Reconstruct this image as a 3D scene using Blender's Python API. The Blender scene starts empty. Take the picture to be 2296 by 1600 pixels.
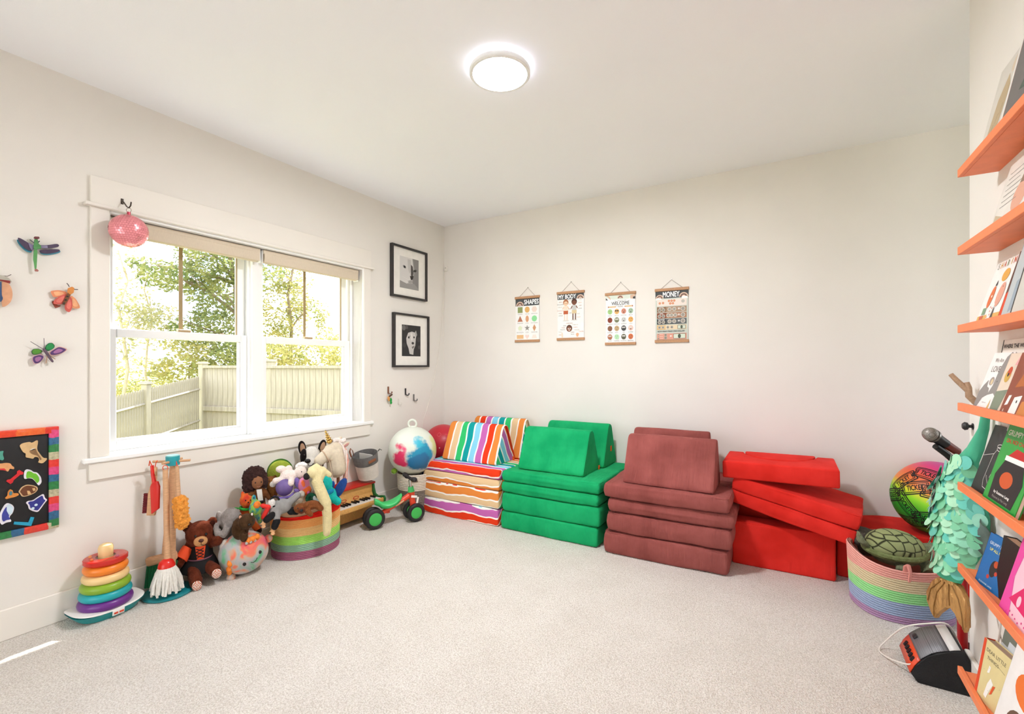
import bpy, bmesh, math, random
from mathutils import Vector, Matrix, Euler, noise
PI = math.pi
SC = bpy.context.scene
COL = SC.collection
R_ = random.Random(7)

# ------------------------------------------------------------------ camera, world, sun, exposure
cam_d = bpy.data.cameras.new('camera')
cam_d.sensor_width = 36.0
cam_d.lens = 16.307
cam_d.shift_y = 0.00784
cam_d.clip_start = 0.05
cam_d.clip_end = 500
cam = bpy.data.objects.new('camera', cam_d)
COL.objects.link(cam)
cam.location = (0, 0, 1.25)
YAW = math.radians(30.92)
cam.rotation_euler = (PI/2, 0, YAW)
SC.camera = cam

world = bpy.data.worlds.new('sky')
SC.world = world
world.use_nodes = True
wn, wl = world.node_tree.nodes, world.node_tree.links
wn.clear()
w_out = wn.new('ShaderNodeOutputWorld')
w_bg = wn.new('ShaderNodeBackground')
w_tc = wn.new('ShaderNodeTexCoord')
w_sep = wn.new('ShaderNodeSeparateXYZ')
w_ramp = wn.new('ShaderNodeValToRGB')
w_noise = wn.new('ShaderNodeTexNoise')
w_cl = wn.new('ShaderNodeValToRGB')
w_mix = wn.new('ShaderNodeMixRGB')
w_ramp.color_ramp.elements[0].position = 0.0
w_ramp.color_ramp.elements[0].color = (0.85, 0.92, 1.0, 1)
w_ramp.color_ramp.elements[1].position = 0.22
w_ramp.color_ramp.elements[1].color = (0.20, 0.36, 0.74, 1)
w_noise.inputs['Scale'].default_value = 2.6
w_noise.inputs['Detail'].default_value = 5
w_cl.color_ramp.elements[0].position = 0.40
w_cl.color_ramp.elements[1].position = 0.52
w_mix.inputs['Color2'].default_value = (1.0, 1.0, 1.0, 1)
wl.new(w_tc.outputs['Generated'], w_sep.inputs[0])
wl.new(w_sep.outputs['Z'], w_ramp.inputs['Fac'])
wl.new(w_tc.outputs['Generated'], w_noise.inputs['Vector'])
wl.new(w_noise.outputs[0], w_cl.inputs['Fac'])
wl.new(w_cl.outputs['Color'], w_mix.inputs['Fac'])
wl.new(w_ramp.outputs['Color'], w_mix.inputs['Color1'])
wl.new(w_mix.outputs[0], w_bg.inputs['Color'])
wl.new(w_bg.outputs[0], w_out.inputs['Surface'])
w_bg.inputs['Strength'].default_value = 3.5

sun_d = bpy.data.lights.new('sun', 'SUN')
sun_d.energy = 9.0
sun_d.angle = math.radians(0.6)
sun_d.color = (1.0, 0.97, 0.92)
sun = bpy.data.objects.new('sun', sun_d)
COL.objects.link(sun)
sun.rotation_euler = Vector((0.217, -0.49, -1.0)).to_track_quat('-Z', 'Y').to_euler()
sun.location = (-8, 12, 10)

LAMP_POWER = 250.0       # radiance of the ceiling lamp's diffuser
vs = SC.view_settings
vs.view_transform = 'Standard'
vs.look = 'None'
vs.exposure = 0.38
vs.gamma = 1.0
vs.use_curve_mapping = False
SC.cycles.max_bounces = 7
SC.cycles.diffuse_bounces = 5
SC.cycles.glossy_bounces = 3
SC.cycles.adaptive_threshold = .12
SC.cycles.transparent_max_bounces = 24
SC.cycles.sample_clamp_indirect = 6.0
SC.cycles.caustics_reflective = False
SC.cycles.caustics_refractive = False

# ------------------------------------------------------------------ materials
def lin(h):
    if not isinstance(h, str): return tuple(h)[:3] + (1,)
    h = h.lstrip('#'); o = []
    for i in (0, 2, 4):
        v = int(h[i:i+2], 16)/255
        o.append(v/12.92 if v <= .04045 else ((v+.055)/1.055)**2.4)
    return (o[0], o[1], o[2], 1)
MATS = {}
def mat(color, rough=.8, bump=0, bscale=200, var=0, vscale=8, sheen=0, metal=0, emit=0, trans=0, coat=0, stretch=None, detail=3, spec=.5, sss=0):
    """procedural surface: colour with noise variation, fine noise relief"""
    key = (color, rough, bump, bscale, var, vscale, sheen, metal, emit, trans, coat, stretch, detail, spec, sss)
    if key in MATS: return MATS[key]
    m = bpy.data.materials.new('surface_%03d' % len(MATS)); MATS[key] = m
    m.use_nodes = True
    N, L = m.node_tree.nodes, m.node_tree.links
    b = N['Principled BSDF']
    c = lin(color)
    b.inputs['Base Color'].default_value = c
    b.inputs['Roughness'].default_value = rough
    b.inputs['Metallic'].default_value = metal
    b.inputs['Specular IOR Level'].default_value = spec
    if sheen:
        b.inputs['Sheen Weight'].default_value = sheen
        b.inputs['Sheen Roughness'].default_value = .4
        b.inputs['Sheen Tint'].default_value = tuple(min(1, v*1.3+.12) for v in c[:3]) + (1,)
    if coat: b.inputs['Coat Weight'].default_value = coat
    if trans: b.inputs['Transmission Weight'].default_value = trans
    if sss:
        b.inputs['Subsurface Weight'].default_value = sss
        b.inputs['Subsurface Radius'].default_value = (.02, .02, .02)
    if emit:
        b.inputs['Emission Color'].default_value = c
        b.inputs['Emission Strength'].default_value = emit
    tc = N.new('ShaderNodeTexCoord'); mp = N.new('ShaderNodeMapping')
    L.new(tc.outputs['Object'], mp.inputs[0])
    if stretch: mp.inputs['Scale'].default_value = stretch
    if var:
        n = N.new('ShaderNodeTexNoise'); n.inputs['Scale'].default_value = vscale; n.inputs['Detail'].default_value = detail
        L.new(mp.outputs[0], n.inputs['Vector'])
        r = N.new('ShaderNodeValToRGB')
        r.color_ramp.elements[0].position = .3; r.color_ramp.elements[1].position = .7
        r.color_ramp.elements[0].color = tuple(v*(1-var) for v in c[:3]) + (1,)
        r.color_ramp.elements[1].color = tuple(min(1, v*(1+var)+.02*var) for v in c[:3]) + (1,)
        L.new(n.outputs[0], r.inputs[0]); L.new(r.outputs[0], b.inputs['Base Color'])
    if bump:
        n = N.new('ShaderNodeTexNoise'); n.inputs['Scale'].default_value = bscale; n.inputs['Detail'].default_value = 3
        L.new(mp.outputs[0], n.inputs['Vector'])
        bp = N.new('ShaderNodeBump'); bp.inputs['Strength'].default_value = bump; bp.inputs['Distance'].default_value = .01
        L.new(n.outputs[0], bp.inputs['Height']); L.new(bp.outputs[0], b.inputs['Normal'])
    return m
def fabric(c, var=.12): return mat(c, .95, .25, 350, var, 30, .25, spec=.2)
def plushm(c, var=.18): return mat(c, 1.0, .55, 130, var, 45, .45, spec=.1)
def plastic(c, rough=.35): return mat(c, rough, 0, spec=.5)
def woodm(c, s=(4, 4, 40)): return mat(c, .55, .12, 60, .16, 9, stretch=s)
def metalm(c='#b8b8b8', r=.3): return mat(c, r, metal=1)
def paperm(c): return mat(c, .75, .04, 300, .03, 20)

def attr_mat():
    m = bpy.data.materials.new('flat_print'); m.use_nodes = True
    N, L = m.node_tree.nodes, m.node_tree.links
    a = N.new('ShaderNodeAttribute'); a.attribute_name = 'ink'
    L.new(a.outputs['Color'], N['Principled BSDF'].inputs['Base Color'])
    N['Principled BSDF'].inputs['Roughness'].default_value = .7
    return m
PRINT = attr_mat()

def ramp_mat(fn):
    """helper for custom node materials: fn(N, L, bsdf, texcoord)"""
    m = bpy.data.materials.new('pattern_%03d' % len(bpy.data.materials)); m.use_nodes = True
    N, L = m.node_tree.nodes, m.node_tree.links
    tc = N.new('ShaderNodeTexCoord')
    fn(N, L, N['Principled BSDF'], tc)
    return m
def math_node(N, L, op, a, b=None, c=None):
    n = N.new('ShaderNodeMath'); n.operation = op
    for i, v in enumerate((a, b, c)):
        if v is None: continue
        if isinstance(v, (int, float)): n.inputs[i].default_value = v
        else: L.new(v, n.inputs[i])
    return n.outputs[0]
def const_ramp(N, L, fac, stops):
    r = N.new('ShaderNodeValToRGB'); r.color_ramp.interpolation = 'CONSTANT'
    e = r.color_ramp.elements
    while len(e) < len(stops): e.new(1.0)
    for i, (p, c) in enumerate(stops):
        e[i].position = p; e[i].color = lin(c)
    L.new(fac, r.inputs[0])
    return r.outputs[0]

# ------------------------------------------------------------------ shapes
class B:
    """collects shapes in one bmesh; u scales every length"""
    def __init__(s, u=1.0, M=None):
        s.bm = bmesh.new(); s.u = u; s.M = M or Matrix()
    def _v(s, p): return s.bm.verts.new(s.M @ (Vector(p)*s.u))
    def grid(s, rows, close_u=False, close_v=False, cap0=False, cap1=False):
        V = [[s._v(p) for p in r] for r in rows]
        n, m = len(V), len(V[0])
        for i in range(n if close_v else n-1):
            for j in range(m if close_u else m-1):
                q = [V[i][j], V[i][(j+1) % m], V[(i+1) % n][(j+1) % m], V[(i+1) % n][j]]
                try: s.bm.faces.new(q)
                except ValueError: pass
        try:
            if cap0: s.bm.faces.new(list(reversed(V[0])))
            if cap1: s.bm.faces.new(V[-1])
        except ValueError: pass
        return s
    def box(s, c, d, rot=(0, 0, 0), bev=0, seg=2):
        M = Matrix.Translation(Vector(c)*s.u) @ Euler(rot).to_matrix().to_4x4() @ Matrix.Diagonal((d[0]*s.u, d[1]*s.u, d[2]*s.u, 1))
        r = bmesh.ops.create_cube(s.bm, size=1, matrix=s.M @ M)
        if bev:
            ed = list({e for v in r['verts'] for e in v.link_edges})
            bmesh.ops.bevel(s.bm, geom=ed, offset=bev*s.u, segments=seg, profile=.5, affect='EDGES', clamp_overlap=True)
        return s
    def ell(s, c, r, rot=(0, 0, 0), n=18, k=11):
        if isinstance(r, (int, float)): r = (r, r, r)
        M = Matrix.Translation(Vector(c)*s.u) @ Euler(rot).to_matrix().to_4x4() @ Matrix.Diagonal((r[0]*s.u, r[1]*s.u, r[2]*s.u, 1))
        bmesh.ops.create_uvsphere(s.bm, u_segments=n, v_segments=k, radius=1, matrix=s.M @ M)
        return s
    def tube(s, pts, r, n=10, closed=False, flat=1.0):
        """tube through pts; r a number or one radius per point; flat squashes the second axis"""
        P = [Vector(p) for p in pts]
        if isinstance(r, (int, float)): r = [r]*len(P)
        rows = []; N_ = None
        for i, p in enumerate(P):
            if closed: t = P[(i+1) % len(P)]-P[i-1]
            else: t = P[min(i+1, len(P)-1)]-P[max(i-1, 0)]
            t = t.normalized() if t.length > 1e-9 else Vector((0, 0, 1))
            if N_ is None:
                N_ = t.orthogonal().normalized()
                if abs(t.z) < .9: N_ = t.cross(Vector((0, 0, 1))).normalized()
            N_ = (N_-t*N_.dot(t))
            N_ = N_.normalized() if N_.length > 1e-6 else t.orthogonal().normalized()
            Bn = t.cross(N_)
            rows.append([p+(N_*math.cos(2*PI*j/n)+Bn*math.sin(2*PI*j/n)*flat)*r[i] for j in range(n)])
        return s.grid(rows, close_u=True, close_v=closed, cap0=not closed, cap1=not closed)
    def cap(s, p0, p1, r0, r1=None, n=12):
        """tapered capsule"""
        r1 = r0 if r1 is None else r1
        p0, p1 = Vector(p0), Vector(p1); d = p1-p0
        d = d.normalized() if d.length > 1e-6 else Vector((0, 0, 1))
        pts, rr = [], []
        for a in (90, 60, 30, 0): pts.append(p0-d*r0*math.sin(math.radians(a))); rr.append(max(r0*math.cos(math.radians(a)), r0*.02))
        for a in (0, 30, 60, 90): pts.append(p1+d*r1*math.sin(math.radians(a))); rr.append(max(r1*math.cos(math.radians(a)), r1*.02))
        return s.tube(pts, rr, n)
    def cyl(s, p0, p1, r0, r1=None, n=16): return s.tube([p0, p1], [r0, r0 if r1 is None else r1], n)
    def lathe(s, prof, c=(0, 0, 0), n=28, sx=1, sy=1, cap0=True, cap1=True, rot=(0, 0, 0), fn=None):
        E_ = Euler(rot).to_matrix()
        rows = []
        for r, z in prof:
            row = []
            for j in range(n):
                a = 2*PI*j/n
                p = Vector((r*math.cos(a)*sx, r*math.sin(a)*sy, z))
                if fn: p = Vector(fn(p, a))
                row.append(Vector(c)+E_ @ p)
            rows.append(row)
        return s.grid(rows, close_u=True, cap0=cap0, cap1=cap1)
    def torus(s, c, R, r, rot=(0, 0, 0), n=32, k=12, sz=1):
        E_ = Euler(rot).to_matrix(); rows = []
        for i in range(n):
            a = 2*PI*i/n
            rows.append([Vector(c)+E_ @ Vector(((R+r*math.cos(2*PI*j/k))*math.cos(a), (R+r*math.cos(2*PI*j/k))*math.sin(a), r*math.sin(2*PI*j/k)*sz)) for j in range(k)])
        return s.grid(rows, close_u=True, close_v=True)
    def prism(s, poly, axis, a, b, bev=0, seg=2):
        """extrude a 2-D outline along axis from a to b; outline in the two other axes in order"""
        def p3(q, t):
            return {'x': (t, q[0], q[1]), 'y': (q[0], t, q[1]), 'z': (q[0], q[1], t)}[axis]
        lo = [s._v(p3(q, a)) for q in poly]; hi = [s._v(p3(q, b)) for q in poly]
        n = len(poly); f = []
        f.append(s.bm.faces.new(lo)); f.append(s.bm.faces.new(list(reversed(hi))))
        for i in range(n): f.append(s.bm.faces.new((lo[i], hi[i], hi[(i+1) % n], lo[(i+1) % n])))
        if bev:
            ed = [e for e in {e for ff in f for e in ff.edges}]
            bmesh.ops.bevel(s.bm, geom=ed, offset=bev*s.u, segments=seg, profile=.5, affect='EDGES', clamp_overlap=True)
        return s
    def softbox(s, c, d, r, rot=(0, 0, 0), amp=0, freq=6, seed=0, k=14, puff=0):
        """rounded upholstered block with a softly uneven skin"""
        h = [x/2 for x in d]
        def ax(H_):
            a = [-H_, -H_+r*.1, -H_+r*.3, -H_+r*.6, -H_+r]
            m = [(-H_+r)+(2*H_-2*r)*i/k for i in range(1, k)]
            return a+m+[-x for x in reversed(a)]
        A = [ax(x) for x in h]
        E_ = Euler(rot).to_matrix(); C_ = Vector(c); cache = {}
        def mk(p):
            key = tuple(round(x, 6) for x in p)
            if key in cache: return cache[key]
            q = Vector([max(-h[i]+r, min(h[i]-r, p[i])) for i in range(3)])
            dv = Vector(p)-q
            dn = dv.normalized() if dv.length > 1e-9 else Vector((0, 0, 1))
            w = q+dn*r
            if puff:
                w += dn*puff*math.prod(math.cos(PI/2*min(1, abs(q[i])/max(h[i]-r, 1e-6))*.9) if abs(dn[i]) < .5 else 1 for i in range(3))
            if amp:
                nn = noise.noise((w+Vector((seed*3.1, seed*1.7, 0)))*freq)+.5*noise.noise((w+Vector((seed, 0, 9)))*freq*2.3)
                w += dn*amp*nn
            cache[key] = s._v(C_+E_ @ w)
            return cache[key]
        for i in range(3):
            j, l = (i+1) % 3, (i+2) % 3
            for sg in (-1, 1):
                for a in range(len(A[j])-1):
                    for b in range(len(A[l])-1):
                        P = []
                        for (x, y) in ((a, b), (a+1, b), (a+1, b+1), (a, b+1)):
                            p = [0, 0, 0]; p[i] = sg*h[i]; p[j] = A[j][x]; p[l] = A[l][y]; P.append(mk(p))
                        if sg < 0: P.reverse()
                        try: s.bm.faces.new(P)
                        except ValueError: pass
        return s
    def done(s, name, m, parent=None, smooth=True, loc=None, rot=None, sharp=40, recalc=True):
        if recalc: bmesh.ops.recalc_face_normals(s.bm, faces=s.bm.faces[:])
        me = bpy.data.meshes.new(name)
        s.bm.to_mesh(me); s.bm.free()
        if smooth:
            me.polygons.foreach_set('use_smooth', [True]*len(me.polygons))
            try: me.set_sharp_from_angle(angle=math.radians(sharp))
            except Exception: pass
        return link(name, me, m, parent, loc, rot)

def smooth_pts(P, k=5):
    P = [Vector(p) for p in P]; out = []
    for i in range(len(P)-1):
        a, b, c, d = P[max(i-1, 0)], P[i], P[i+1], P[min(i+2, len(P)-1)]
        for j in range(k):
            t = j/k; out.append(.5*((2*b)+(c-a)*t+(2*a-5*b+4*c-d)*t*t+(3*b-a-3*c+d)*t**3))
    return out+[P[-1]]
def link(name, me, m, parent=None, loc=None, rot=None):
    o = bpy.data.objects.new(name, me); COL.objects.link(o)
    if m is not None and not me.materials: me.materials.append(m)
    if parent is not None: o.parent = parent
    if loc is not None: o.location = loc
    if rot is not None: o.rotation_euler = rot
    return o
def tag(o, label=None, cat=None, group=None, kind=None):
    if label: o['label'] = label
    if cat: o['category'] = cat
    if group: o['group'] = group
    if kind: o['kind'] = kind
    return o
def thing(name, label, cat, loc=(0, 0, 0), rot=(0, 0, 0), group=None):
    e = bpy.data.objects.new(name, None); COL.objects.link(e)
    e.empty_display_size = .05
    e.location = loc
    e.rotation_euler = rot if not isinstance(rot, (int, float)) else (0, 0, rot)
    return tag(e, label, cat, group)
def struct(name, b, m, smooth=False): return tag(b.done(name, m, None, smooth), kind='structure')
def fuse(o, voxel, smooth=4, fuzz=0, fscale=.02):
    """one continuous skin over overlapping shapes"""
    md = o.modifiers.new('skin', 'REMESH'); md.mode = 'VOXEL'; md.voxel_size = voxel; md.use_smooth_shade = True
    if smooth:
        sm = o.modifiers.new('soften', 'SMOOTH'); sm.factor = .5; sm.iterations = smooth
    if fuzz:
        t = bpy.data.textures.new('pile', 'CLOUDS'); t.noise_scale = fscale; t.noise_depth = 1
        dm = o.modifiers.new('pile', 'DISPLACE'); dm.texture = t; dm.strength = fuzz; dm.mid_level = .5; dm.texture_coords = 'LOCAL'
    return o

# ------------------------------------------------------------------ flat print (coloured ink laid on a sheet)
FONT_CACHE = {}
def text_polys(t, size=1.0, bold=0.0):
    key = (t, bold)
    if key not in FONT_CACHE:
        cu = bpy.data.curves.new('glyphs', 'FONT'); cu.body = t; cu.size = 1.0; cu.resolution_u = 3
        ob = bpy.data.objects.new('glyphs', cu)
        me = bpy.data.meshes.new_from_object(ob)
        FONT_CACHE[key] = ([tuple(v.co[:2]) for v in me.vertices], [tuple(p.vertices) for p in me.polygons])
        bpy.data.objects.remove(ob); bpy.data.meshes.remove(me); bpy.data.curves.remove(cu)
    return FONT_CACHE[key]
class Ink:
    """polygons with a colour each in a sheet's own (x, y); every layer a hair above the one before"""
    def __init__(s, M, step=.00025):
        s.v, s.f, s.c, s.M, s.z, s.step = [], [], [], M, 0.0, step
    def poly(s, pts, col, up=True):
        if up: s.z += s.step
        i = len(s.v); s.v += [s.M @ Vector((p[0], p[1], s.z)) for p in pts]
        s.f.append(tuple(range(i, i+len(pts)))); s.c.append(lin(col)); return s
    def rect(s, x0, y0, x1, y1, col, up=True): return s.poly([(x0, y0), (x1, y0), (x1, y1), (x0, y1)], col, up)
    def disc(s, x, y, r, col, ry=None, n=20, rot=0, up=True, a0=0, a1=2*PI):
        ry = r if ry is None else ry; P = []
        for k in range(n if a1-a0 > 6.28 else n+1):
            a = a0+(a1-a0)*k/n; X, Y = r*math.cos(a), ry*math.sin(a)
            P.append((x+X*math.cos(rot)-Y*math.sin(rot), y+X*math.sin(rot)+Y*math.cos(rot)))
        return s.poly(P, col, up)
    def line(s, pts, w, col):
        s.z += s.step
        for a, b in zip(pts, pts[1:]):
            d = Vector((b[0]-a[0], b[1]-a[1])); d = d.normalized() if d.length else Vector((1, 0)); n = Vector((-d.y, d.x))*w/2
            s.poly([(a[0]-n.x, a[1]-n.y), (b[0]-n.x, b[1]-n.y), (b[0]+n.x, b[1]+n.y), (a[0]+n.x, a[1]+n.y)], col, False)
        return s
    def text(s, t, x, y, size, col, align='c', sx=1.0, rot=0, bold=.012, fit=None):
        V, F = text_polys(t, bold=bold)
        if not V: return s
        x0, x1 = min(p[0] for p in V), max(p[0] for p in V); sx = fit/((x1-x0)*size) if fit else sx; w = (x1-x0)*size*sx
        ox = {'c': -w/2, 'l': 0, 'r': -w}[align]
        ca, sa = math.cos(rot), math.sin(rot)
        for (dx, dy) in (((0, 0),) if bold < .005 else ((-bold, 0), (bold, 0), (0, bold), (0, -bold))):
            s.z += s.step*.5; i = len(s.v)
            for p in V:
                X, Y = (p[0]-x0+dx*2)*size*sx+ox, (p[1]+dy*2)*size
                s.v.append(s.M @ Vector((x+X*ca-Y*sa, y+X*sa+Y*ca, s.z)))
            for f in F: s.f.append(tuple(i+k for k in f)); s.c.append(lin(col))
        return s
    def done(s, name, parent):
        me = bpy.data.meshes.new(name); me.from_pydata([tuple(v) for v in s.v], [], s.f); me.update()
        a = me.color_attributes.new('ink', 'FLOAT_COLOR', 'CORNER')
        for p, c in zip(me.polygons, s.c):
            for li in p.loop_indices: a.data[li].color = c
        return link(name, me, PRINT, parent)
# sheet frames: x to the right and y up as seen by someone facing the sheet, z out of it
def sheet_back(x, z, y): return Matrix(((1, 0, 0, x), (0, 0, -1, y), (0, 1, 0, z), (0, 0, 0, 1)))      # on the back wall, faces -Y
def sheet_left(y, z, x): return Matrix(((0, 0, 1, x), (1, 0, 0, y), (0, 1, 0, z), (0, 0, 0, 1)))       # on the left wall, faces +X

# ------------------------------------------------------------------ room shell
XL, YB, ZC, XR, YE, YN, XA = -3.068, 3.757, 2.68, 0.602, 2.471, -2.4, 2.3
wall_m = mat('#ebe6df', .9, .05, 220, .015, 3, spec=.2)
trim_m = mat('#ede7de', .55, .02, 60, .01, 4)
white_m = mat('#f6f6f4', .4, .01, 60)
ceil_m = mat('#fafbff', .95, .06, 260, .01, 3, spec=.1)

def carpet_fn(N, L, b, tc):
    n1 = N.new('ShaderNodeTexNoise'); n1.inputs['Scale'].default_value = 150; n1.inputs['Detail'].default_value = 4
    n2 = N.new('ShaderNodeTexVoronoi'); n2.inputs['Scale'].default_value = 210
    n3 = N.new('ShaderNodeTexNoise'); n3.inputs['Scale'].default_value = 5; n3.inputs['Detail'].default_value = 3
    for n in (n1, n2, n3): L.new(tc.outputs['Object'], n.inputs['Vector'])
    s = math_node(N, L, 'MULTIPLY_ADD', n2.outputs['Distance'], -.55, n1.outputs[0])
    s2 = math_node(N, L, 'MULTIPLY_ADD', n3.outputs[0], .22, s)
    r = N.new('ShaderNodeValToRGB')
    r.color_ramp.elements[0].position = .12; r.color_ramp.elements[0].color = lin('#cdc3b7')
    r.color_ramp.elements[1].position = .58; r.color_ramp.elements[1].color = lin('#f2ece4')
    L.new(s2, r.inputs[0]); L.new(r.outputs[0], b.inputs['Base Color'])
    bp = N.new('ShaderNodeBump'); bp.inputs['Strength'].default_value = .65; bp.inputs['Distance'].default_value = .012
    L.new(s, bp.inputs['Height']); L.new(bp.outputs[0], b.inputs['Normal'])
    b.inputs['Roughness'].default_value = 1; b.inputs['Specular IOR Level'].default_value = .05
    b.inputs['Sheen Weight'].default_value = .25
carpet_m = ramp_mat(carpet_fn)

struct('floor', B().box(((XL+XA)/2, (YN+YB)/2, -.05), (XA-XL+.5, YB-YN+.5, .1)), carpet_m)
struct('ceiling', B().box(((XL+XA)/2, (YN+YB)/2, ZC+.05), (XA-XL+.5, YB-YN+.5, .1)), ceil_m)
# left wall round the window opening
WY0, WY1, WZ0, WZ1, WT = 1.005, 2.683, .765, 2.066, .20
b = B()
for (y0, y1, z0, z1) in ((YN, WY0, 0, ZC), (WY1, YB+.2, 0, ZC), (WY0, WY1, 0, WZ0), (WY0, WY1, WZ1, ZC)):
    b.box((XL-WT/2, (y0+y1)/2, (z0+z1)/2), (WT, y1-y0, z1-z0))
struct('wall_left', b, wall_m)
struct('wall_back', B().box(((XL+XA)/2, YB+.1, ZC/2), (XA-XL+.4, .2, ZC)), wall_m)
struct('wall_right', B().box((XR+.06, (YN+YE)/2, ZC/2), (.12, YE-YN, ZC)), wall_m)
AY0, AY1, AZ0, AZ1 = 2.55, 3.60, .75, 2.1          # opening for an unseen window added to brighten the alcove
b = B()
for (y0, y1, z0, z1) in ((YN, AY0, 0, ZC), (AY1, YB, 0, ZC), (AY0, AY1, 0, AZ0), (AY0, AY1, AZ1, ZC)):
    b.box((XA+.1, (y0+y1)/2, (z0+z1)/2), (.2, y1-y0, z1-z0))
struct('wall_alcove', b, wall_m)
# wall behind the camera; unseen wide glazed door added to let in fill light
DX0, DX1, DZ = -2.75, .05, 2.25
b = B()
for (x0, x1, z0, z1) in ((XL, DX0, 0, ZC), (DX1, XR+.2, 0, ZC), (DX0, DX1, DZ, ZC)):
    b.box(((x0+x1)/2, YN-.1, (z0+z1)/2), (x1-x0, .2, z1-z0))
struct('wall_near', b, wall_m)
d = tag(bpy.data.objects.new('added_door', None), kind='structure'); COL.objects.link(d)
b = B()
for x in (DX0+.04, (DX0+DX1)/2, DX1-.04): b.box((x, YN-.1, DZ/2), (.08, .1, DZ))
b.box(((DX0+DX1)/2, YN-.1, DZ-.04), (DX1-DX0, .1, .08)); b.box(((DX0+DX1)/2, YN-.1, .04), (DX1-DX0, .1, .08))
b.done('added_door_frame', white_m, d, False)

def glass_fn(N, L, b, tc):
    out = [n for n in N if n.type == 'OUTPUT_MATERIAL'][0]
    t = N.new('ShaderNodeBsdfTransparent'); g = N.new('ShaderNodeBsdfGlossy'); g.inputs['Roughness'].default_value = .02
    f = N.new('ShaderNodeFresnel'); f.inputs['IOR'].default_value = 1.25
    mx = N.new('ShaderNodeMixShader')
    t.inputs['Color'].default_value = (.97, .98, .97, 1)
    ge = N.new('ShaderNodeNewGeometry'); front = math_node(N, L, 'SUBTRACT', 1.0, ge.outputs['Backfacing'])
    L.new(math_node(N, L, 'MULTIPLY', f.outputs[0], front), mx.inputs[0]); L.new(t.outputs[0], mx.inputs[1]); L.new(g.outputs[0], mx.inputs[2])
    L.new(mx.outputs[0], out.inputs['Surface'])
glass_m = ramp_mat(glass_fn)
for i in range(2):
    xa = DX0+.08 if i == 0 else (DX0+DX1)/2+.04
    xb = (DX0+DX1)/2-.04 if i == 0 else DX1-.08
    B().box(((xa+xb)/2, YN-.1, DZ/2), (xb-xa, .006, DZ-.16)).done('pane', glass_m, d, False)

w2_ = tag(bpy.data.objects.new('added_window', None), kind='structure'); COL.objects.link(w2_)  # window added out of view so daylight reaches the alcove corner
b = B()
for y in (AY0+.03, (AY0+AY1)/2, AY1-.03): b.box((XA+.1, y, (AZ0+AZ1)/2), (.08, .06, AZ1-AZ0))
for z in (AZ0+.03, AZ1-.03): b.box((XA+.1, (AY0+AY1)/2, z), (.08, AY1-AY0, .06))
b.done('added_window_frame', white_m, w2_, False)
for (ya, yb) in ((AY0+.06, (AY0+AY1)/2-.03), ((AY0+AY1)/2+.03, AY1-.06)):
    B().box((XA+.1, (ya+yb)/2, (AZ0+AZ1)/2), (.006, yb-ya, AZ1-AZ0-.12)).done('pane', glass_m, w2_, False)
struct('added_patio', B().box((0, YN-.2-6, -.12), (16, 12, .12)), mat('#bdb6aa', .9, .1, 30, .1, 2))  # pale paving added out of view to bounce daylight through the added door
struct('side_lawn', B().box((XA+.2+10, 4, -.2), (20, 30, .1)), mat('#93996a', 1, .1, 30, .2, 1))
# baseboards: flat stock with an eased top edge
BH, BT = .141, .016
def base(name, x0, y0, x1, y1):
    return struct(name, B().box(((x0+x1)/2, (y0+y1)/2, BH/2), (abs(x1-x0), abs(y1-y0), BH), bev=.003, seg=1), trim_m)
base('baseboard_left', XL, YN, XL+BT, YB)
base('baseboard_back', XL+BT, YB-BT, XA, YB)
base('baseboard_right', XR-BT, YN, XR, YE)

# ------------------------------------------------------------------ the twin double-hung window
win = tag(bpy.data.objects.new('window_1', None), kind='structure'); COL.objects.link(win)
win.location = (XL, 0, 0)
def wbox(name, x0, x1, y0, y1, z0, z1, m=white_m, bev=.003, parent=None):
    o = B().box(((x0+x1)/2, (y0+y1)/2, (z0+z1)/2), (x1-x0, y1-y0, z1-z0), bev=bev, seg=1).done(name, m, parent or win, False)
    return o
CT = .018
wbox('casing', 0, CT, .922, WY0-.004, .775, WZ1, trim_m)
wbox('casing', 0, CT, WY1+.006, 2.762, .775, WZ1, trim_m)
wbox('head_casing', 0, CT+.004, .922, 2.762, WZ1+.012, 2.219, trim_m)
wbox('head_fillet', 0, CT+.02, .898, 2.788, WZ1-.006, WZ1+.012, trim_m)
wbox('stool', -.13, .03, .892, 2.789, .748, .776, white_m, .006)
wbox('apron', 0, CT, .918, 2.755, .660, .748, trim_m)
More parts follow.
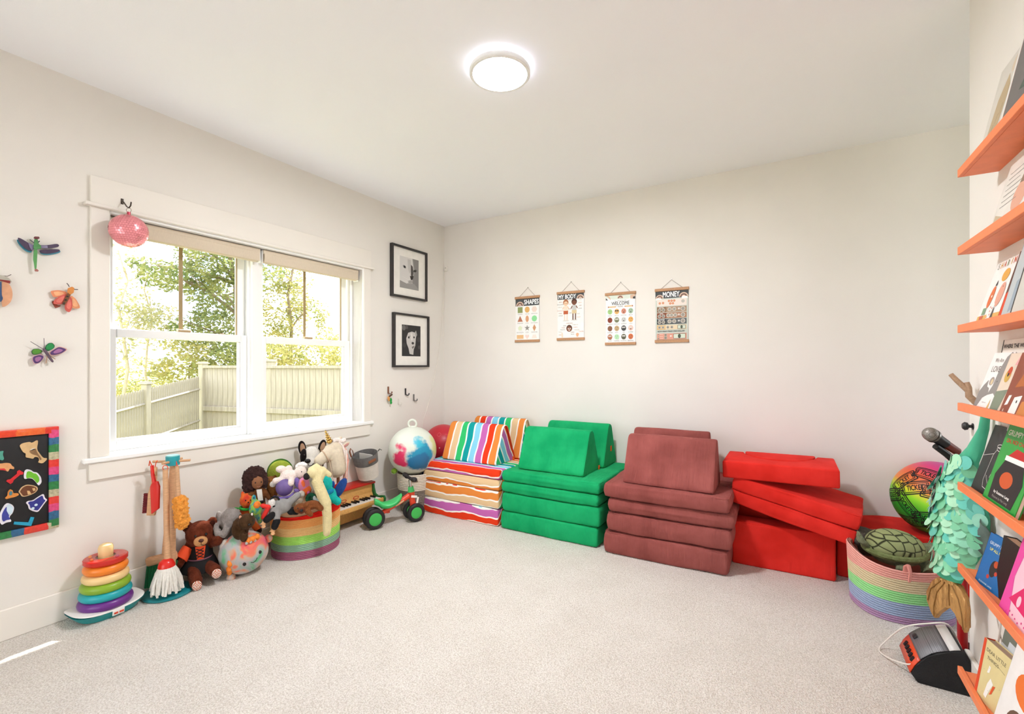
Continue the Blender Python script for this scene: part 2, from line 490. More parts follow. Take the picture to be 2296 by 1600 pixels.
# jamb lining
wbox('jamb', -WT, .012, WY0-.02, WY0, .776, WZ1); wbox('jamb', -WT, .012, WY1, WY1+.02, .776, WZ1)
wbox('head_jamb', -WT, .012, WY0, WY1, WZ1-.02, WZ1+.01)
wbox('outer_sill', -WT-.05, -.12, WY0, WY1, .73, .772)
MY = (WY0+WY1)/2
wbox('mullion', -WT, -.085, MY-.035, MY+.035, .776, WZ1-.02)
wbox('stop_bead', -.125, -.115, WY1-.022, WY1, .776, WZ1-.02); wbox('stop_bead', -.125, -.115, MY-.05, MY+.05, .776, WZ1-.02)
bronze_m = mat('#a08a5f', .5)
lock_m = mat('#b69b72', .4)
shade_m = mat('#d9cab4', .9, .12, 260, .04, 60, stretch=(1, 8, 1))
for (y0, y1) in ((WY0+.022, MY-.04), (MY+.04, WY1-.022)):
    ym = (y0+y1)/2
    # lower sash, room side
    lo = wbox('lower_sash', -.165, -.128, y0, y0+.05, .776, 1.452)
    wbox('sash_stile', -.165, -.128, y1-.05, y1, .776, 1.452, parent=lo)
    wbox('bottom_rail', -.165, -.128, y0+.05, y1-.05, .776, .830, parent=lo)
    wbox('meeting_rail', -.165, -.126, y0+.05, y1-.05, 1.404, 1.452, parent=lo)
    wbox('glazing_bead', -.16, -.134, y1-.062, y1-.05, .830, 1.404, parent=lo); wbox('glazing_bead', -.16, -.134, y0+.05, y1-.062, .830, .841, parent=lo)
    wbox('glass_pane', -.150, -.144, y0+.05, y1-.05, .83, 1.404, glass_m, 0, parent=lo)
    lk = wbox('sash_lock', -.160, -.126, ym-.035, ym+.035, 1.452, 1.468, lock_m, .003, parent=lo)
    for yy in (y0+.16, y1-.16):
        B().cyl((-.145, yy, 1.452), (-.145, yy, 1.458), .014, .010, 12).done('tilt_latch', lock_m, lo)
    # upper sash, outside
    up = wbox('upper_sash', -.205, -.170, y0, y0+.05, 1.41, WZ1-.02)
    wbox('sash_stile', -.205, -.170, y1-.05, y1, 1.41, WZ1-.02, parent=up)
    wbox('top_rail', -.205, -.170, y0+.05, y1-.05, WZ1-.07, WZ1-.02, parent=up)
    wbox('meeting_rail', -.205, -.170, y0+.05, y1-.05, 1.41, 1.446, parent=up)
    wbox('glass_pane', -.190, -.184, y0+.05, y1-.05, 1.446, WZ1-.07, glass_m, 0, parent=up)
    wbox('grille_bar', -.183, -.178, ym-.011, ym+.011, 1.446, WZ1-.07, bronze_m, .001, parent=up)
    wbox('glazing_seal', -.184, -.172, y1-.056, y1-.05, 1.446, WZ1-.07, bronze_m, 0, parent=up)
for k, (y0, y1, lb) in enumerate(((WY0+.004, MY-.012, 'beige rolled-up window shade over the window half beside the pink mirror ball'), (MY+.012, WY1-.012, 'beige rolled-up window shade over the window half near the picture frames'))):
    t = thing('window_shade', lb, 'shade', (XL-.065, (y0+y1)/2, 1.975), group='rolled window shades')
    hw = (y1-y0)/2
    B().box((0, 0, .053), (.075, 2*hw, .028), bev=.004).done('cassette_rail', shade_m, t)
    B().tube([(0, -hw+.006, .015), (0, hw-.006, .015)], .036, 20).done('shade_roll', shade_m, t)
    B().box((.037, 0, .012), (.004, 2*hw-.01, .058), bev=.001).done('valance', shade_m, t)
    for sg in (-1, 1): B().box((-.002, sg*(hw+.003), .02), (.06, .004, .09), bev=.001).done('bracket', white_m, t)

# ------------------------------------------------------------------ ceiling lamp: disc with a back-lit halo
t = thing('ceiling_lamp', 'round white flush disc lamp glowing on the ceiling', 'ceiling lamp', (-1.194, 1.881, ZC))
diff_m = mat('#f8f9ff', .5, emit=LAMP_POWER)
halo_m = mat('#f4f4ff', .5, emit=28)
ring_m = mat('#f2f2f0', .4)
B().lathe([(.09, 0), (.09, -.012), (.118, -.012), (.118, -.013)], n=40, cap0=False, cap1=False).done('halo_ring', halo_m, t)
B().lathe([(.125, -.012), (.142, -.013), (.146, -.02), (.146, -.036), (.142, -.040), (.130, -.040), (.128, -.034)], n=48, cap0=False, cap1=False).done('bezel', ring_m, t)
B().lathe([(.1285, -.0345), (.06, -.0355), (.002, -.036)], n=40, cap0=False).done('diffuser', diff_m, t)
B().lathe([(.05, 0), (.05, -.012), (.126, -.012)], n=40, cap0=False, cap1=False).done('back_plate', ring_m, t)

# ------------------------------------------------------------------ the garden beyond the window
def grass_fn(N, L, b, tc):
    n = N.new('ShaderNodeTexNoise'); n.inputs['Scale'].default_value = 1.3; n.inputs['Detail'].default_value = 8
    L.new(tc.outputs['Object'], n.inputs['Vector'])
    r = N.new('ShaderNodeValToRGB'); r.color_ramp.elements[0].position = .3; r.color_ramp.elements[1].position = .7
    r.color_ramp.elements[0].color = lin('#7d8a45'); r.color_ramp.elements[1].color = lin('#c9c27e')
    L.new(n.outputs[0], r.inputs[0]); L.new(r.outputs[0], b.inputs['Base Color']); b.inputs['Roughness'].default_value = 1
lawn_m = ramp_mat(grass_fn)
# lawn falls away from the house, one grid mesh
rows = []
for i in range(25):
    x = XL-.25-i*i*.16
    rows.append([(x, -30+4*j, -.55-.06*(i*i*.16)+.12*noise.noise((x*.4, j*.9, 0))) for j in range(26)])
struct('lawn', B().grid(rows), lawn_m, True)
hazy_hill_m = mat('#a9b08a', 1, 0, 0, .25, .25)  # distance haze is put into this pale olive colour
rows = []
for i in range(8):
    a = i/7
    rows.append([(-60-30*a, -40+5*j, -6+a*(6.6+1.6*noise.noise((j*.35, 2, 0))+.5*noise.noise((j*1.3, 5, 0)))) for j in range(34)])
struct('distant_hill', B().grid(rows), hazy_hill_m, True)
fence_m = mat('#a39a8a', .9, .1, 40, .16, 5, stretch=(6, 6, .6))
post_m = mat('#a69d8c', .9, .1, 40, .12, 5, stretch=(6, 6, .6))
GZ = -.95
def hvec(p, q): return Vector((q[0]-p[0], q[1]-p[1], 0))
# board fence: two bays between square posts, nine-inch boards held by rails
PA, PB, PC = Vector((-9.770, 4.639, 1.250)), Vector((-8.209, 5.049, 1.250)), Vector((-6.367, 5.453, 1.250))
PC = PA+(PC-PA)*2.6; PC.z = PA.z
bf = thing('board_fence', 'weathered tan privacy fence of tall close boards seen through the window', 'fence', (PA.x, PA.y, GZ))
O_ = Vector((PA.x, PA.y, GZ)); TOPZ = 1.235
dv = hvec(PA, PC); ang = math.atan2(dv.y, dv.x)
def fpost(p, top, parent, o0, m=post_m, w=.115):
    q = Vector((p[0], p[1], GZ))-o0
    o = B().box((0, 0, (top-GZ)/2), (w, w, top-GZ), bev=.006, seg=1).done('post', m, parent, False, q, (0, 0, ang))
    B().box((0, 0, top-GZ+.012), (w+.05, w+.05, .024), bev=.004, seg=1).box((0, 0, top-GZ+.034), (w+.01, w+.01, .02), bev=.004, seg=1).done('post_cap', m, o, False)
    return o
fpost(PA, 1.27, bf, O_); fpost(PB, 1.31, bf, O_); fpost(PA+(PC-PA)*.70, 1.31, bf, O_); fpost(PC, 1.31, bf, O_)
total = dv.length; nb = int(total/.125)
bme = None
for i in range(nb):
    p = PA+dv*((i+.5)/nb)
    if bme is None:
        o = B().box((0, 0, (TOPZ-GZ)/2), (total/nb-.008, .02, TOPZ-GZ-.01), bev=.004, seg=1).done('board', fence_m, bf, False); bme = o.data
    else: o = link('board', bme, None, bf)
    o.location = Vector((p.x, p.y, GZ))-O_; o.rotation_euler = (0, 0, ang); o.location.z += .004*((i*7) % 3)
for z, h in ((TOPZ-.02, .05), (TOPZ-.82, .09)):
    mid = (PA+PC)/2
    nrm = Vector((-dv.y, dv.x, 0)).normalized()
    if nrm.dot(-mid) < 0: nrm = -nrm
    q = Vector((mid.x, mid.y, z))-O_+nrm*.03
    B().box((0, 0, 0), (total, .04, h), bev=.004, seg=1).done('rail', fence_m, bf, False, q, (0, 0, ang))
# picket fence stepping down the slope from the corner post
Q1 = Vector((-8.737, 2.810, 0.759)); Q0 = Vector((-9.727, 4.548, 1.036))
Q1 = Q0+(Q1-Q0)*1.6
pf = thing('picket_fence', 'pale picket fence sloping down from the tall board fence', 'fence', (Q0.x, Q0.y, GZ))
O2 = Vector((Q0.x, Q0.y, GZ)); dq = hvec(Q0, Q1); angq = math.atan2(dq.y, dq.x)
np_ = 64
pme = None
for i in range(np_):
    k = (i+.5)/np_; p = Q0.lerp(Q1, k)
    if pme is None:
        w, hgt = dq.length/np_*.30, 1.7
        o = B().prism([(-w, 0), (w, 0), (w, hgt-.03), (w*.45, hgt), (-w*.45, hgt), (-w, hgt-.03)], 'y', -.009, .009).done('picket', fence_m, pf, False); pme = o.data
    else: o = link('picket', pme, None, pf)
    o.location = Vector((p.x, p.y, p.z-1.7))-O2; o.rotation_euler = (0, 0, angq)
for dz in (.25, .85):
    a, c_ = Q0-Vector((0, 0, dz))-O2, Q1-Vector((0, 0, dz))-O2
    B().tube([a, c_], .03, 4).done('rail', fence_m, pf, False)
pm = Q0.lerp(Q1, .39)
o = fpost(pm, pm.z+.07, pf, O2, post_m, .10)
o.rotation_euler = (0, 0, angq)

# trees: trunk, branches and a crown of single leaves
def leaf_mat(c1, c2):
    def fn(N, L, b, tc):
        out = [n for n in N if n.type == 'OUTPUT_MATERIAL'][0]
        n = N.new('ShaderNodeTexNoise'); n.inputs['Scale'].default_value = 2.2; n.inputs['Detail'].default_value = 4
        L.new(tc.outputs['Object'], n.inputs['Vector'])
        r = N.new('ShaderNodeValToRGB'); r.color_ramp.elements[0].position = .35; r.color_ramp.elements[1].position = .65
        r.color_ramp.elements[0].color = lin(c1); r.color_ramp.elements[1].color = lin(c2)
        L.new(n.outputs[0], r.inputs[0])
        d_ = N.new('ShaderNodeBsdfDiffuse'); t_ = N.new('ShaderNodeBsdfTranslucent'); mx = N.new('ShaderNodeMixShader'); mx.inputs[0].default_value = .55
        L.new(r.outputs[0], d_.inputs[0]); L.new(r.outputs[0], t_.inputs[0])
        L.new(d_.outputs[0], mx.inputs[1]); L.new(t_.outputs[0], mx.inputs[2]); L.new(mx.outputs[0], out.inputs['Surface'])
    return ramp_mat(fn)
leaf_green = leaf_mat('#6d7c50', '#a3a268')
leaf_gold = leaf_mat('#8f945c', '#bdb074')
leaf_pale = leaf_mat('#9a9a70', '#c2b98c')
bark_m = mat('#8a7a63', .95, .4, 30, .25, 10, stretch=(4, 4, .8))
pale_bark = mat('#b9ab92', .95, .3, 30, .2, 10)
def leaves(bm_verts, faces, c, rad, n, size, rng):
    for _ in range(int(n*1.7)):
        while True:
            d = Vector((rng.uniform(-1, 1), rng.uniform(-1, 1), rng.uniform(-1, 1)))
            if .2 < d.length < 1: break
        p = Vector(c)+Vector((d.x*rad[0], d.y*rad[1], d.z*rad[2]))
        if noise.noise(p*1.6) < -.12: continue
        a = Vector((rng.gauss(0, 1), rng.gauss(0, 1), rng.gauss(0, .6))).normalized(); b_ = a.orthogonal().normalized()
        q = rng.uniform(0, 2*PI); b_ = (b_*math.cos(q)+a.cross(b_)*math.sin(q)); s1 = size*rng.uniform(.6, 1.2); s2 = s1*.5
        i = len(bm_verts)
        bm_verts += [p-a*s1, p+b_*s2, p+a*s1, p-b_*s2]
        faces.append((i, i+1, i+2, i+3))
def tree(name, label, base, trunk_top, tr, clusters, lm, bm_, size=.09, seed=1, twigs=3, group='trees beyond the fence'):
    rng = random.Random(seed)
    base = Vector(base); t = thing(name, label, 'tree', base, group=group)
    top = Vector(trunk_top)-base
    pts = [top*(k/6)+Vector((.06*math.sin(k*1.7+seed), .06*math.cos(k*2.1+seed), 0))*min(k, 3) for k in range(7)]
    B().tube(pts, [tr*(1-.11*k) for k in range(7)], 8).done('trunk', bm_, t)
    if clusters:
        b = B()
        for (c, r_, n) in clusters:
            e = Vector(c)-base; s0 = pts[min(6, max(2, int(6*max(.3, min(1, (e.z-r_[2]*.3)/max(top.z, .1))))))]
            b.tube([s0, s0.lerp(e, .5)+Vector((0, 0, .12)), e], [tr*.4, tr*.25, tr*.1], 5)
            for w in range(twigs):
                f = e+Vector((rng.uniform(-1, 1)*r_[0], rng.uniform(-1, 1)*r_[1], rng.uniform(-.8, 1)*r_[2]))*.8
                b.tube([s0.lerp(e, rng.uniform(.5, .95)), f], [tr*.16, tr*.05], 4)
        b.done('branch', bm_, t)
        V, F = [], []
        for (c, r_, n) in clusters: leaves(V, F, Vector(c)-base, r_, n, size, rng)
        me = bpy.data.meshes.new('crown'); me.from_pydata([tuple(v) for v in V], [], F); link('crown', me, lm, t)
    return t
tree('oak_tree', 'broad green leafy tree filling the upper half of the window', (-13.485, 7.659, -1.112), (-13.931, 7.392, 4.599), .16,
     [((-14.487, 7.058, 4.599), (1.1, 1.0, .75), 1500), ((-14.702, 6.347, 3.725), (1.2, .9, .45), 1100), ((-14.153, 7.258, 3.301), (.95, 1.0, .8), 1700), ((-13.485, 7.659, 4.080), (.9, 1, .9), 1100),
      ((-15.238, 6.026, 4.037), (.55, .7, .25), 380), ((-13.951, 6.797, 2.225), (1.0, 1, .55), 1300), ((-12.928, 7.992, 4.599), (.6, .8, .5), 500)], leaf_green, bark_m, .062, 3)
tree('maple_tree', 'yellow-green slender tree behind the board fence, beside the mullion', (-13.808, 9.214, -1.375), (-13.870, 9.177, 4.394), .09,
     [((-13.994, 9.103, 3.096), (.95, .9, .9), 1500), ((-13.375, 9.473, 2.952), (.6, .7, .6), 700), ((-13.870, 9.177, 4.106), (.7, .8, .6), 600), ((-14.489, 8.806, 2.087), (.8, .8, .6), 800), ((-13.066, 9.659, 2.087), (.6, .7, .45), 500)], leaf_gold, bark_m, .06, 5)
tree('birch_tree', 'thin sparse young birch standing over the picket fence', (-14.729, 5.165, -0.388), (-14.838, 5.100, 4.227), .05,
     [((-14.808, 5.118, 3.765), (.6, .6, .9), 170), ((-14.560, 5.266, 2.612), (.6, .6, .6), 260), ((-14.165, 5.503, 2.727), (.5, .6, .4), 240), ((-14.937, 5.041, 1.804), (.5, .5, .5), 200)], leaf_pale, pale_bark, .06, 8)
tree('birch_tree', 'second thin birch with a bare forked trunk near the grille bar', (-15.452, 5.898, -0.525), (-15.399, 5.930, 4.100), .04,
     [((-15.291, 5.994, 2.225), (.8, .7, .6), 520), ((-15.452, 5.898, 3.350), (.4, .4, .7), 120)], leaf_pale, pale_bark, .06, 11)
for k, (x, y, F, rx, rz, n, lb) in enumerate(((300, 850, 15, 1.3, .8, 1300, 'pale bush at the foot of the thin birches'), (420, 810, 12.5, 1.2, .7, 1500, 'bushy yellow-green shrub rising over the picket fence'),
                                              (510, 800, 12.5, 1.0, .6, 1300, 'olive shrub behind the tall fence corner post'), (620, 795, 13, 1.1, .45, 1100, 'low golden shrub peeking over the board fence'), (735, 795, 13, 1.2, .5, 1200, 'golden shrub over the fence end near the window jamb'))):
    p = Vector((0, 0, 0))
    pos = (((-18.201, 6.583, 0.788)), ((-13.930, 6.227, 1.346)), ((-13.002, 6.783, 1.466)), ((-12.342, 7.760, 1.538)), ((-11.109, 8.499, 1.538)))[k]
    t = thing('garden_shrub', lb, 'shrub', (pos[0], pos[1], GZ-.3), group='shrubs beyond the fence')
    V, F_ = [], []
    leaves(V, F_, Vector((0, 0, pos[2]-GZ+.3)), (rx, rx*.8, rz), n, .06, random.Random(30+k))
    leaves(V, F_, Vector((0, 0, pos[2]-GZ-.2)), (rx*.9, rx*.7, rz), n//2, .06, random.Random(60+k))
    me = bpy.data.meshes.new('foliage'); me.from_pydata([tuple(v) for v in V], [], F_); link('foliage', me, leaf_gold if k != 2 else leaf_green, t)
    B().tube([(0, 0, 0), (.05, 0, (pos[2]-GZ)*.5), (0, .05, pos[2]-GZ+.2)], [.05, .04, .015], 6).done('stem', bark_m, t)
# tall grass under the window, nobody could count it
V, F_ = [], []; rng = random.Random(4)
for k in range(900):
    x, y = rng.uniform(-6.3, -4.3), rng.uniform(1.0, 3.0)
    h = rng.uniform(.5, 1.2); l = Vector((rng.uniform(-.3, .3), rng.uniform(-.3, .3), 0)); w = .008
    z0 = -.7; i = len(V); a = Vector((x, y, z0)); s_ = Vector((rng.uniform(-1, 1), rng.uniform(-1, 1), 0)).normalized()*w
    m_ = a+l*.3+Vector((0, 0, h*.6)); e = a+l+Vector((0, 0, h))
    V += [a-s_, a+s_, m_+s_, m_-s_, e]; F_ += [(i, i+1, i+2, i+3), (i+3, i+2, i+4)]
me = bpy.data.meshes.new('tall_grass'); me.from_pydata([tuple(v) for v in V], [], F_)
tag(link('tall_grass', me, leaf_pale), 'tall dry yellow grass growing outside below the window', 'grass', kind='stuff')

# ------------------------------------------------------------------ things on the window wall
def centre(polys):
    P = [p for q in polys for p in q]
    return (sum(p[0] for p in P)/len(P), sum(p[1] for p in P)/len(P))
def grow(poly, k):
    c = centre([poly]); return [(c[0]+(p[0]-c[0])*k, c[1]+(p[1]-c[1])*k) for p in poly]
def rel(poly, c): return [(p[0]-c[0], p[1]-c[1]) for p in poly]
def rounded(P, it=2):
    for _ in range(it):
        Q = []
        for a, b_ in zip(P, P[1:]+P[:1]): Q += [(a[0]*.8+b_[0]*.2, a[1]*.8+b_[1]*.2), (a[0]*.2+b_[0]*.8, a[1]*.2+b_[1]*.8)]
        P = Q
    return P
def plate(parent, c, name, poly, x0, th, m, bev=.0008):
    if len(poly) > 6 and name != 'letter': poly = rounded(list(poly))
    return B().prism(rel(poly, c), 'x', x0, x0+th, bev=bev, seg=1).done(name, m, parent, False)
def wire(parent, c, name, pts, x, r, m):
    return B().tube([(x, p[0]-c[0], p[1]-c[1]) for p in pts], r, 6).done(name, m, parent)
card = lambda c: mat(c, .6, .05, 150, .1, 40)

# dragonfly
c = (.725, 1.79)
t = thing('dragonfly_ornament', 'purple-winged green dragonfly wall ornament', 'ornament', (XL, c[0], c[1]), group='paper insect ornaments')
w = [(0.6628, 1.8380), (0.6751, 1.8343), (0.6986, 1.8197), (0.7112, 1.8114), (0.7128, 1.7894), (0.7081, 1.7839), (0.6923, 1.7873), (0.6751, 1.8057), (0.6644, 1.8252)]
o = plate(t, c, 'wing', w, .016, .002, card('#4a3a54')); plate(o, c, 'wing_edge', [(p[0]-.002, p[1]-.008) for p in w], .010, .002, card('#3f8aa0'))
plate(o, c, 'wing_root', [(0.6970, 1.8203), (0.7144, 1.8130), (0.7144, 1.7906), (0.7087, 1.7863), (0.7017, 1.7995)], .0195, .001, card('#7d7293'))
w = [(0.7289, 1.8162), (0.7632, 1.8238), (0.7968, 1.8386), (0.8043, 1.8328), (0.8002, 1.8218), (0.7632, 1.8069), (0.7337, 1.8028)]
o = plate(t, c, 'wing', w, .018, .002, card('#4a3a54')); plate(o, c, 'wing_root', [(0.7289, 1.8153), (0.7616, 1.8216), (0.7632, 1.8092), (0.7337, 1.8037)], .0205, .001, card('#8a82a0'))
w = [(0.7370, 1.7954), (0.7632, 1.8046), (0.8037, 1.8142), (0.8098, 1.8090), (0.8002, 1.7986), (0.7666, 1.7834), (0.7435, 1.7814), (0.7354, 1.7874)]
o = plate(t, c, 'wing', w, .012, .002, card('#453450')); plate(o, c, 'wing_edge', [(p[0]+.003, p[1]-.005) for p in w], .008, .002, card('#3f8aa0'))
plate(t, c, 'thorax', [(0.7160, 1.8402), (0.7215, 1.8451), (0.7282, 1.8421), (0.7299, 1.8200), (0.7386, 1.8174), (0.7396, 1.8018), (0.7289, 1.7973), (0.7247, 1.7942), (0.7176, 1.7940), (0.7128, 1.7983), (0.7144, 1.8121)], .020, .006, card('#4f8f52'))
plate(t, c, 'tail', [(0.7160, 1.7954), (0.7273, 1.7969), (0.7253, 1.7426), (0.7234, 1.6996), (0.7183, 1.7000), (0.7160, 1.7274), (0.7128, 1.7492)], .018, .006, card('#5a9d58'))
plate(t, c, 'tail_tip', [(0.7176, 1.7008), (0.7247, 1.7030), (0.7311, 1.6965), (0.7289, 1.6907), (0.7183, 1.6906)], .019, .006, card('#a8675f'))
plate(t, c, 'head', [(0.7128, 1.8453), (0.7160, 1.8527), (0.7305, 1.8553), (0.7337, 1.8488), (0.7273, 1.8428), (0.7176, 1.8415)], .024, .006, card('#6b2f33'))
wire(t, c, 'feeler', [(0.7144, 1.8233), (0.7001, 1.8348)], .026, .0018, card('#2c3140')); wire(t, c, 'feeler', [(0.7289, 1.8279), (0.7337, 1.8366)], .026, .0018, card('#2c3140'))

# orange moth
c = (.829, 1.578)
t = thing('moth_ornament', 'orange and red layered moth wall ornament', 'ornament', (XL, c[0], c[1]), group='paper insect ornaments')
for w, m_, x in (([(0.7766, 1.6081), (0.8037, 1.6151), (0.8313, 1.6109), (0.8348, 1.5997), (0.8139, 1.5830), (0.7867, 1.5773), (0.7816, 1.5836), (0.7749, 1.6010)], '#e08a62', .012), ([(0.8489, 1.5968), (0.8667, 1.5802), (0.8811, 1.5486), (0.8829, 1.5345), (0.8667, 1.5304), (0.8489, 1.5333), (0.8453, 1.5776)], '#e59a6c', .012),
                 ([(0.7867, 1.5667), (0.8071, 1.5868), (0.8278, 1.5988), (0.8348, 1.5927), (0.8209, 1.5606), (0.8139, 1.5458), (0.7900, 1.5432), (0.7816, 1.5468)], '#cf5a4e', .018), ([(0.8348, 1.5810), (0.8418, 1.5936), (0.8506, 1.5782), (0.8517, 1.5312), (0.8418, 1.5090), (0.8278, 1.5147), (0.8226, 1.5375)], '#cf5a4e', .018)):
    o = plate(t, c, 'wing', w, x, .002, card(m_)); plate(o, c, 'wing_inlay', grow(w, .62), x+.0022, .001, card('#e8786a' if x > .015 else '#f0b080'))
plate(t, c, 'abdomen', [(0.8313, 1.6016), (0.8464, 1.6012), (0.8348, 1.5692), (0.8226, 1.5431), (0.8133, 1.5467), (0.8209, 1.5699)], .022, .005, card('#7a4a22'))
for k in range(3):
    p = [(0.8313, 1.5861), (0.8250, 1.5681), (0.8181, 1.5510)][k]
    plate(t, c, 'band', [(p[0]-.004, p[1]-.004), (p[0]+.005, p[1]-.003), (p[0]+.004, p[1]+.005), (p[0]-.004, p[1]+.004)], .0275, .001, card('#2a1a12'))
plate(t, c, 'wing_tip', [(0.7793, 1.5534), (0.7850, 1.5633), (0.8002, 1.5397), (0.8139, 1.5421), (0.8105, 1.5362), (0.7934, 1.5251), (0.7884, 1.5338)], .008, .002, card('#8c3a26'))
plate(t, c, 'head', [(0.8341, 1.6277), (0.8489, 1.6369), (0.8577, 1.6310), (0.8549, 1.6080), (0.8425, 1.5960), (0.8313, 1.6063)], .022, .006, card('#d98a3f'))
wire(t, c, 'feeler', [(0.8390, 1.6345), (0.8348, 1.6442), (0.8296, 1.6514)], .026, .002, card('#4a3f42')); wire(t, c, 'feeler', [(0.8574, 1.6249), (0.8710, 1.6253)], .026, .002, card('#4a3f42'))

# green and purple butterfly
c = (.765, 1.31)
t = thing('butterfly_ornament', 'green and purple butterfly wall ornament', 'ornament', (XL, c[0], c[1]), group='paper insect ornaments')
for w, c1, c2, x in (([(0.7081, 1.3154), (0.7160, 1.3268), (0.7337, 1.3273), (0.7474, 1.3186), (0.7435, 1.3072), (0.7240, 1.2978), (0.7112, 1.2998)], '#2f5a3a', '#4f8f2a', .012), ([(0.7540, 1.3211), (0.7566, 1.3393), (0.7666, 1.3557), (0.7816, 1.3577), (0.7907, 1.3428), (0.7850, 1.3288), (0.7666, 1.3169)], '#1f5a3a', '#1f8f4a', .012),
                     ([(0.7106, 1.2909), (0.7370, 1.3026), (0.7533, 1.2938), (0.7468, 1.2756), (0.7337, 1.2574), (0.7176, 1.2529), (0.7097, 1.2708)], '#caa0a8', '#53366e', .016), ([(0.7666, 1.3100), (0.7867, 1.3289), (0.8037, 1.3419), (0.8278, 1.3334), (0.8355, 1.3257), (0.8139, 1.3051), (0.7867, 1.2958), (0.7699, 1.2964)], '#d8a8a0', '#53366e', .016)):
    o = plate(t, c, 'wing', w, x, .002, card(c1)); o2 = plate(o, c, 'wing_band', grow(w, .86), x+.0022, .001, card(c2))
    if x > .015: plate(o, c, 'wing_heart', grow(w, .52), x+.0034, .001, card('#a36a9a'))
plate(t, c, 'body', [(0.7435, 1.3276), (0.7500, 1.3310), (0.7599, 1.3167), (0.7666, 1.3009), (0.7840, 1.2677), (0.7799, 1.2612), (0.7732, 1.2690), (0.7599, 1.2939)], .018, .007, card('#5f4a5c'))
for q in ([(0.7616, 1.2940), (0.7566, 1.2575)], [(0.7682, 1.2964), (0.7900, 1.2783)]): wire(t, c, 'leg', q, .02, .0018, card('#b08a70'))
for q in ([(0.7441, 1.3276), (0.7033, 1.3598)], [(0.7500, 1.3300), (0.7487, 1.3776)]): wire(t, c, 'feeler', q, .024, .0012, card('#5a5058'))

# beetle cut by the picture edge
c = (.608, 1.585)
t = thing('beetle_ornament', 'peach winged beetle wall ornament at the picture edge', 'ornament', (XL, c[0], c[1]), group='paper insect ornaments')
for sg in (-1, 1):
    P = [(c[0]+sg*(.004+.034*math.sin(a)*(1 if a < 2.2 else .92)), c[1]-.012+.062*math.cos(a)) for a in [k*PI/10 for k in range(11)]]
    plate(t, c, 'wing_case', P, .018, .003, card('#dca27c'))
plate(t, c, 'thorax', [(c[0]+.036*math.cos(a), c[1]+.040+.030*math.sin(a)) for a in [k*PI/8 for k in range(9)]], .014, .006, card('#b5b0a2'))
plate(t, c, 'collar', [(c[0]+.03*x, c[1]+.042+.007*y) for x, y in ((-1, -1), (0, .4), (1, -1), (1, 1), (-1, 1))], .021, .002, card('#8a2a26'))
plate(t, c, 'spine', [(c[0]-.003, c[1]+.04), (c[0]+.003, c[1]+.04), (c[0]+.003, c[1]-.02), (c[0]+.008, c[1]-.035), (c[0], c[1]-.055), (c[0]-.008, c[1]-.035), (c[0]-.003, c[1]-.02)], .0215, .002, card('#34507a'))
for sg in (-1, 1): wire(t, c, 'feeler', [(c[0]+sg*.004, c[1]+.068), (c[0]+sg*.022, c[1]+.068), (c[0]+sg*.034, c[1]+.078)], .018, .0014, card('#5a4a48'))

# black magnet board with a painted frame
c = (.475, .708)
board = thing('magnet_board', 'black magnet board in a hand-painted rainbow frame', 'board', (XL, c[0], c[1]-.245))
bz0, bz1, by0, by1, fw = 0, .49, -.328, .328, .036
B().box((.008, 0, .245), (.012, .62, .46), bev=.001).done('panel', mat('#141316', .55, .05, 90), board)
def paint_fn(axis, cols, sc, ph):
    def fn(N, L, b, tc):
        s_ = N.new('ShaderNodeSeparateXYZ'); L.new(tc.outputs['Object'], s_.inputs[0])
        n = N.new('ShaderNodeTexNoise'); n.inputs['Scale'].default_value = 30; L.new(tc.outputs['Object'], n.inputs['Vector'])
        v = math_node(N, L, 'MULTIPLY_ADD', s_.outputs[axis], sc, ph)
        v = math_node(N, L, 'MULTIPLY_ADD', n.outputs[0], .09, v)
        v = math_node(N, L, 'FRACT', v)
        col = const_ramp(N, L, v, [(i/len(cols), k) for i, k in enumerate(cols)])
        n2 = N.new('ShaderNodeTexNoise'); n2.inputs['Scale'].default_value = 90; n2.inputs['Detail'].default_value = 5; L.new(tc.outputs['Object'], n2.inputs['Vector'])
        mx = N.new('ShaderNodeMixRGB'); mx.blend_type = 'OVERLAY'; mx.inputs[0].default_value = .7
        L.new(col, mx.inputs[1]); L.new(n2.outputs[0], mx.inputs[2]); L.new(mx.outputs[0], b.inputs['Base Color'])
        b.inputs['Roughness'].default_value = .35; b.inputs['Coat Weight'].default_value = .4
        bp = N.new('ShaderNodeBump'); bp.inputs['Strength'].default_value = .4; bp.inputs['Distance'].default_value = .004; L.new(n2.outputs[0], bp.inputs['Height']); L.new(bp.outputs[0], b.inputs['Normal'])
    return ramp_mat(fn)
side_p = paint_fn('Z', ['#b8b090', '#1f7a3c', '#1f5f8a', '#d8407a', '#e03228'], 5.6, .1)
top_p = paint_fn('Y', ['#e8481f', '#ee5a26', '#e8401c', '#ef6a2a', '#e0341f'], 2.0, .2)
bot_p = paint_fn('Y', ['#e03228', '#b8b090', '#1f7a3c', '#1f5f8a', '#d83a28'], 5.0, .72)
for y in (by0+fw/2, by1-fw/2): B().box((.012, y, .245), (.022, fw, .49), bev=.003).done('frame_side', side_p, board)
B().box((.0125, 0, bz1-fw/2+.002), (.022, .656-2*fw+.02, fw-.004), bev=.003).done('frame_top', top_p, board)
B().box((.0125, 0, fw/2-.002), (.022, .656-2*fw+.02, fw-.004), bev=.003).done('frame_bottom', bot_p, board)
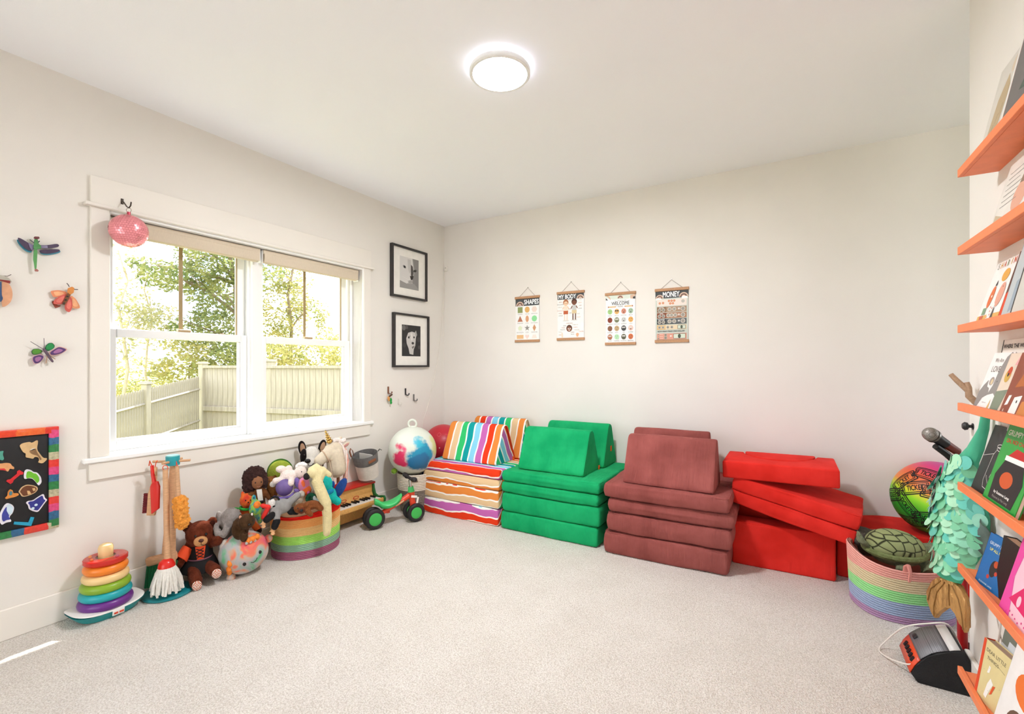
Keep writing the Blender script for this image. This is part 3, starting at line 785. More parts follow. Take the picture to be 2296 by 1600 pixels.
def magnet(name, label, polys, rimc, inner=None, k=.84, extra=()):
    c = centre([polys]); z0 = XL+.0145
    t = thing(name, label, 'magnet', (z0, c[0], c[1]), group='magnets on the black board')
    bk_ = plate(t, c, 'letter' if 'letter' in name else 'backing', polys, 0, .004, card(rimc), .0003)
    if inner: plate(t, c, 'face', grow(polys, k), .0042, .0008, card(inner), 0)
    for (nm, q, col) in extra: plate(t, c, nm, q, .0052, .0006, card(col), 0)
magnet('shark_magnet', 'pale wooden hammerhead shark magnet', [(0.6685, 0.8784), (0.6774, 0.8880), (0.7032, 0.8916), (0.7084, 0.8835), (0.7269, 0.8964), (0.7309, 0.8895), (0.7256, 0.8514), (0.7376, 0.8273), (0.7483, 0.8068), (0.7619, 0.8045), (0.7592, 0.7956), (0.7456, 0.7812), (0.7295, 0.7897), (0.7349, 0.7980), (0.7322, 0.8133), (0.7189, 0.8192), (0.7137, 0.8091), (0.7032, 0.8146), (0.6877, 0.8209), (0.6903, 0.8387), (0.6825, 0.8436), (0.6761, 0.8555)], '#d8b482', None, .8,
       (('belly', [(0.6980, 0.8484), (0.7216, 0.8594), (0.7269, 0.8364), (0.7429, 0.8040), (0.7376, 0.7975), (0.7295, 0.8212), (0.7111, 0.8316)], '#8a6844'), ('mouth', [(0.7032, 0.8556), (0.7184, 0.8592), (0.7189, 0.8532), (0.7058, 0.8501)], '#f2ece2')))
magnet('fish_magnet', 'teal fish tail magnet at the picture edge', [(0.5935, 0.8579), (0.6103, 0.8623), (0.6188, 0.8627), (0.6152, 0.8473), (0.6200, 0.8253), (0.6152, 0.8190), (0.6103, 0.8216), (0.5935, 0.8334)], '#4f9c8a')
magnet('fox_magnet', 'orange fox magnet with a red base', [(0.5911, 0.8092), (0.6103, 0.8057), (0.6249, 0.8066), (0.6397, 0.8022), (0.6447, 0.7888), (0.6521, 0.7820), (0.6509, 0.7714), (0.6372, 0.7794), (0.6323, 0.7643), (0.6249, 0.7711), (0.6103, 0.7775), (0.5911, 0.7777)], '#e0a06a', None, .8, (('base_patch', [(0.5959, 0.7855), (0.6200, 0.7827), (0.6274, 0.7706), (0.6103, 0.7775), (0.5959, 0.7774)], '#d02a30'),))
magnet('letter_magnet', 'red letter I magnet', [(0.6609, 0.7605), (0.6685, 0.7662), (0.6825, 0.7508), (0.6787, 0.7425), (0.6711, 0.7440), (0.6496, 0.7232), (0.6471, 0.7130), (0.6397, 0.7074), (0.6261, 0.7228), (0.6298, 0.7292), (0.6397, 0.7289), (0.6609, 0.7497)], '#d22028')
magnet('lizard_magnet', 'lime green lizard magnet with white outline', [(0.6851, 0.7594), (0.6928, 0.7652), (0.7058, 0.7590), (0.7163, 0.7459), (0.7269, 0.7439), (0.7402, 0.7189), (0.7429, 0.6923), (0.7322, 0.6779), (0.7242, 0.6963), (0.7111, 0.7175), (0.6980, 0.7221), (0.6851, 0.7193), (0.6825, 0.7344)], '#e8e4ec', '#6cba2a', .74)
magnet('bear_magnet', 'brown bear magnet with wooden rim', [(0.6647, 0.6658), (0.6749, 0.6852), (0.6928, 0.6940), (0.7189, 0.6827), (0.7282, 0.6732), (0.7295, 0.6618), (0.7216, 0.6488), (0.6980, 0.6397), (0.6774, 0.6392), (0.6698, 0.6574)], '#dcb88a', '#6b3a1c', .86, (('paw_patch', [(0.6928, 0.6647), (0.7006, 0.6629), (0.7071, 0.6467), (0.6954, 0.6458)], '#d6ac78'), ('muzzle', [(0.7097, 0.6719), (0.7189, 0.6723), (0.7216, 0.6599), (0.7137, 0.6573)], '#d6ac78')))
magnet('bird_magnet', 'orange bird magnet with blue wing', [(0.6310, 0.6737), (0.6385, 0.6845), (0.6471, 0.6771), (0.6484, 0.6624), (0.6647, 0.6604), (0.6672, 0.6508), (0.6546, 0.6448), (0.6372, 0.6437), (0.6261, 0.6410), (0.6225, 0.6490), (0.6310, 0.6559)], '#dc8a3c', None, .8, (('wing_patch', [(0.6347, 0.6692), (0.6409, 0.6767), (0.6459, 0.6684), (0.6434, 0.6565), (0.6360, 0.6565)], '#4a7f8c'),))
magnet('whale_magnet', 'navy whale magnet with white outline and eyes', [(0.6890, 0.6091), (0.6967, 0.6163), (0.7111, 0.6127), (0.7295, 0.6266), (0.7497, 0.6385), (0.7537, 0.6151), (0.7632, 0.6053), (0.7537, 0.5927), (0.7402, 0.5700), (0.7295, 0.5543), (0.7111, 0.5649), (0.6993, 0.5772), (0.6967, 0.5961)], '#ece4ee', '#2c2f86', .82,
       tuple(('eye', [(y+.006*math.cos(a), z+.006*math.sin(a)) for a in [j*PI/4 for j in range(8)]], '#d6ecf2') for y, z in [(0.7124, 0.5774), (0.7229, 0.5912)]))
magnet('orca_magnet', 'blue and white diving orca magnet', [(0.6055, 0.5809), (0.6200, 0.6159), (0.6298, 0.6241), (0.6447, 0.6132), (0.6521, 0.5969), (0.6471, 0.5731), (0.6347, 0.5586), (0.6447, 0.5343), (0.6249, 0.5365), (0.6127, 0.5276), (0.6055, 0.5456)], '#ece8f0', '#3a3f9a', .7, (('bubble', [(0.6274, 0.6140), (0.6372, 0.6169), (0.6484, 0.5978), (0.6447, 0.5737), (0.6347, 0.5675), (0.6274, 0.5891)], '#cfe2ee'),))
magnet('letter_magnet', 'blue letter L magnet', [(0.6521, 0.5322), (0.6980, 0.5153), (0.7058, 0.5387), (0.7176, 0.5336), (0.7071, 0.4961), (0.6496, 0.5203)], '#1f9cc0')

# framed photographs
def photo_frame(name, label, y0, y1, z0, z1, pw, ph):
    t = thing(name, label, 'picture', (XL, (y0+y1)/2, z0), group='framed animal photographs')
    w, h = y1-y0, z1-z0; fm = mat('#2c2826', .45, .05, 80); fr = .018
    for y in (-w/2+fr/2, w/2-fr/2): B().box((.018, y, h/2), (.034, fr, h), bev=.0015, seg=1).done('frame_side', fm, t, False)
    for z in (fr/2, h-fr/2): B().box((.018, 0, z), (.034, w-2*fr, fr), bev=.0015, seg=1).done('frame_rail', fm, t, False)
    B().box((.010, 0, h/2), (.012, w-2*fr, h-2*fr)).done('mat_board', paperm('#f1ede6'), t, False)
    return t, Ink(sheet_left(0, h/2, .0165), .00005), pw, ph
t, k, pw, ph = photo_frame('framed_photo', 'black framed grey photograph of a cat face', 2.994, 3.462, 1.869, 2.341, .25, .29)
k.rect(-pw/2, -ph/2, pw/2, ph/2, '#b9b6b3')
def bl(k, pts, c): k.poly([(p[0]*.125, p[1]*.145) for p in pts], c)
bl(k, [(-1, 1), (.3, 1), (.4, .3), (.2, -.4), (-.3, -.7), (-1, -.6)], '#d9d6d3'); bl(k, [(.35, 1), (1, 1), (1, -1), (.5, -1), (.3, -.5), (.55, .2)], '#8a8785')
bl(k, [(-.2, .9), (.15, .9), (.2, .2), (.0, 0), (-.15, .3)], '#c5c2bf'); bl(k, [(.15, .6), (.35, .5), (.45, .1), (.35, -.2), (.15, -.1)], '#55514f')
k.disc(-.065, .052, .022, '#8d8a88', .013, rot=-.4); k.disc(-.062, .052, .012, '#1c1a1a', .011); k.disc(.075, .036, .026, '#5a5755', .012, rot=.3); k.disc(.074, .035, .010, '#161414', .009)
bl(k, [(.05, -.15), (.45, -.1), (.35, -.35), (.15, -.4)], '#2f2b2a'); bl(k, [(-.2, -.5), (.1, -.42), (.4, -.45), (.2, -.62), (-.05, -.62)], '#a3a09d'); bl(k, [(-1, -.55), (-.3, -.68), (.5, -.6), (1, -.9), (1, -1), (-1, -1)], '#9b9896')
k.line([(-.01, -.06), (-.10, -.04)], .0015, '#efecea'); k.line([(.0, -.072), (-.09, -.085)], .0015, '#efecea')
k.done('photograph', t)
t, k, pw, ph = photo_frame('framed_photo', 'black framed dark photograph of a pale dog head', 3.018, 3.491, 1.23, 1.725, .25, .29)
k.rect(-pw/2, -ph/2, pw/2, ph/2, '#2e2c2c')
for (x, y, r, c_) in ((-.8, .8, .2, '#6b6866'), (-.5, .85, .15, '#514e4d'), (.8, .1, .2, '#403d3d'), (.85, -.4, .15, '#4a4746'), (-.75, -.3, .18, '#3c3a39')): k.disc(x*.125, y*.145, r*.125, c_, n=9)
bl(k, [(-.55, .15), (-.35, .5), (.05, .6), (.35, .55), (.5, .3), (.42, -.3), (.25, -.55), (.2, -.9), (-.2, -.85), (-.3, -.5), (-.5, -.2)], '#c9c5c1')
bl(k, [(.35, .55), (.5, .7), (.62, .4), (.5, .25)], '#a8a4a0'); bl(k, [(-.1, .5), (.1, .5), (.15, .05), (-.05, .0)], '#dedad6'); k.disc(-.035, .03, .011, '#2c2928'); k.disc(.035, .034, .010, '#2c2928')
k.disc(.018, -.022, .017, '#35302f', .012); bl(k, [(.02, -.4), (.3, -.3), (.3, -.42), (.1, -.52)], '#7a7571'); bl(k, [(-.3, .3), (-.1, .25), (-.12, .33)], '#8d8884')
k.done('photograph', t)

# mirror ball on its hook
pink = mat('#ffa2aa', .3, metal=.6)
pc = Vector((-2.965, 1.051, 1.950))
t = thing('mirror_ball', 'pink mirror ball hanging from a hook over the window corner', 'mirror ball', pc)
R0 = .083
B().ell((0, 0, 0), R0-.003, n=32, k=20).done('core', mat('#e27a84', .5), t)
b = B(); nl = 22
for i in range(nl):
    la = -PI/2+PI*(i+.5)/nl; h = PI/nl*R0*.46; n = max(4, int(2*PI*R0*math.cos(la)/(PI/nl*R0)))
    for j in range(n):
        lo_ = 2*PI*(j+.5*(i % 2))/n
        nrm = Vector((math.cos(la)*math.cos(lo_), math.cos(la)*math.sin(lo_), math.sin(la)))
        nrm2 = (nrm+Vector((R_.gauss(0, .05), R_.gauss(0, .05), R_.gauss(0, .05)))).normalized()
        e1 = Vector((-math.sin(lo_), math.cos(lo_), 0)); e1 = (e1-nrm2*e1.dot(nrm2)).normalized(); e2 = nrm2.cross(e1)
        w_ = PI*R0*math.cos(la)/n*.92; p = nrm*R0
        vs_ = [b._v(p+e1*a*w_+e2*c_*h) for a, c_ in ((-1, -1), (1, -1), (1, 1), (-1, 1))]
        b.bm.faces.new(vs_)
tag(b.done('mirror_tile', pink, t, False, recalc=False), kind='stuff')
B().lathe([(.001, .018), (.008, .016), (.008, 0), (.016, -.004)], (0, 0, R0), 14, cap0=False).done('cap', mat('#c04a5a', .3, metal=.6), t)
B().torus((0, 0, R0+.026), .012, .0012, (PI/2, 0, .6), 20, 6).done('loop', metalm('#8a7a6a'), t)
hk = thing('hook', 'dark metal wall hook above the pink mirror ball', 'hook', (XL+.02, pc.y, pc.z+R0+.06))
B().tube([(0, -.004, .03), (.02, 0, .02), (.06, 0, -.012), (.085, 0, -.022), (.105, 0, -.014), (.112, 0, .004)], .0032, 8).done('hook_arm', metalm('#4a423c', .4), hk)
B().box((.002, 0, .026), (.004, .012, .03), bev=.001).done('hook_plate', metalm('#4a423c', .4), hk)

# small adhesive hooks
def small_hook(label, y, z, col, s=1.0):
    t = thing('wall_hook', label, 'hook', (XL, y, z), group='small adhesive wall hooks')
    m = plastic(col, .45)
    B().box((.004, 0, .018*s), (.008, .016*s, .062*s), bev=.0035).done('back_plate', m, t)
    B().tube([(.006, 0, -.004*s), (.012, .004*s, -.014*s), (.022, .014*s, -.016*s), (.026, .022*s, -.008*s), (.026, .023*s, .004*s)], .0055*s, 8).done('prong', m, t)
small_hook('black adhesive hook below the dog photograph', 3.19, .985, '#2f2d2c')
small_hook('grey adhesive hook below the dog photograph', 3.30, .925, '#6f6b66')
small_hook('clear adhesive hook beside the brown hook', 3.10, .905, '#ded8cf', .8)
small_hook('brown adhesive hook holding a keychain', 2.974, 1.01, '#7a4a30')
t = thing('keychain', 'bunch of small orange and green charms hanging on the brown hook', 'keychain', (XL+.024, 2.974, .985))
B().torus((0, .004, .004), .010, .0012, (PI/2, 0, 1.2), 16, 6).done('key_ring', metalm(), t)
B().cap((.004, -.01, -.012), (.004, .022, .002), .007, .006).done('brown_charm', fabric('#5a3a28'), t)
B().ell((.003, -.016, -.034), (.008, .013, .024), (.4, 0, 0)).done('orange_charm', fabric('#e0a060'), t)
B().ell((.008, .004, -.045), (.007, .013, .018)).ell((.008, .006, -.068), (.007, .012, .014)).done('green_charm', fabric('#2fa04a'), t)

# corner sensor and its cable
t = thing('corner_sensor', 'small white sensor stuck on the wall in the room corner', 'sensor', (-3.035, YB, 2.24))
B().box((0, -.010, 0), (.035, .02, .05), bev=.006).done('housing', plastic('#e9e4dc'), t)
B().ell((0, -.021, .006), (.008, .004, .008)).done('lens', plastic('#c9c4bc'), t)
cab = B().tube(smooth_pts([(-3.04, 3.74, 2.215), (-3.058, 3.735, 2.0), (-3.06, 3.70, 1.6), (-3.062, 3.62, 1.2), (-3.062, 3.50, .85), (-3.062, 3.42, .66), (-3.06, 3.42, .3)]), .0028, 6).done('sensor_cable', plastic('#e6dfd4'))
tag(cab, 'thin white cable running down the wall by the corner', 'cable')

# felt and rope bucket hung by its leather loop
t = thing('hanging_bucket', 'grey felt and white rope bucket hanging on the wall', 'bucket', (XL+.105, 2.66, .335), (0, .06, 0))
t.rotation_euler = (math.radians(14), math.radians(3), 0)
felt = mat('#6a6866', 1, .5, 160, .15, 60, .2); rope_w = mat('#ddd6cc', 1, .3, 260, .06, 40)
def coil(b, r0, r1, z0, z1, n, sx=1.0, sy=1.0, fn=None, rr=None):
    dz = (z1-z0)/n; rr = rr or dz*.55; prof = []
    for i in range(n):
        z = z0+dz*(i+.5); f = (z-z0)/max(z1-z0, 1e-6); r = r0+(r1-r0)*f
        for a in (-70, -35, 0, 35, 70): prof.append((r+rr*(math.cos(math.radians(a))-.5), z+dz*.5*math.sin(math.radians(a))/math.sin(math.radians(70))*.98))
    return b.lathe(prof, n=44, sx=sx, sy=sy, cap0=False, cap1=False, fn=fn)
coil(B(), .078, .090, 0, .125, 16).lathe([(.001, .002), (.079, .002)], n=44, cap0=False, cap1=False).done('rope_body', rope_w, t)
B().lathe([(.091, .124), (.094, .126), (.100, .20), (.098, .204), (.094, .20), (.084, .125), (.068, .02), (.001, .015)], n=40, cap0=False, cap1=False).done('felt_band', felt, t)
lea = mat('#8a5230', .6, .1, 80, .1, 20)
B().box((.098, -.02, .165), (.004, .075, .022), rot=(0, -.1, 0), bev=.002).done('leather_patch', lea, t)
B().tube([(-.085, -.068, .19), (-.085, -.075, .24), (-.085, -.062, .262), (-.08, -.050, .24), (-.08, -.046, .19)], .006, 8, flat=.4).done('leather_loop', lea, t)
B().tube([(.06, .085, .2), (.06, .105, .21), (.075, .11, .2)], .007, 8, flat=.4).done('leather_loop', mat('#2a2624', .6), t)
B().box((.02, -.01, .185), (.12, .004, .05), rot=(.0, .1, .25)).done('paper_liner', paperm('#e6e3de'), t, False)

# ------------------------------------------------------------------ four hanging charts on the back wall
bar_m = woodm('#b98a62', (40, 6, 6)); string_m = mat('#8a7460', .9)
def chart(label, x0, x1, z0, z1, nx, nz, paper='#f3f2ef'):
    w, h = x1-x0, z1-z0; xc = (x0+x1)/2
    t = thing('hanging_chart', label, 'poster', (xc, YB, z0), group='educational charts on the back wall')
    B().box((0, -.006, h/2), (w-.012, .0012, h-.01)).done('sheet', paperm(paper), t, False)
    for z in (.011, h-.011): B().box((0, -.008, z), (w, .014, .022), bev=.002, seg=1).done('wood_bar', bar_m, t, False)
    B().tube([(-w*.31, -.006, h), (nx-xc, -.005, nz-z0), (w*.31, -.006, h)], .0013, 5).done('string', string_m, t)
    B().tube([(nx-xc, .0, nz-z0+.002), (nx-xc, -.008, nz-z0+.003)], .0025, 8).done('nail', metalm('#9a9a98'), t)
    return t, Ink(sheet_back(0, 0, -.0068), .00003), w, h
def rainbow(k, x, y, r, cols, n=16):
    for i, c_ in enumerate(cols): k.disc(x, y, r*(1-i/len(cols)), c_, n=n, a0=0, a1=PI)
RB = ['#e6cdb8', '#b08a78', '#4a4646', '#c99a84', '#e6d2c0', '#8a6a5c']
# SHAPES
t, k, w, h = chart('hanging chart titled SHAPES with twelve coloured shapes', -2.213, -1.952, 1.462, 1.886, -2.077, 1.964)
hw = w/2-.006
k.rect(-hw, h-.088, hw, h-.02, '#474a4c'); rainbow(k, -.078, h-.086, .040, RB); k.text('SHAPES', .043, h-.074, .060, '#ffffff', bold=.014, fit=.150)
CX = (-.075, .0, .075); RY = (.300, .215, .130, .050)
k.rect(CX[0]-.026, RY[0]-.027, CX[0]+.026, RY[0]+.027, '#8f9a62'); k.disc(CX[1], RY[0], .026, '#e0b06a', .028); k.disc(CX[2], RY[0], .029, '#ecd8cc', n=6)
k.poly([(CX[0]-.028, RY[1]-.024), (CX[0]+.028, RY[1]-.024), (CX[0], RY[1]+.030)], '#b9785c'); k.disc(CX[1], RY[1], .017, '#d8a078', .030); k.disc(CX[2], RY[1], .029, '#8fd89a', n=8)
k.disc(CX[0], RY[2], .024, '#dfe8c8', n=5, rot=PI/2)
k.poly([(CX[1]+(.030 if j % 2 == 0 else .012)*math.sin(j*PI/5), RY[2]+(.030 if j % 2 == 0 else .012)*math.cos(j*PI/5)) for j in range(10)], '#8f8c86')
k.poly([(CX[2], RY[2]+.032), (CX[2]+.018, RY[2]), (CX[2], RY[2]-.032), (CX[2]-.018, RY[2])], '#c9946c')
k.rect(CX[0]-.036, RY[3]-.018, CX[0]+.036, RY[3]+.018, '#e8bc88')
k.poly([(CX[1], RY[3]-.024), (CX[1]+.022, RY[3]+.006), (CX[1]+.012, RY[3]+.020), (CX[1], RY[3]+.010), (CX[1]-.012, RY[3]+.020), (CX[1]-.022, RY[3]+.006)], '#efd6cc')
k.poly([(CX[2]-.026, RY[3]-.016), (CX[2]+.026, RY[3]-.016), (CX[2]+.015, RY[3]+.016), (CX[2]-.015, RY[3]+.016)], '#f0e0d6')
for names, y in zip((('SQUARE', 'CIRCLE', 'HEXAGON'), ('TRIANGLE', 'OVAL', 'OCTAGON'), ('PENTAGON', 'STAR', 'DIAMOND'), ('RECTANGLE', 'HEART', '')), RY):
    for x, s_ in zip(CX, names):
        if s_: k.text(s_, x, y-.044, .0135, '#8a8a88', bold=.004)
k.done('chart_print', t)
# MY BODY
t, k, w, h = chart('hanging chart titled MY BODY with two standing children', -1.780, -1.517, 1.467, 1.897, -1.644, 1.977)
k.rect(-hw, h-.070, hw, h-.02, '#474a4c'); k.text('MY BODY', -.032, h-.063, .052, '#ffffff', bold=.014, fit=.165); rainbow(k, .092, h-.069, .034, RB)
def kid(x, y, sk, hair, legs, top):
    k.disc(x, y-.002, .032, '#dcdcd8', .006)
    for sg in (-1, 1): k.rect(x+sg*.012-.005, y, x+sg*.012+.005, y+.075, legs)
    k.rect(x-.022, y+.055, x+.022, y+.088, '#c0603a' if sk == '#f2c9a6' else '#d8c49a'); k.rect(x-.019, y+.085, x+.019, y+.128, top)
    for sg in (-1, 1): k.line([(x+sg*.018, y+.122), (x+sg*.030, y+.10)], .008, sk)
    k.disc(x, y+.158, .026, hair, .028); k.disc(x, y+.148, .020, sk, .020); k.disc(x-.007, y+.15, .003, '#3a2a22'); k.disc(x+.008, y+.15, .003, '#3a2a22')
kid(-.045, .175, '#f2c9a6', '#b0704c', '#f2d6c2', '#f4dcc8'); kid(.035, .178, '#7a4a34', '#4a2c24', '#6a4232', '#c9cac6')
k.disc(-.012, .105, .028, '#5a3628', .030); k.disc(-.012, .098, .022, '#8a5a42', .022); k.disc(-.020, .102, .005, '#f4f0ea'); k.disc(-.003, .102, .005, '#f4f0ea'); k.disc(-.012, .089, .008, '#f0dcd4', .004)
k.poly([(-.085, .025), (-.070, .025), (-.072, .06), (-.080, .075), (-.088, .06)], '#f2d9c4'); k.poly([(.058, .03), (.072, .03), (.080, .055), (.070, .062), (.058, .062), (.050, .052)], '#e8b48c')
tags = ((-.095, .335, 'head'), (-.098, .313, 'shoulder'), (-.098, .29, 'elbow'), (-.100, .258, 'stomach'), (-.098, .235, 'knee'), (-.094, .215, 'ankle'), (-.005, .345, 'hair'), (-.006, .312, 'ear'), (-.004, .27, 'chest'), (-.002, .235, 'leg'),
        (.092, .345, 'face'), (.090, .32, 'neck'), (.092, .295, 'arm'), (.090, .27, 'hand'), (.072, .225, 'knee'), (.078, .195, 'foot'), (-.010, .145, 'forehead'), (-.055, .125, 'eyes'), (.045, .130, 'eyebrow'), (.046, .108, 'cheeks'), (-.070, .108, 'nose'), (-.075, .09, 'mouth'), (.060, .085, 'fingers'), (.100, .07, 'thumb'), (.020, .065, 'wrist'), (.02, .048, 'palm'), (-.10, .07, 'toes'), (-.10, .045, 'heel'))
for j, (x, y, s_) in enumerate(tags): k.text(s_.upper(), x, y, .0125, ('#a0735c', '#6a6a66', '#b5b0a0', '#d09a78')[j % 4], bold=.004)
k.done('chart_print', t)
# WELCOME
t, k, w, h = chart('hanging chart reading WELCOME with sixteen round feeling faces', -1.333, -1.072, 1.416, 1.852, -1.200, 1.933, '#f4f4f3')
k.poly([(-hw, h-.02), (hw, h-.02), (hw, h-.04), (.06, h-.058), (-.06, h-.058), (-hw, h-.04)], '#dde6da')
rainbow(k, 0, h-.05, .026, RB); k.disc(-hw, h-.06, .042, '#d8b8a0', n=14, a0=0, a1=PI/2+.0); k.poly([(-hw, h-.06), (-hw+.02, h-.06), (-hw, h-.04)], '#4a4646'); k.poly([(hw, h-.02), (hw-.042, h-.03), (hw-.04, h-.058), (hw, h-.062)], '#d8b8a0'); k.poly([(hw, h-.04), (hw-.018, h-.045), (hw-.02, h-.06), (hw, h-.062)], '#4a4646')
k.text('ALL FEELINGS ARE', 0, h-.074, .0135, '#9a9a98', bold=.003, fit=.10); k.text('WELCOME', 0, h-.104, .040, '#3a3c3e', bold=.008, fit=.150); k.text('HERE', 0, h-.124, .020, '#8a8a88', bold=.004)
for sg in (-1, 1):
    k.rect(min(sg*.045, sg*.098), h-.124, max(sg*.045, sg*.098), h-.113, '#e0bc8c'); k.poly([(sg*.045, h-.124), (sg*.045, h-.113), (sg*.030, h-.1185)], '#c99a6c'); k.rect(min(sg*.098, sg*.106), h-.124, max(sg*.098, sg*.106), h-.113, '#a86a50')
FC = (('#a9cf8a', '#e2b06c', '#d08a74', '#a8c0a4'), ('#8a3c26', '#7d8262', '#d2d2ce', '#e2ac62'), ('#8f6248', '#c2a47c', '#454648', '#e8c0b0'), ('#b07050', '#b8e0b6', '#62604c', '#d0744a'))
FN = (('HAPPY', 'PROUD', 'EXCITED', 'SILLY'), ('RELAXED', 'NERVOUS', 'CONFIDENT', 'CALM'), ('ANNOYED', 'SICK', 'SAD', 'SCARED'), ('ANGRY', 'HOPEFUL', 'FRUSTRATED', 'EMBARRASSED'))
for r_ in range(4):
    for c_ in range(4):
        x, y = -.088+.0585*c_, h-.158-.0700*r_
        k.disc(x, y, .0205, FC[r_][c_], .0225); dk = '#2a2624'
        if (r_, c_) == (0, 1):
            for sg in (-1, 1): k.disc(x+sg*.008, y+.006, .007, dk)
        elif (r_, c_) in ((1, 1), (2, 2), (3, 0), (3, 2), (2, 3)):
            for sg in (-1, 1): k.disc(x+sg*.007, y+.006, .006, '#f4f2ee'); k.disc(x+sg*.007, y+.006, .0025, dk)
        else:
            for sg in (-1, 1): k.disc(x+sg*.007, y+.006, .0028, dk)
        if (r_, c_) in ((0, 2), (0, 3), (1, 2), (2, 3)): k.disc(x, y-.006, .008, dk, .006, a0=PI, a1=2*PI)
        elif (r_, c_) in ((2, 2), (3, 3), (3, 0), (2, 1)): k.line([(x-.007, y-.011), (x, y-.008), (x+.007, y-.011)], .002, dk)
        else: k.line([(x-.007, y-.007), (x, y-.011), (x+.007, y-.007)], .002, dk)
        k.text(FN[r_][c_], x, y-.037, .0105, '#6a6a68', bold=.004, fit=min(.05, .0068*len(FN[r_][c_])))
k.done('chart_print', t)
# MONEY
t, k, w, h = chart('hanging chart titled MONEY with rows of coins and bills', -.921, -.664, 1.426, 1.852, -.794, 1.917, '#ccd2c8')
k.rect(-hw, h-.078, hw, h-.02, '#474a4c'); k.text('MONEY', -.004, h-.068, .058, '#ffffff', bold=.014, fit=.125); rainbow(k, -.092, h-.078, .030, RB); rainbow(k, .090, h-.074, .034, RB)
for x, y, r in ((-.105, h-.083, .016), (-.090, h-.086, .014), (.09, h-.078, .016), (.105, h-.08, .016)): k.disc(x, y, r, '#f6f6f4', r*.7)
k.rect(-.112, h-.138, .112, h-.086, '#efe0d6')
for x, y in ((-.09, h-.115), (-.065, h-.114), (-.020, h-.10), (.0, h-.10), (.020, h-.10), (-.010, h-.12), (.010, h-.12)): k.disc(x, y, .009, '#cf8458'); k.disc(x, y, .005, '#e0a07c')
k.disc(.085, h-.107, .013, '#bdb8ae')
for i, (a, c2) in enumerate((('#8a6a4e', '#ab8f76'), ('#84492f', '#a87a5e'), ('#3a3d40', '#5c6062'))):
    y1 = h-.144-.0475*i; y0 = y1-.043
    k.rect(-.112, y0, .112, y1, c2); k.rect(-.112, y0, -.040, y1, a)
    for x in (-.092, -.062): k.disc(x, y0+.017, .013, '#d6d0c4'); k.disc(x, y0+.017, .010, '#8f8a80')
    k.text(('NICKEL', 'DIME', 'QUARTER')[i], -.077, y1-.011, .011, '#f4f2ee')
    for x in ((-.015, .020) if i != 1 else (-.025, 0, .028)): k.disc(x, y0+.022, .015 if x > -.03 else .012, '#d9d2c6'); k.disc(x, y0+.022, .011, '#a39d92')
    k.rect(.047, y0+.019, .063, y0+.023, '#f6f4f0'); k.rect(.047, y0+.026, .063, y0+.030, '#f6f4f0'); k.disc(.085, y0+.022, .017, '#d6cfc4'); k.disc(.085, y0+.022, .013, '#9c968c')
y1 = h-.288; k.rect(-.112, y1-.036, .112, y1, '#e6d2b0'); k.rect(-.112, y1-.036, -.045, y1, '#ddb982')
for x in (-.092, -.065, -.028, .002): k.disc(x, y1-.018, .012, '#c9c2b4'); k.disc(x, y1-.018, .008, '#8f8a80')
def bill(x0, y0, x1, y1):
    k.rect(x0, y0, x1, y1, '#5f6a58'); k.rect(x0+.003, y0+.003, x1-.003, y1-.003, '#d4dccb'); k.disc((x0+x1)/2, (y0+y1)/2, (y1-y0)*.30, '#4f584a', (y1-y0)*.42)
bill(.045, y1-.033, .105, y1-.004)
k.text('HOW MANY MAKE ONE DOLLAR?', -.004, y1-.055, .0165, '#3a3e40', bold=.008, fit=.205)
k.rect(-.112, .024, .112, .072, '#d99a86')
for x, y, r in ((-.100, .064, .006), (-.100, .048, .004), (-.100, .033, .007), (-.045, .060, .011), (-.045, .038, .013)): k.disc(x, y, r, '#b4aca0'); k.disc(x, y, r*.7, '#8a8478')
for y in (.064, .048, .033): k.rect(-.090, y-.001, -.064, y+.001, '#f2e6de')
k.rect(-.012, .045, .002, .049, '#f6f0ea'); k.rect(-.012, .052, .002, .056, '#f6f0ea'); bill(.014, .030, .104, .068)
k.done('chart_print', t)

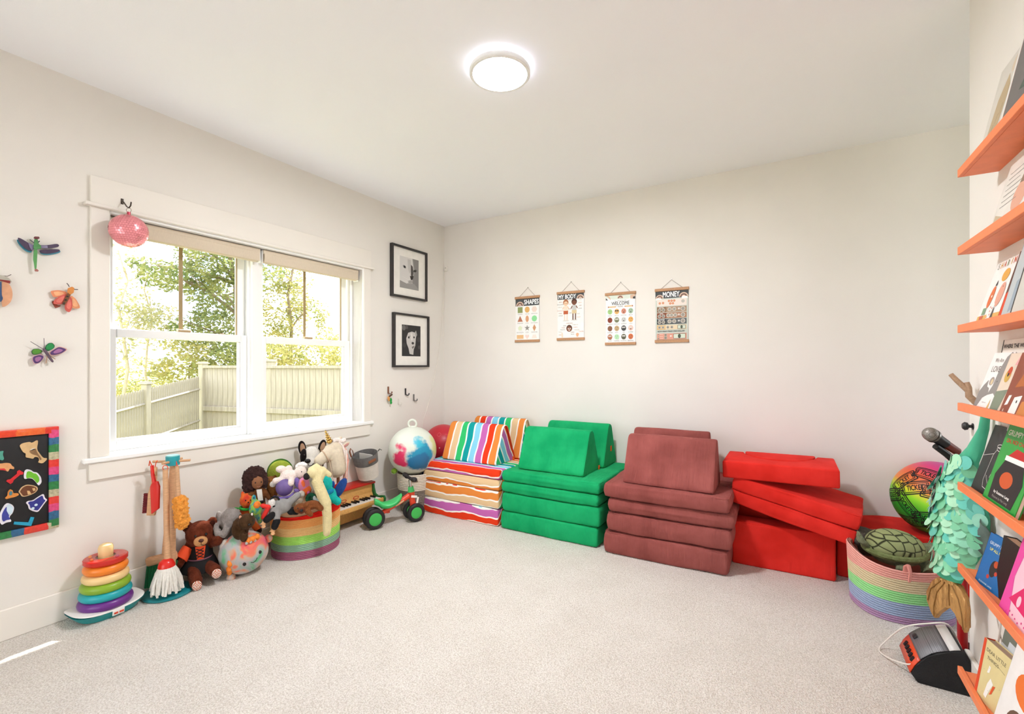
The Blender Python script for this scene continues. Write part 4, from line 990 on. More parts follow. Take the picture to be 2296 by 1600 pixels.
# ------------------------------------------------------------------ foam play-couch stacks
def wrinkle(N, L, b, tc, amt=.35, sc=7, dirn=(1, 1, .35), base=None, nap=.12):
    mp = N.new('ShaderNodeMapping'); mp.inputs['Scale'].default_value = dirn; L.new(tc.outputs['Object'], mp.inputs[0])
    n = N.new('ShaderNodeTexNoise'); n.inputs['Scale'].default_value = sc; n.inputs['Detail'].default_value = 4; L.new(mp.outputs[0], n.inputs['Vector'])
    n2 = N.new('ShaderNodeTexNoise'); n2.inputs['Scale'].default_value = 420; L.new(tc.outputs['Object'], n2.inputs['Vector'])
    h = math_node(N, L, 'MULTIPLY_ADD', n2.outputs[0], .06, n.outputs[0])
    if base:                                                    # gathered puckers in patches of the velvet
        mg = N.new('ShaderNodeMapping'); mg.inputs['Scale'].default_value = (1, .3, .10); mg.inputs['Rotation'].default_value = (0, .12, 0); L.new(tc.outputs['Object'], mg.inputs[0])
        n4 = N.new('ShaderNodeTexNoise'); n4.inputs['Scale'].default_value = 62; n4.inputs['Detail'].default_value = 1; L.new(mg.outputs[0], n4.inputs['Vector'])
        n5 = N.new('ShaderNodeTexNoise'); n5.inputs['Scale'].default_value = 4.5; n5.inputs['Detail'].default_value = 1; L.new(tc.outputs['Object'], n5.inputs['Vector'])
        mr = N.new('ShaderNodeMapRange'); L.new(n5.outputs[0], mr.inputs[0]); mr.inputs[1].default_value = .48; mr.inputs[2].default_value = .64
        h = math_node(N, L, 'ADD', h, math_node(N, L, 'MULTIPLY', n4.outputs[0], math_node(N, L, 'MULTIPLY', mr.outputs[0], .55)))
    bp = N.new('ShaderNodeBump'); bp.inputs['Strength'].default_value = amt; bp.inputs['Distance'].default_value = .02
    L.new(h, bp.inputs['Height']); L.new(bp.outputs[0], b.inputs['Normal'])
    b.inputs['Roughness'].default_value = .95; b.inputs['Specular IOR Level'].default_value = .15
    if base:
        n3 = N.new('ShaderNodeTexNoise'); n3.inputs['Scale'].default_value = 6; n3.inputs['Detail'].default_value = 6; L.new(tc.outputs['Object'], n3.inputs['Vector'])
        r = N.new('ShaderNodeValToRGB'); c = lin(base); r.color_ramp.elements[0].position = .35; r.color_ramp.elements[1].position = .68
        r.color_ramp.elements[0].color = tuple(v*(1-nap) for v in c[:3])+(1,); r.color_ramp.elements[1].color = tuple(min(1, v*(1+nap)+.01) for v in c[:3])+(1,)
        L.new(n3.outputs[0], r.inputs[0]); L.new(r.outputs[0], b.inputs['Base Color'])
        b.inputs['Sheen Weight'].default_value = .5; b.inputs['Sheen Roughness'].default_value = .35
        b.inputs['Sheen Tint'].default_value = tuple(min(1, v*1.4+.08) for v in c[:3])+(1,)
green_f = ramp_mat(lambda N, L, b, tc: wrinkle(N, L, b, tc, .5, 9, (2.0, 1, .35), '#10a061', .14))
brown_f = ramp_mat(lambda N, L, b, tc: wrinkle(N, L, b, tc, .6, 9, (2.4, 1, .3), '#924d47', .18))
red_f = ramp_mat(lambda N, L, b, tc: wrinkle(N, L, b, tc, .25, 6, (1, 1, .6), '#dd2a20', .10))
STR = ['#e0873f', '#f4efe8', '#dfbf94', '#f4efe8', '#35bd6d', '#f4efe8', '#149a9a', '#f4efe8', '#84cbe4', '#f4efe8', '#bf66ac', '#f4efe8', '#e23d1c', '#f4efe8']
def stripe_mat(vertical, scale, phase, wob=.010, sgn=1):
    """wavy bands; vertical: bands run down the wedge's slope, else along the block's length"""
    def fn(N, L, b, tc):
        s_ = N.new('ShaderNodeSeparateXYZ'); L.new(tc.outputs['Object'], s_.inputs[0])
        nz = N.new('ShaderNodeTexNoise'); nz.inputs['Scale'].default_value = 7; nz.inputs['Detail'].default_value = 1.5; L.new(tc.outputs['Object'], nz.inputs['Vector'])
        sn = N.new('ShaderNodeSeparateXYZ'); L.new(tc.outputs['Normal'], sn.inputs[0])
        end = math_node(N, L, 'GREATER_THAN', math_node(N, L, 'ABSOLUTE', sn.outputs['X']), .75)
        if vertical:
            side = math_node(N, L, 'MULTIPLY_ADD', s_.outputs['Z'], .55, math_node(N, L, 'MULTIPLY', s_.outputs['Y'], 1.0))
            mx = N.new('ShaderNodeMix'); L.new(end, mx.inputs[0]); L.new(s_.outputs['X'], mx.inputs[2]); L.new(side, mx.inputs[3]); v = mx.outputs[0]
        else:
            v = math_node(N, L, 'MULTIPLY', math_node(N, L, 'SUBTRACT', s_.outputs['Z'], s_.outputs['Y']), sgn)
        v = math_node(N, L, 'MULTIPLY_ADD', math_node(N, L, 'SUBTRACT', nz.outputs[0], .5), wob*8, v)
        v = math_node(N, L, 'FRACT', math_node(N, L, 'MULTIPLY_ADD', v, scale, phase))
        st = []
        for i, c_ in enumerate(STR): st.append(((i//2+(.0 if i % 2 == 0 else .80))/7, c_))
        L.new(const_ramp(N, L, v, st), b.inputs['Base Color'])
        wrinkle(N, L, b, tc, .2, 9, (1.2, 1, .5))
    return ramp_mat(fn)
def block(name, label, grp, c, d, m, r=.022, rot=(0, 0, 0), seed=0, amp=.004, cat='foam cushion', puff=.004):
    """root at the underside; the block and its welt seam"""
    t = thing(name, label, cat, (c[0], c[1], c[2]), rot, grp)
    B().softbox((0, 0, d[2]/2), d, r, amp=amp, freq=5, seed=seed, puff=puff).done('cover', m, t)
    x, y, z = d[0]/2-r*.25, d[1]/2-r*.25, d[2]-r*.28
    P = []
    for (cx_, cy_, a0) in ((x-r, y-r, 0), (-x+r, y-r, 90), (-x+r, -y+r, 180), (x-r, -y+r, 270)):
        for a in range(0, 91, 30): P.append((cx_+r*math.cos(math.radians(a0+a)), cy_+r*math.sin(math.radians(a0+a)), z))
    B().tube(P, .0022, 5, closed=True).done('seam', m, t)
    return t
def wedge(label, grp, x0, x1, y0, y1, z, h, m, ridge=.07, r=.02, cat='foam cushion', tagpos=None, name='wedge_cushion'):
    w, dp = x1-x0, y1-y0
    t = thing(name, label, cat, ((x0+x1)/2, (y0+y1)/2, z), 0, grp)
    # rounded trapezoid profile
    P0 = [(-dp/2, 0), (dp/2, 0), (ridge/2, h), (-ridge/2, h)]
    P = []
    for i in range(4):
        a, p, c_ = Vector(P0[i-1]), Vector(P0[i]), Vector(P0[(i+1) % 4])
        d1, d2 = (a-p).normalized(), (c_-p).normalized(); rr = .035 if i > 1 else .028
        for s_ in range(5):
            f = s_/4; q = p+d1*rr*(1-f)**2+d2*rr*f**2
            P.append((q.x, q.y))
    b = B()
    rows = []
    cen = Vector((0, h*.42)); nx = 12
    xs = [(-w/2, .965), (-w/2+r*.25, .985), (-w/2+r*.6, .996), (-w/2+r, 1.0)]+[(-w/2+r+(w-2*r)*i/nx, 1.0) for i in range(1, nx)]+[(w/2-r, 1.0), (w/2-r*.6, .996), (w/2-r*.25, .985), (w/2, .965)]
    # finer outline
    Q = []
    for i in range(len(P)):
        a, c_ = Vector(P[i]), Vector(P[(i+1) % len(P)]); n = max(1, int((c_-a).length/.03))
        for s_ in range(n): Q.append(a.lerp(c_, s_/n))
    for (x, k) in xs:
        rows.append([(x, cen.x+(q.x-cen.x)*k+.003*noise.noise((x*6, q.x*6, q.y*6+x0)), max(0, cen.y+(q.y-cen.y)*k+.003*noise.noise((x*6+4, q.x*6, q.y*6)))) for q in Q])
    b.grid(rows, close_u=True, cap0=True, cap1=True).done('cover', m, t)
    # welt round the end face
    B().tube([(w/2-r*.3, q.x*.99, max(.002, q.y*.99)) for q in Q], .002, 5, closed=True).done('seam', m, t)
    if tagpos:
        B().box(tagpos, (.004, .024, .042), rot=(0, 0, 0), bev=.001).done('orange_tag', fabric('#e8631f'), t)
    return t
Z1, Z2, Z3, Z4 = .140, .280, .365, .450
# striped stack
G = 'striped foam play couch'
for i, (z0, z1, ph, sg_, lb) in enumerate(((0, .137, .7885, -1, 'lowest striped foam base with purple and red bands'), (.137, .277, .0685, -1, 'second striped foam base with orange and tan bands'), (.277, .365, .2415, 1, 'third striped foam slab with tan and orange bands'), (.365, .436, .9915, 1, 'topmost striped foam slab under the striped wedges'))):
    block('foam_cushion', lb, G, (-2.310+.004*i, 3.375, z0), (.765, .735, z1-z0-.003), stripe_mat(False, 2.2, ph, .007, sg_), .02, seed=i)
wedge('front striped wedge cushion with bands running down its slope', G, -2.590, -2.035, 3.135, 3.46, .436, .315, stripe_mat(True, 2.06, .57, .004), .06, tagpos=(.28, .12, .012))
wedge('rear striped wedge cushion half hidden by the front one', G, -2.545, -2.000, 3.462, 3.752, .436, .335, stripe_mat(True, -2.06, .544, .004), .06)
# green stack
G = 'green foam play couch'
for i, (z0, z1, dx, lb) in enumerate(((0, Z1, 0, 'lowest green velvet foam base on the carpet'), (Z1, Z2, .012, 'second green velvet foam base from the floor'), (Z2, Z3, .004, 'third green velvet slab with puckered front'), (Z3, Z4, .012, 'topmost green velvet slab under the green wedges'))):
    block('foam_cushion', lb, G, (-1.512+dx, 3.372, z0), (.785, .74, z1-z0-.003), green_f, .028, seed=10+i)
wedge('front green velvet wedge cushion', G, -1.800, -1.262, 3.085, 3.43, Z4, .315, green_f, .07, tagpos=(.275, .14, .01))
wedge('rear green velvet wedge cushion with an orange tag', G, -1.765, -1.235, 3.432, 3.750, Z4, .33, green_f, .07, tagpos=(.266, .02, .13))
# brown stack
G = 'brown foam play couch'
for i, (z0, z1, dx, rz, lb) in enumerate(((0, .150, 0, .03, 'lowest dusty brown velvet foam base'), (.150, .280, .02, .03, 'second dusty brown velvet foam base from the floor'), (.280, .373, .03, .035, 'third dusty brown slab with gathered front'), (.373, .470, .01, .02, 'topmost dusty brown slab jutting forward'))):
    block('foam_cushion', lb, G, (-.700+dx, 3.345-(.012 if i == 3 else 0), z0), (.765, .735, z1-z0-.003), brown_f, .034 if i < 3 else .028, (0, 0, rz), seed=20+i, amp=.006)
wedge('front dusty brown wedge cushion', G, -.950, -.395, 3.005, 3.35, .470, .31, brown_f, .075, tagpos=(.275, .13, .01))
wedge('rear dusty brown wedge cushion behind the front one', G, -1.02, -.49, 3.40, 3.72, .470, .305, brown_f, .075)
# red heap
G = 'red foam play couch'
block('foam_block', 'front red foam base standing beside the brown stack', G, (-.045, 3.315, 0), (.545, .15, .268), red_f, .014, (0, 0, .03), seed=31, amp=.002, puff=0)
t = block('foam_block', 'rear red foam base behind the front one, white care tag', G, (-.03, 3.60, 0), (.60, .22, .315), red_f, .014, (0, 0, 0), seed=32, amp=.002, puff=0)
B().box((-.135, -.112, .288), (.032, .003, .014), bev=.0006, seg=1).done('care_tag', paperm('#ece6da'), t, False)
block('foam_cushion', 'lower of the two slanting red foam slabs', G, (.012, 3.42, .318), (.66, .47, .088), red_f, .02, (0, math.radians(12), math.radians(-8)), seed=33, amp=.004)
block('foam_cushion', 'upper of the two slanting red foam slabs', G, (.030, 3.415, .405), (.66, .47, .088), red_f, .02, (0, math.radians(11.5), math.radians(-7)), seed=34, amp=.004)
t = thing('arch_cushion', 'red foam block with a half-round arch on top of the red heap', 'foam cushion', (-.06, 3.40, .545), (0, math.radians(-.8), 0), G)
w2, d2, hh, ar = .305, .20, .105, .21
out_ = [(-w2, -d2), (w2, -d2), (w2, d2), (ar, d2)]+[(ar*math.cos(a), d2-.26*math.sin(a)) for a in [k_*PI/16 for k_ in range(1, 16)]]+[(-ar, d2), (-w2, d2)]
B().prism(out_, 'z', 0, hh, bev=.010, seg=3).done('arch_block', red_f, t)
half = [((ar-.006)*math.cos(a), d2-.252*math.sin(a)) for a in [k_*PI/16 for k_ in range(17)]]
B().prism(half, 'z', .004, hh+.006, bev=.010, seg=3).done('half_round', red_f, t)
B().tube([(-w2+.003, .16, .02), (-w2-.004, .15, .05), (-w2-.012, .13, .055)], .004, 6).done('zipper_pull', metalm('#777777'), t)

# ------------------------------------------------------------------ floor toys along the window wall
# rocking ring stacker
t = thing('ring_stacker', 'rainbow ring stacking toy on a teal and white rocker', 'toy', (-2.962, .955, 0), math.radians(4))
def rocker(z0, z1, k0, k1, L_=.148, W_=.10):
    """boat-shaped rocker slab, curved underneath along its length"""
    rows = []
    for j in range(9):
        f = j/8; z = z0+(z1-z0)*f; k = k0+(k1-k0)*f; row = []
        for a in range(40):
            th = 2*PI*a/40; cx_ = abs(math.cos(th))**.5*math.copysign(1, math.cos(th)); sx_ = abs(math.sin(th))**.6*math.copysign(1, math.sin(th))
            x, y = W_*k*sx_, L_*k*cx_
            row.append((x, y, z+(1-f)*.022*(y/L_)**2+f*.012*(y/L_)**2))
        rows.append(row)
    return rows
B().grid(rocker(0, .036, .80, .985), close_u=True, cap0=True, cap1=True).done('rocker_base', plastic('#1d9093'), t)
B().grid(rocker(.0362, .046, 1.0, .97), close_u=True, cap0=True, cap1=True).done('rocker_top', plastic('#f1eeea'), t)
o = B().box((.0985, .012, .026), (.006, .05, .030), rot=(0, .18, 0), bev=.006).done('badge', plastic('#f4f2ee'), t)
k = Ink(Matrix(((0, 0, 1, .1035), (1, 0, 0, .012), (0, 1, 0, .020), (0, 0, 0, 1))), .0002); k.rect(-.020, 0, -.004, .009, '#d8482a'); k.rect(.002, 0, .020, .009, '#d8482a'); k.done('badge_print', t)
for i, (z, R, r, c_) in enumerate(((.068, .088, .024, '#6a2a86'), (.110, .084, .023, '#1aa3ad'), (.150, .080, .023, '#86ad2a'), (.192, .074, .022, '#eccb8e'), (.236, .069, .023, '#f08326'))):
    B().torus((0, 0, z), R-.002, r, (0, 0, 0), 44, 14).done('ring', plastic(c_, .32), t)
o = B().lathe([(.050, .258), (.078, .258), (.088, .268), (.088, .284), (.084, .288), (.040, .288)], n=40, cap0=False, cap1=False).done('rattle_ring', plastic('#c8231c', .2), t)
B().lathe([(.086, .2885), (.080, .296), (.045, .299), (.034, .294)], n=40, cap0=False, cap1=False).done('clear_cover', glass_m, o)
for a, c_ in ((2.4, '#5a2a30'), (4.0, '#e8872a'), (4.9, '#e06a1c'), (.4, '#b84a6a')): B().ell((.062*math.cos(a), .062*math.sin(a), .290), .008, n=12, k=8).done('bead', plastic(c_), o)
B().lathe([(.030, .04), (.030, .305), (.031, .33), (.026, .345), (.012, .352), (.001, .353)], n=24, cap0=False).done('post', plastic('#e8c88e'), t)

# cleaning set: stand, with mop, broom, dustpan, brush and duster hung on it
sx, sy = -2.925, 1.213
t = thing('cleaning_stand', 'toy cleaning stand with teal round base and wooden pole', 'toy', (sx, sy, 0), YAW)
bw = woodm('#d0a27a')
B().lathe([(.001, 0), (.111, 0), (.116, .004), (.116, .012), (.111, .016), (.001, .016)], n=48).done('base', mat('#16828a', .4), t)
B().tube([(0, .035, .014), (0, .035, .735)], .0145, 14).done('pole', bw, t)
B().cyl((0, .035, .695), (0, .035, .745), .033, .033, 28).done('hub', mat('#1f9aa6', .4), t)
B().cyl((0, .035, .745), (0, .035, .750), .030, .029, 28).done('hub_cap', mat('#8ec9c6', .4), t)
for a, l in ((0.25, .075), (PI+.25, .085), (PI*.5, .06), (-PI*.5, .065)): B().tube([(math.cos(a)*.03, .035+math.sin(a)*.03, .716), (math.cos(a)*(l+.01), .035+math.sin(a)*(l+.01), .718)], .007, 10).done('peg', bw, t)
def hung(name, label, off, rot=(0, 0, 0)):
    M = Matrix.Rotation(YAW, 4, 'Z'); p = Vector((sx, sy, 0))+M @ Vector(off)
    return thing(name, label, 'toy', p, (rot[0], rot[1], YAW+rot[2]), 'toy cleaning tools')
strap = fabric('#e0522a')
# mop
t = hung('toy_mop', 'toy mop with red head and white string fringe', (.030, -.045, .018), (0, math.radians(-2.0), 0))
B().tube([(0, .008, .165), (0, .012, .45), (0, .016, .665)], [.0155, .013, .0125], 14).done('handle', bw, t)
B().torus((0, .016, .675), .014, .002, (PI/2, 0, 0), 16, 6).done('loop', strap, t)
B().lathe([(.001, .190), (.016, .188), (.031, .177), (.038, .158), (.039, .145), (.032, .143)], n=28, cap0=False).done('mop_head', plastic('#d8251c', .25), t)
yarn = mat('#ece8e0', 1, .5, 300, .06, 80)
fr = bpy.data.objects.new('fringe', None); COL.objects.link(fr); fr.parent = t; rr_ = random.Random(2)
for k_ in range(46):
    a = 2*PI*k_/46+rr_.uniform(-.08, .08); f = rr_.uniform(.75, 1.25); rad = .036+.040*rr_.uniform(.55, 1.15); dz = rr_.uniform(-.012, .014); tw = rr_.uniform(-.25, .25)
    P = [(.032*math.cos(a), .032*math.sin(a), .147), (.046*math.cos(a), .046*math.sin(a), .120), ((rad*.85)*math.cos(a+tw*.5), (rad*.85)*math.sin(a+tw*.5), .07), (rad*math.cos(a+tw), rad*math.sin(a+tw), .02+dz)]
    B().tube(P, [.0065, .0075, .0075, .006], 6).done('yarn_strand', yarn, fr)
# broom
t = hung('toy_broom', 'toy broom with wooden head and green bristles leaning behind the mop', (-.060, .03, .012), (0, math.radians(4.5), .3))
B().tube([(0, 0, .19), (0, 0, .70)], .0125, 12).done('handle', bw, t)
B().box((-.01, 0, .165), (.15, .034, .05), rot=(0, -.25, 0), bev=.014, seg=3).done('broom_head', bw, t)
for i in range(12):
    x = -.072+.0122*i
    B().tube([(x, 0, .142+(-.25*-x)*.6), (x*1.02, 0, .006)], [.0065, .0075], 6).done('bristle_tuft', mat('#0f6a3e', .8, .3, 200), t)
# hand brush
t = hung('toy_brush', 'toy wooden hand brush with dark red bristles hanging on the stand', (-.085, -.01, .43), (0, math.radians(4), .2))
B().prism([(-.020, 0), (.020, 0), (.022, .03), (.021, .12), (.012, .17), (.010, .26), (.005, .265), (-.006, .265), (-.010, .17), (-.021, .12)], 'y', -.009, .009, bev=.004).done('handle', bw, t)
for i in range(9): B().tube([(-.020, 0, .018+.012*i), (-.042, .002, .016+.012*i)], [.006, .007], 6).done('bristle_tuft', mat('#6a1a22', .9, .3, 200), t)
B().tube([(0, 0, .262), (.006, -.004, .29), (.010, 0, .30)], .0022, 6).done('loop', strap, t)
# dustpan
t = hung('toy_dustpan', 'red toy dustpan hanging on the stand', (-.050, -.02, .44), (0, math.radians(-3), -.15))
B().prism([(-.026, .0), (.020, .03), (.030, .15), (.020, .178), (-.006, .178), (-.026, .15)], 'y', -.006, .006, bev=.003).done('pan', plastic('#d9231c', .35), t)
B().tube([(-.002, 0, .17), (-.010, 0, .22), (-.012, 0, .265)], [.010, .009, .008], 10).done('handle', plastic('#d9231c', .35), t)
B().tube([(-.018, -.012, .265), (-.010, -.014, .292), (-.002, -.012, .268)], .0025, 6).done('loop', strap, t)
# duster
t = hung('toy_duster', 'fluffy orange toy duster on a wooden stick', (.078, -.015, .355), (0, math.radians(-3), 0))
B().tube([(0, 0, .15), (0, 0, .345)], [.0115, .009], 10).done('handle', bw, t)
b = B().cap((.012, 0, .035), (.006, 0, .155), .034, .032)
fuse(b.done('duster_head', mat('#ee9a3c', 1, .8, 110, .2, 70, .5), t), .006, 1, .03, .012)
B().tube([(-.004, 0, .34), (0, -.004, .372), (.004, 0, .342)], .002, 6).done('loop', strap, t)

# toy piano
t = thing('toy_piano', 'wooden toy upright piano with red lid and green ends', 'toy', (-3.052, 2.458, 0), 0)
yel = woodm('#d9a45c', (6, 40, 6)); L2 = .224
B().box((.055, 0, .155), (.10, 2*L2, .255), bev=.003).done('case', yel, t)
B().prism([(.108, .175), (.118, .175), (.085, .262), (.075, .262)], 'y', -L2, L2).done('music_board', yel, t, False)
B().box((.062, 0, .292), (.135, 2*L2+.03, .016), rot=(0, .05, 0), bev=.005).done('lid', mat('#c0251c', .35), t)
B().box((.165, 0, .158), (.135, 2*L2, .024), bev=.004).done('key_bed', yel, t)
B().box((.226, 0, .163), (.018, 2*L2+.02, .034), bev=.006).done('key_slip', yel, t)
for i in range(16):
    y = -L2+.02+i*(2*L2-.04)/15
    B().box((.170, y, .174), (.090, (2*L2-.04)/15-.002, .009), bev=.001).done('white_key', plastic('#ece7dc', .25), t)
    if i % 7 not in (2, 6) and i < 15: B().box((.150, y+(2*L2-.04)/30, .184), (.055, .012, .016), bev=.002).done('black_key', plastic('#17161a', .25), t)
for sg in (-1, 1):
    P = [(0, 0), (.075, 0), (.085, .03), (.080, .09), (.095, .125), (.135, .138), (.215, .138), (.245, .15), (.248, .175), (.235, .195), (.200, .192), (.160, .180), (.130, .195), (.118, .24), (.112, .285), (0, .285)]
    B().prism(P, 'y', sg*(L2+.002), sg*(L2+.018), bev=.003).done('side_panel', mat('#1c6b33', .4), t)
k = Ink(Matrix(((0, 0, 1, .1155), (1, 0, 0, .05), (0, 1, 0, .205), (0, 0, 0, 1))), .0003); k.disc(0, 0, .028, '#c0251c', .012); k.disc(0, 0, .021, '#d9a45c', .008); k.disc(-.12, .0, .028, '#c0251c', .012); k.disc(-.12, 0, .021, '#d9a45c', .008); k.done('emblem', t)

# green balance bike
WR, WF = Vector((-2.735, 2.505, 0)), Vector((-2.60, 2.80, 0))
a_ = math.atan2((WF-WR).y, (WF-WR).x); Lw = (WF-WR).length
t = thing('balance_bike', 'red toddler balance bike with green seat and green wheels', 'toy', WR, a_)
tyre = mat('#1d191b', .6, .1, 80); hubm = plastic('#3fb552', .35); redm = plastic('#e2482a', .3); grn = plastic('#3fc26a', .35)
def wheel(x, y, r):
    w = B().torus((x, y, r), r-.018, .018, (PI/2, 0, 0), 36, 12, 1.1).done('wheel', tyre, t)
    B().lathe([(.001, -.016), (r*.35, -.018), (r*.66, -.014), (r*.72, -.010), (r*.72, .010), (r*.66, .014), (r*.35, .018), (.001, .016)], (x, y, r), 32, rot=(PI/2, 0, 0), cap0=False, cap1=False).done('hub', hubm, w)
    B().torus((x, y-.013, r), r*.70, .003, (PI/2, 0, 0), 32, 8).done('rim', plastic('#b9c9a6'), w)
for y in (-.03, .03): wheel(0, y, .078)
for y in (-.045, .045): wheel(Lw, y, .074)
B().tube([(0, -.03, .078), (0, .03, .078)], .010, 10).done('axle', metalm('#777777'), t); B().tube([(Lw, -.045, .074), (Lw, .045, .074)], .010, 10).done('axle', metalm('#777777'), t)
B().tube([(0, 0, .085), (.06, 0, .105), (.2, 0, .165), (Lw-.04, 0, .205)], [.017, .018, .02, .022], 14).done('frame_tube', redm, t)
B().tube([(Lw, 0, .10), (Lw-.012, 0, .16), (Lw-.022, 0, .235)], [.026, .024, .026], 14).done('fork', redm, t)
B().tube([(Lw+.002, 0, .09), (Lw-.003, 0, .115)], .030, 14).done('fork_crown', grn, t)
B().tube([(Lw-.022, 0, .235), (Lw-.026, 0, .275)], [.028, .021], 14).done('head_cup', grn, t)
B().tube([(Lw-.026, 0, .27), (Lw-.034, 0, .33)], .012, 12).done('stem', metalm('#c8c8c8'), t)
B().tube([(Lw-.034, -.07, .345), (Lw-.034, .07, .345)], .012, 12).done('handlebar', tyre, t)
for sg in (-1, 1): B().cap((Lw-.034, sg*.055, .345), (Lw-.034, sg*.105, .352), .017, .019).done('grip', tyre, t)
rows = []
for i in range(13):
    f = i/12; x = .005+.215*f; wd = .016+.042*math.sin(PI*(1-f)**.75)*(.9 if f > .5 else 1); zz = .168+.040*(2*f-.9)**2+(.012 if f < .2 else 0)
    rows.append([(x, wd*math.cos(2*PI*j/16), zz+.018*math.sin(2*PI*j/16)*(1.0 if math.sin(2*PI*j/16) > 0 else 1.9)) for j in range(16)])
B().grid(rows, close_u=True, cap0=True, cap1=True).done('seat', grn, t)
B().tube([(.11, 0, .10), (.11, 0, .15)], .016, 12).done('seat_post', redm, t)
B().box((.20, -.019, .163), (.075, .004, .012), rot=(0, -.42, 0), bev=.001).done('decal', plastic('#d8b48a'), t)
B().box((Lw-.01, -.032, .20), (.05, .002, .018), rot=(0, .2, 0)).box((Lw+.016, -.033, .155), (.016, .002, .075), rot=(0, .2, 0)).done('paper_tag', paperm('#eee9e2'), t, False)

# woven two-tone basket, hopper ball on top, tennis ball
t = thing('woven_basket', 'two-tone woven basket holding up the white hopper ball', 'basket', (-2.800, 3.03, 0), 0)
coil(B(), .118, .138, 0, .185, 16).lathe([(.001, .003), (.118, .003)], n=44, cap0=False, cap1=False).done('lower_weave', mat('#8c8378', 1, .5, 180, .3, 90), t)
coil(B(), .141, .150, .185, .325, 10).done('upper_rope', mat('#e2d9c9', 1, .4, 180, .08, 60), t)
B().lathe([(.143, .324), (.138, .315), (.115, .02), (.001, .01)], n=40, cap0=False, cap1=False).done('lining', mat('#cfc6b6', 1, .3, 160), t)
B().box((.095, -.118, .275), (.07, .01, .012), rot=(0, 0, .7), bev=.003).done('handle_slot', mat('#6a5a4a', .9), t)
def hopper_fn(N, L, b, tc):
    n = N.new('ShaderNodeTexNoise'); n.inputs['Scale'].default_value = 9; n.inputs['Detail'].default_value = 4; L.new(tc.outputs['Object'], n.inputs['Vector'])
    base = None
    col = N.new('ShaderNodeRGB'); col.outputs[0].default_value = lin('#dfe3d6'); cur = col.outputs[0]
    for (cx_, cy_, cz_, r, cc) in ((.18, .06, .04, .07, '#d7df9e'), (.17, -.07, -.01, .112, '#1d8fb5'), (.165, -.09, -.07, .085, '#1f6f9e'), (.16, -.10, .075, .055, '#35b3cc'), (.04, -.20, .06, .040, '#d8305f'), (.035, -.20, .0, .044, '#d8305f'), (.035, -.19, -.065, .042, '#d8305f'), (.075, -.185, .05, .022, '#e2557c')):
        vm = N.new('ShaderNodeVectorMath'); vm.operation = 'DISTANCE'; L.new(tc.outputs['Object'], vm.inputs[0]); vm.inputs[1].default_value = (cx_, cy_, cz_)
        d_ = math_node(N, L, 'MULTIPLY_ADD', n.outputs[0], .17, vm.outputs['Value'])
        mr = N.new('ShaderNodeMapRange'); L.new(d_, mr.inputs[0]); mr.inputs[1].default_value = r+.07; mr.inputs[2].default_value = r+.095; mr.inputs[3].default_value = 1; mr.inputs[4].default_value = 0
        mx = N.new('ShaderNodeMixRGB'); L.new(mr.outputs[0], mx.inputs[0]); L.new(cur, mx.inputs[1]); mx.inputs[2].default_value = lin(cc); cur = mx.outputs[0]
    L.new(cur, b.inputs['Base Color']); b.inputs['Roughness'].default_value = .4
t = thing('hopper_ball', 'white hopper ball with blue and pink paint and a ring handle', 'ball', (-2.800, 3.00, .512), 0)
B().ell((0, 0, 0), .205, n=40, k=26).done('ball_skin', ramp_mat(hopper_fn), t)
B().torus((0, 0, .230), .034, .010, (PI/2, 0, .5), 28, 12).done('handle', plastic('#dfe3d6', .4), t)
B().cyl((0, 0, .19), (0, 0, .212), .03, .018, 20).done('handle_base', plastic('#dfe3d6', .4), t)
tb_ = thing('tennis_ball', 'green tennis ball tucked between basket and hopper ball', 'ball', (-2.875, 2.859, 0.351))
B().ell((0, 0, 0), .026, n=20, k=14).done('felt', mat('#7aa02e', 1, .5, 200, .1, 50), tb_)
B().torus((0, 0, 0), .0262, .0012, (.6, .5, 0), 28, 6).done('seam', mat('#d8dcc8', .9), tb_)
def redball_fn(N, L, b, tc):
    n = N.new('ShaderNodeTexNoise'); n.inputs['Scale'].default_value = 14; L.new(tc.outputs['Object'], n.inputs['Vector'])
    w_ = N.new('ShaderNodeTexVoronoi'); w_.feature = 'F1'; w_.inputs['Scale'].default_value = 11; L.new(tc.outputs['Object'], w_.inputs['Vector'])
    d_ = math_node(N, L, 'MULTIPLY_ADD', n.outputs[0], .25, w_.outputs['Distance'])
    L.new(const_ramp(N, L, d_, [(0, '#c42336'), (.33, '#dc6a72'), (.355, '#c42336')]), b.inputs['Base Color']); b.inputs['Roughness'].default_value = .4
t = thing('red_ball', 'red play ball with pale heart outlines wedged in the corner', 'ball', (-2.868, 3.50, .485))
B().ell((0, 0, 0), .192, n=36, k=24).done('ball_skin', ramp_mat(redball_fn), t)
B().cyl((.09, -.165, .0), (.094, -.172, .0), .006, .006, 10).done('valve', plastic('#e6b8b0'), t)
# folded easel between ball and striped stack
t = thing('folded_easel', 'folded blue panel with grey post beside the striped stack', 'easel', (-2.712, 3.22, 0))
B().box((0, .02, .20), (.012, .42, .37), bev=.004).done('panel', mat('#1f3f78', .4), t)
for y in (-.2, .2):
    p = B().tube([(-.012, y, .0), (-.012, y, .40)], .011, 12).done('post', metalm('#b5b5b5', .35), t)
    B().cyl((-.012, y, .40), (-.012, y, .418), .015, .013, 14).done('post_cap', plastic('#9a9a98'), p)
B().box((-.009, -.17, .30), (.008, .03, .03), bev=.003).done('clip', plastic('#d02a2a'), t)

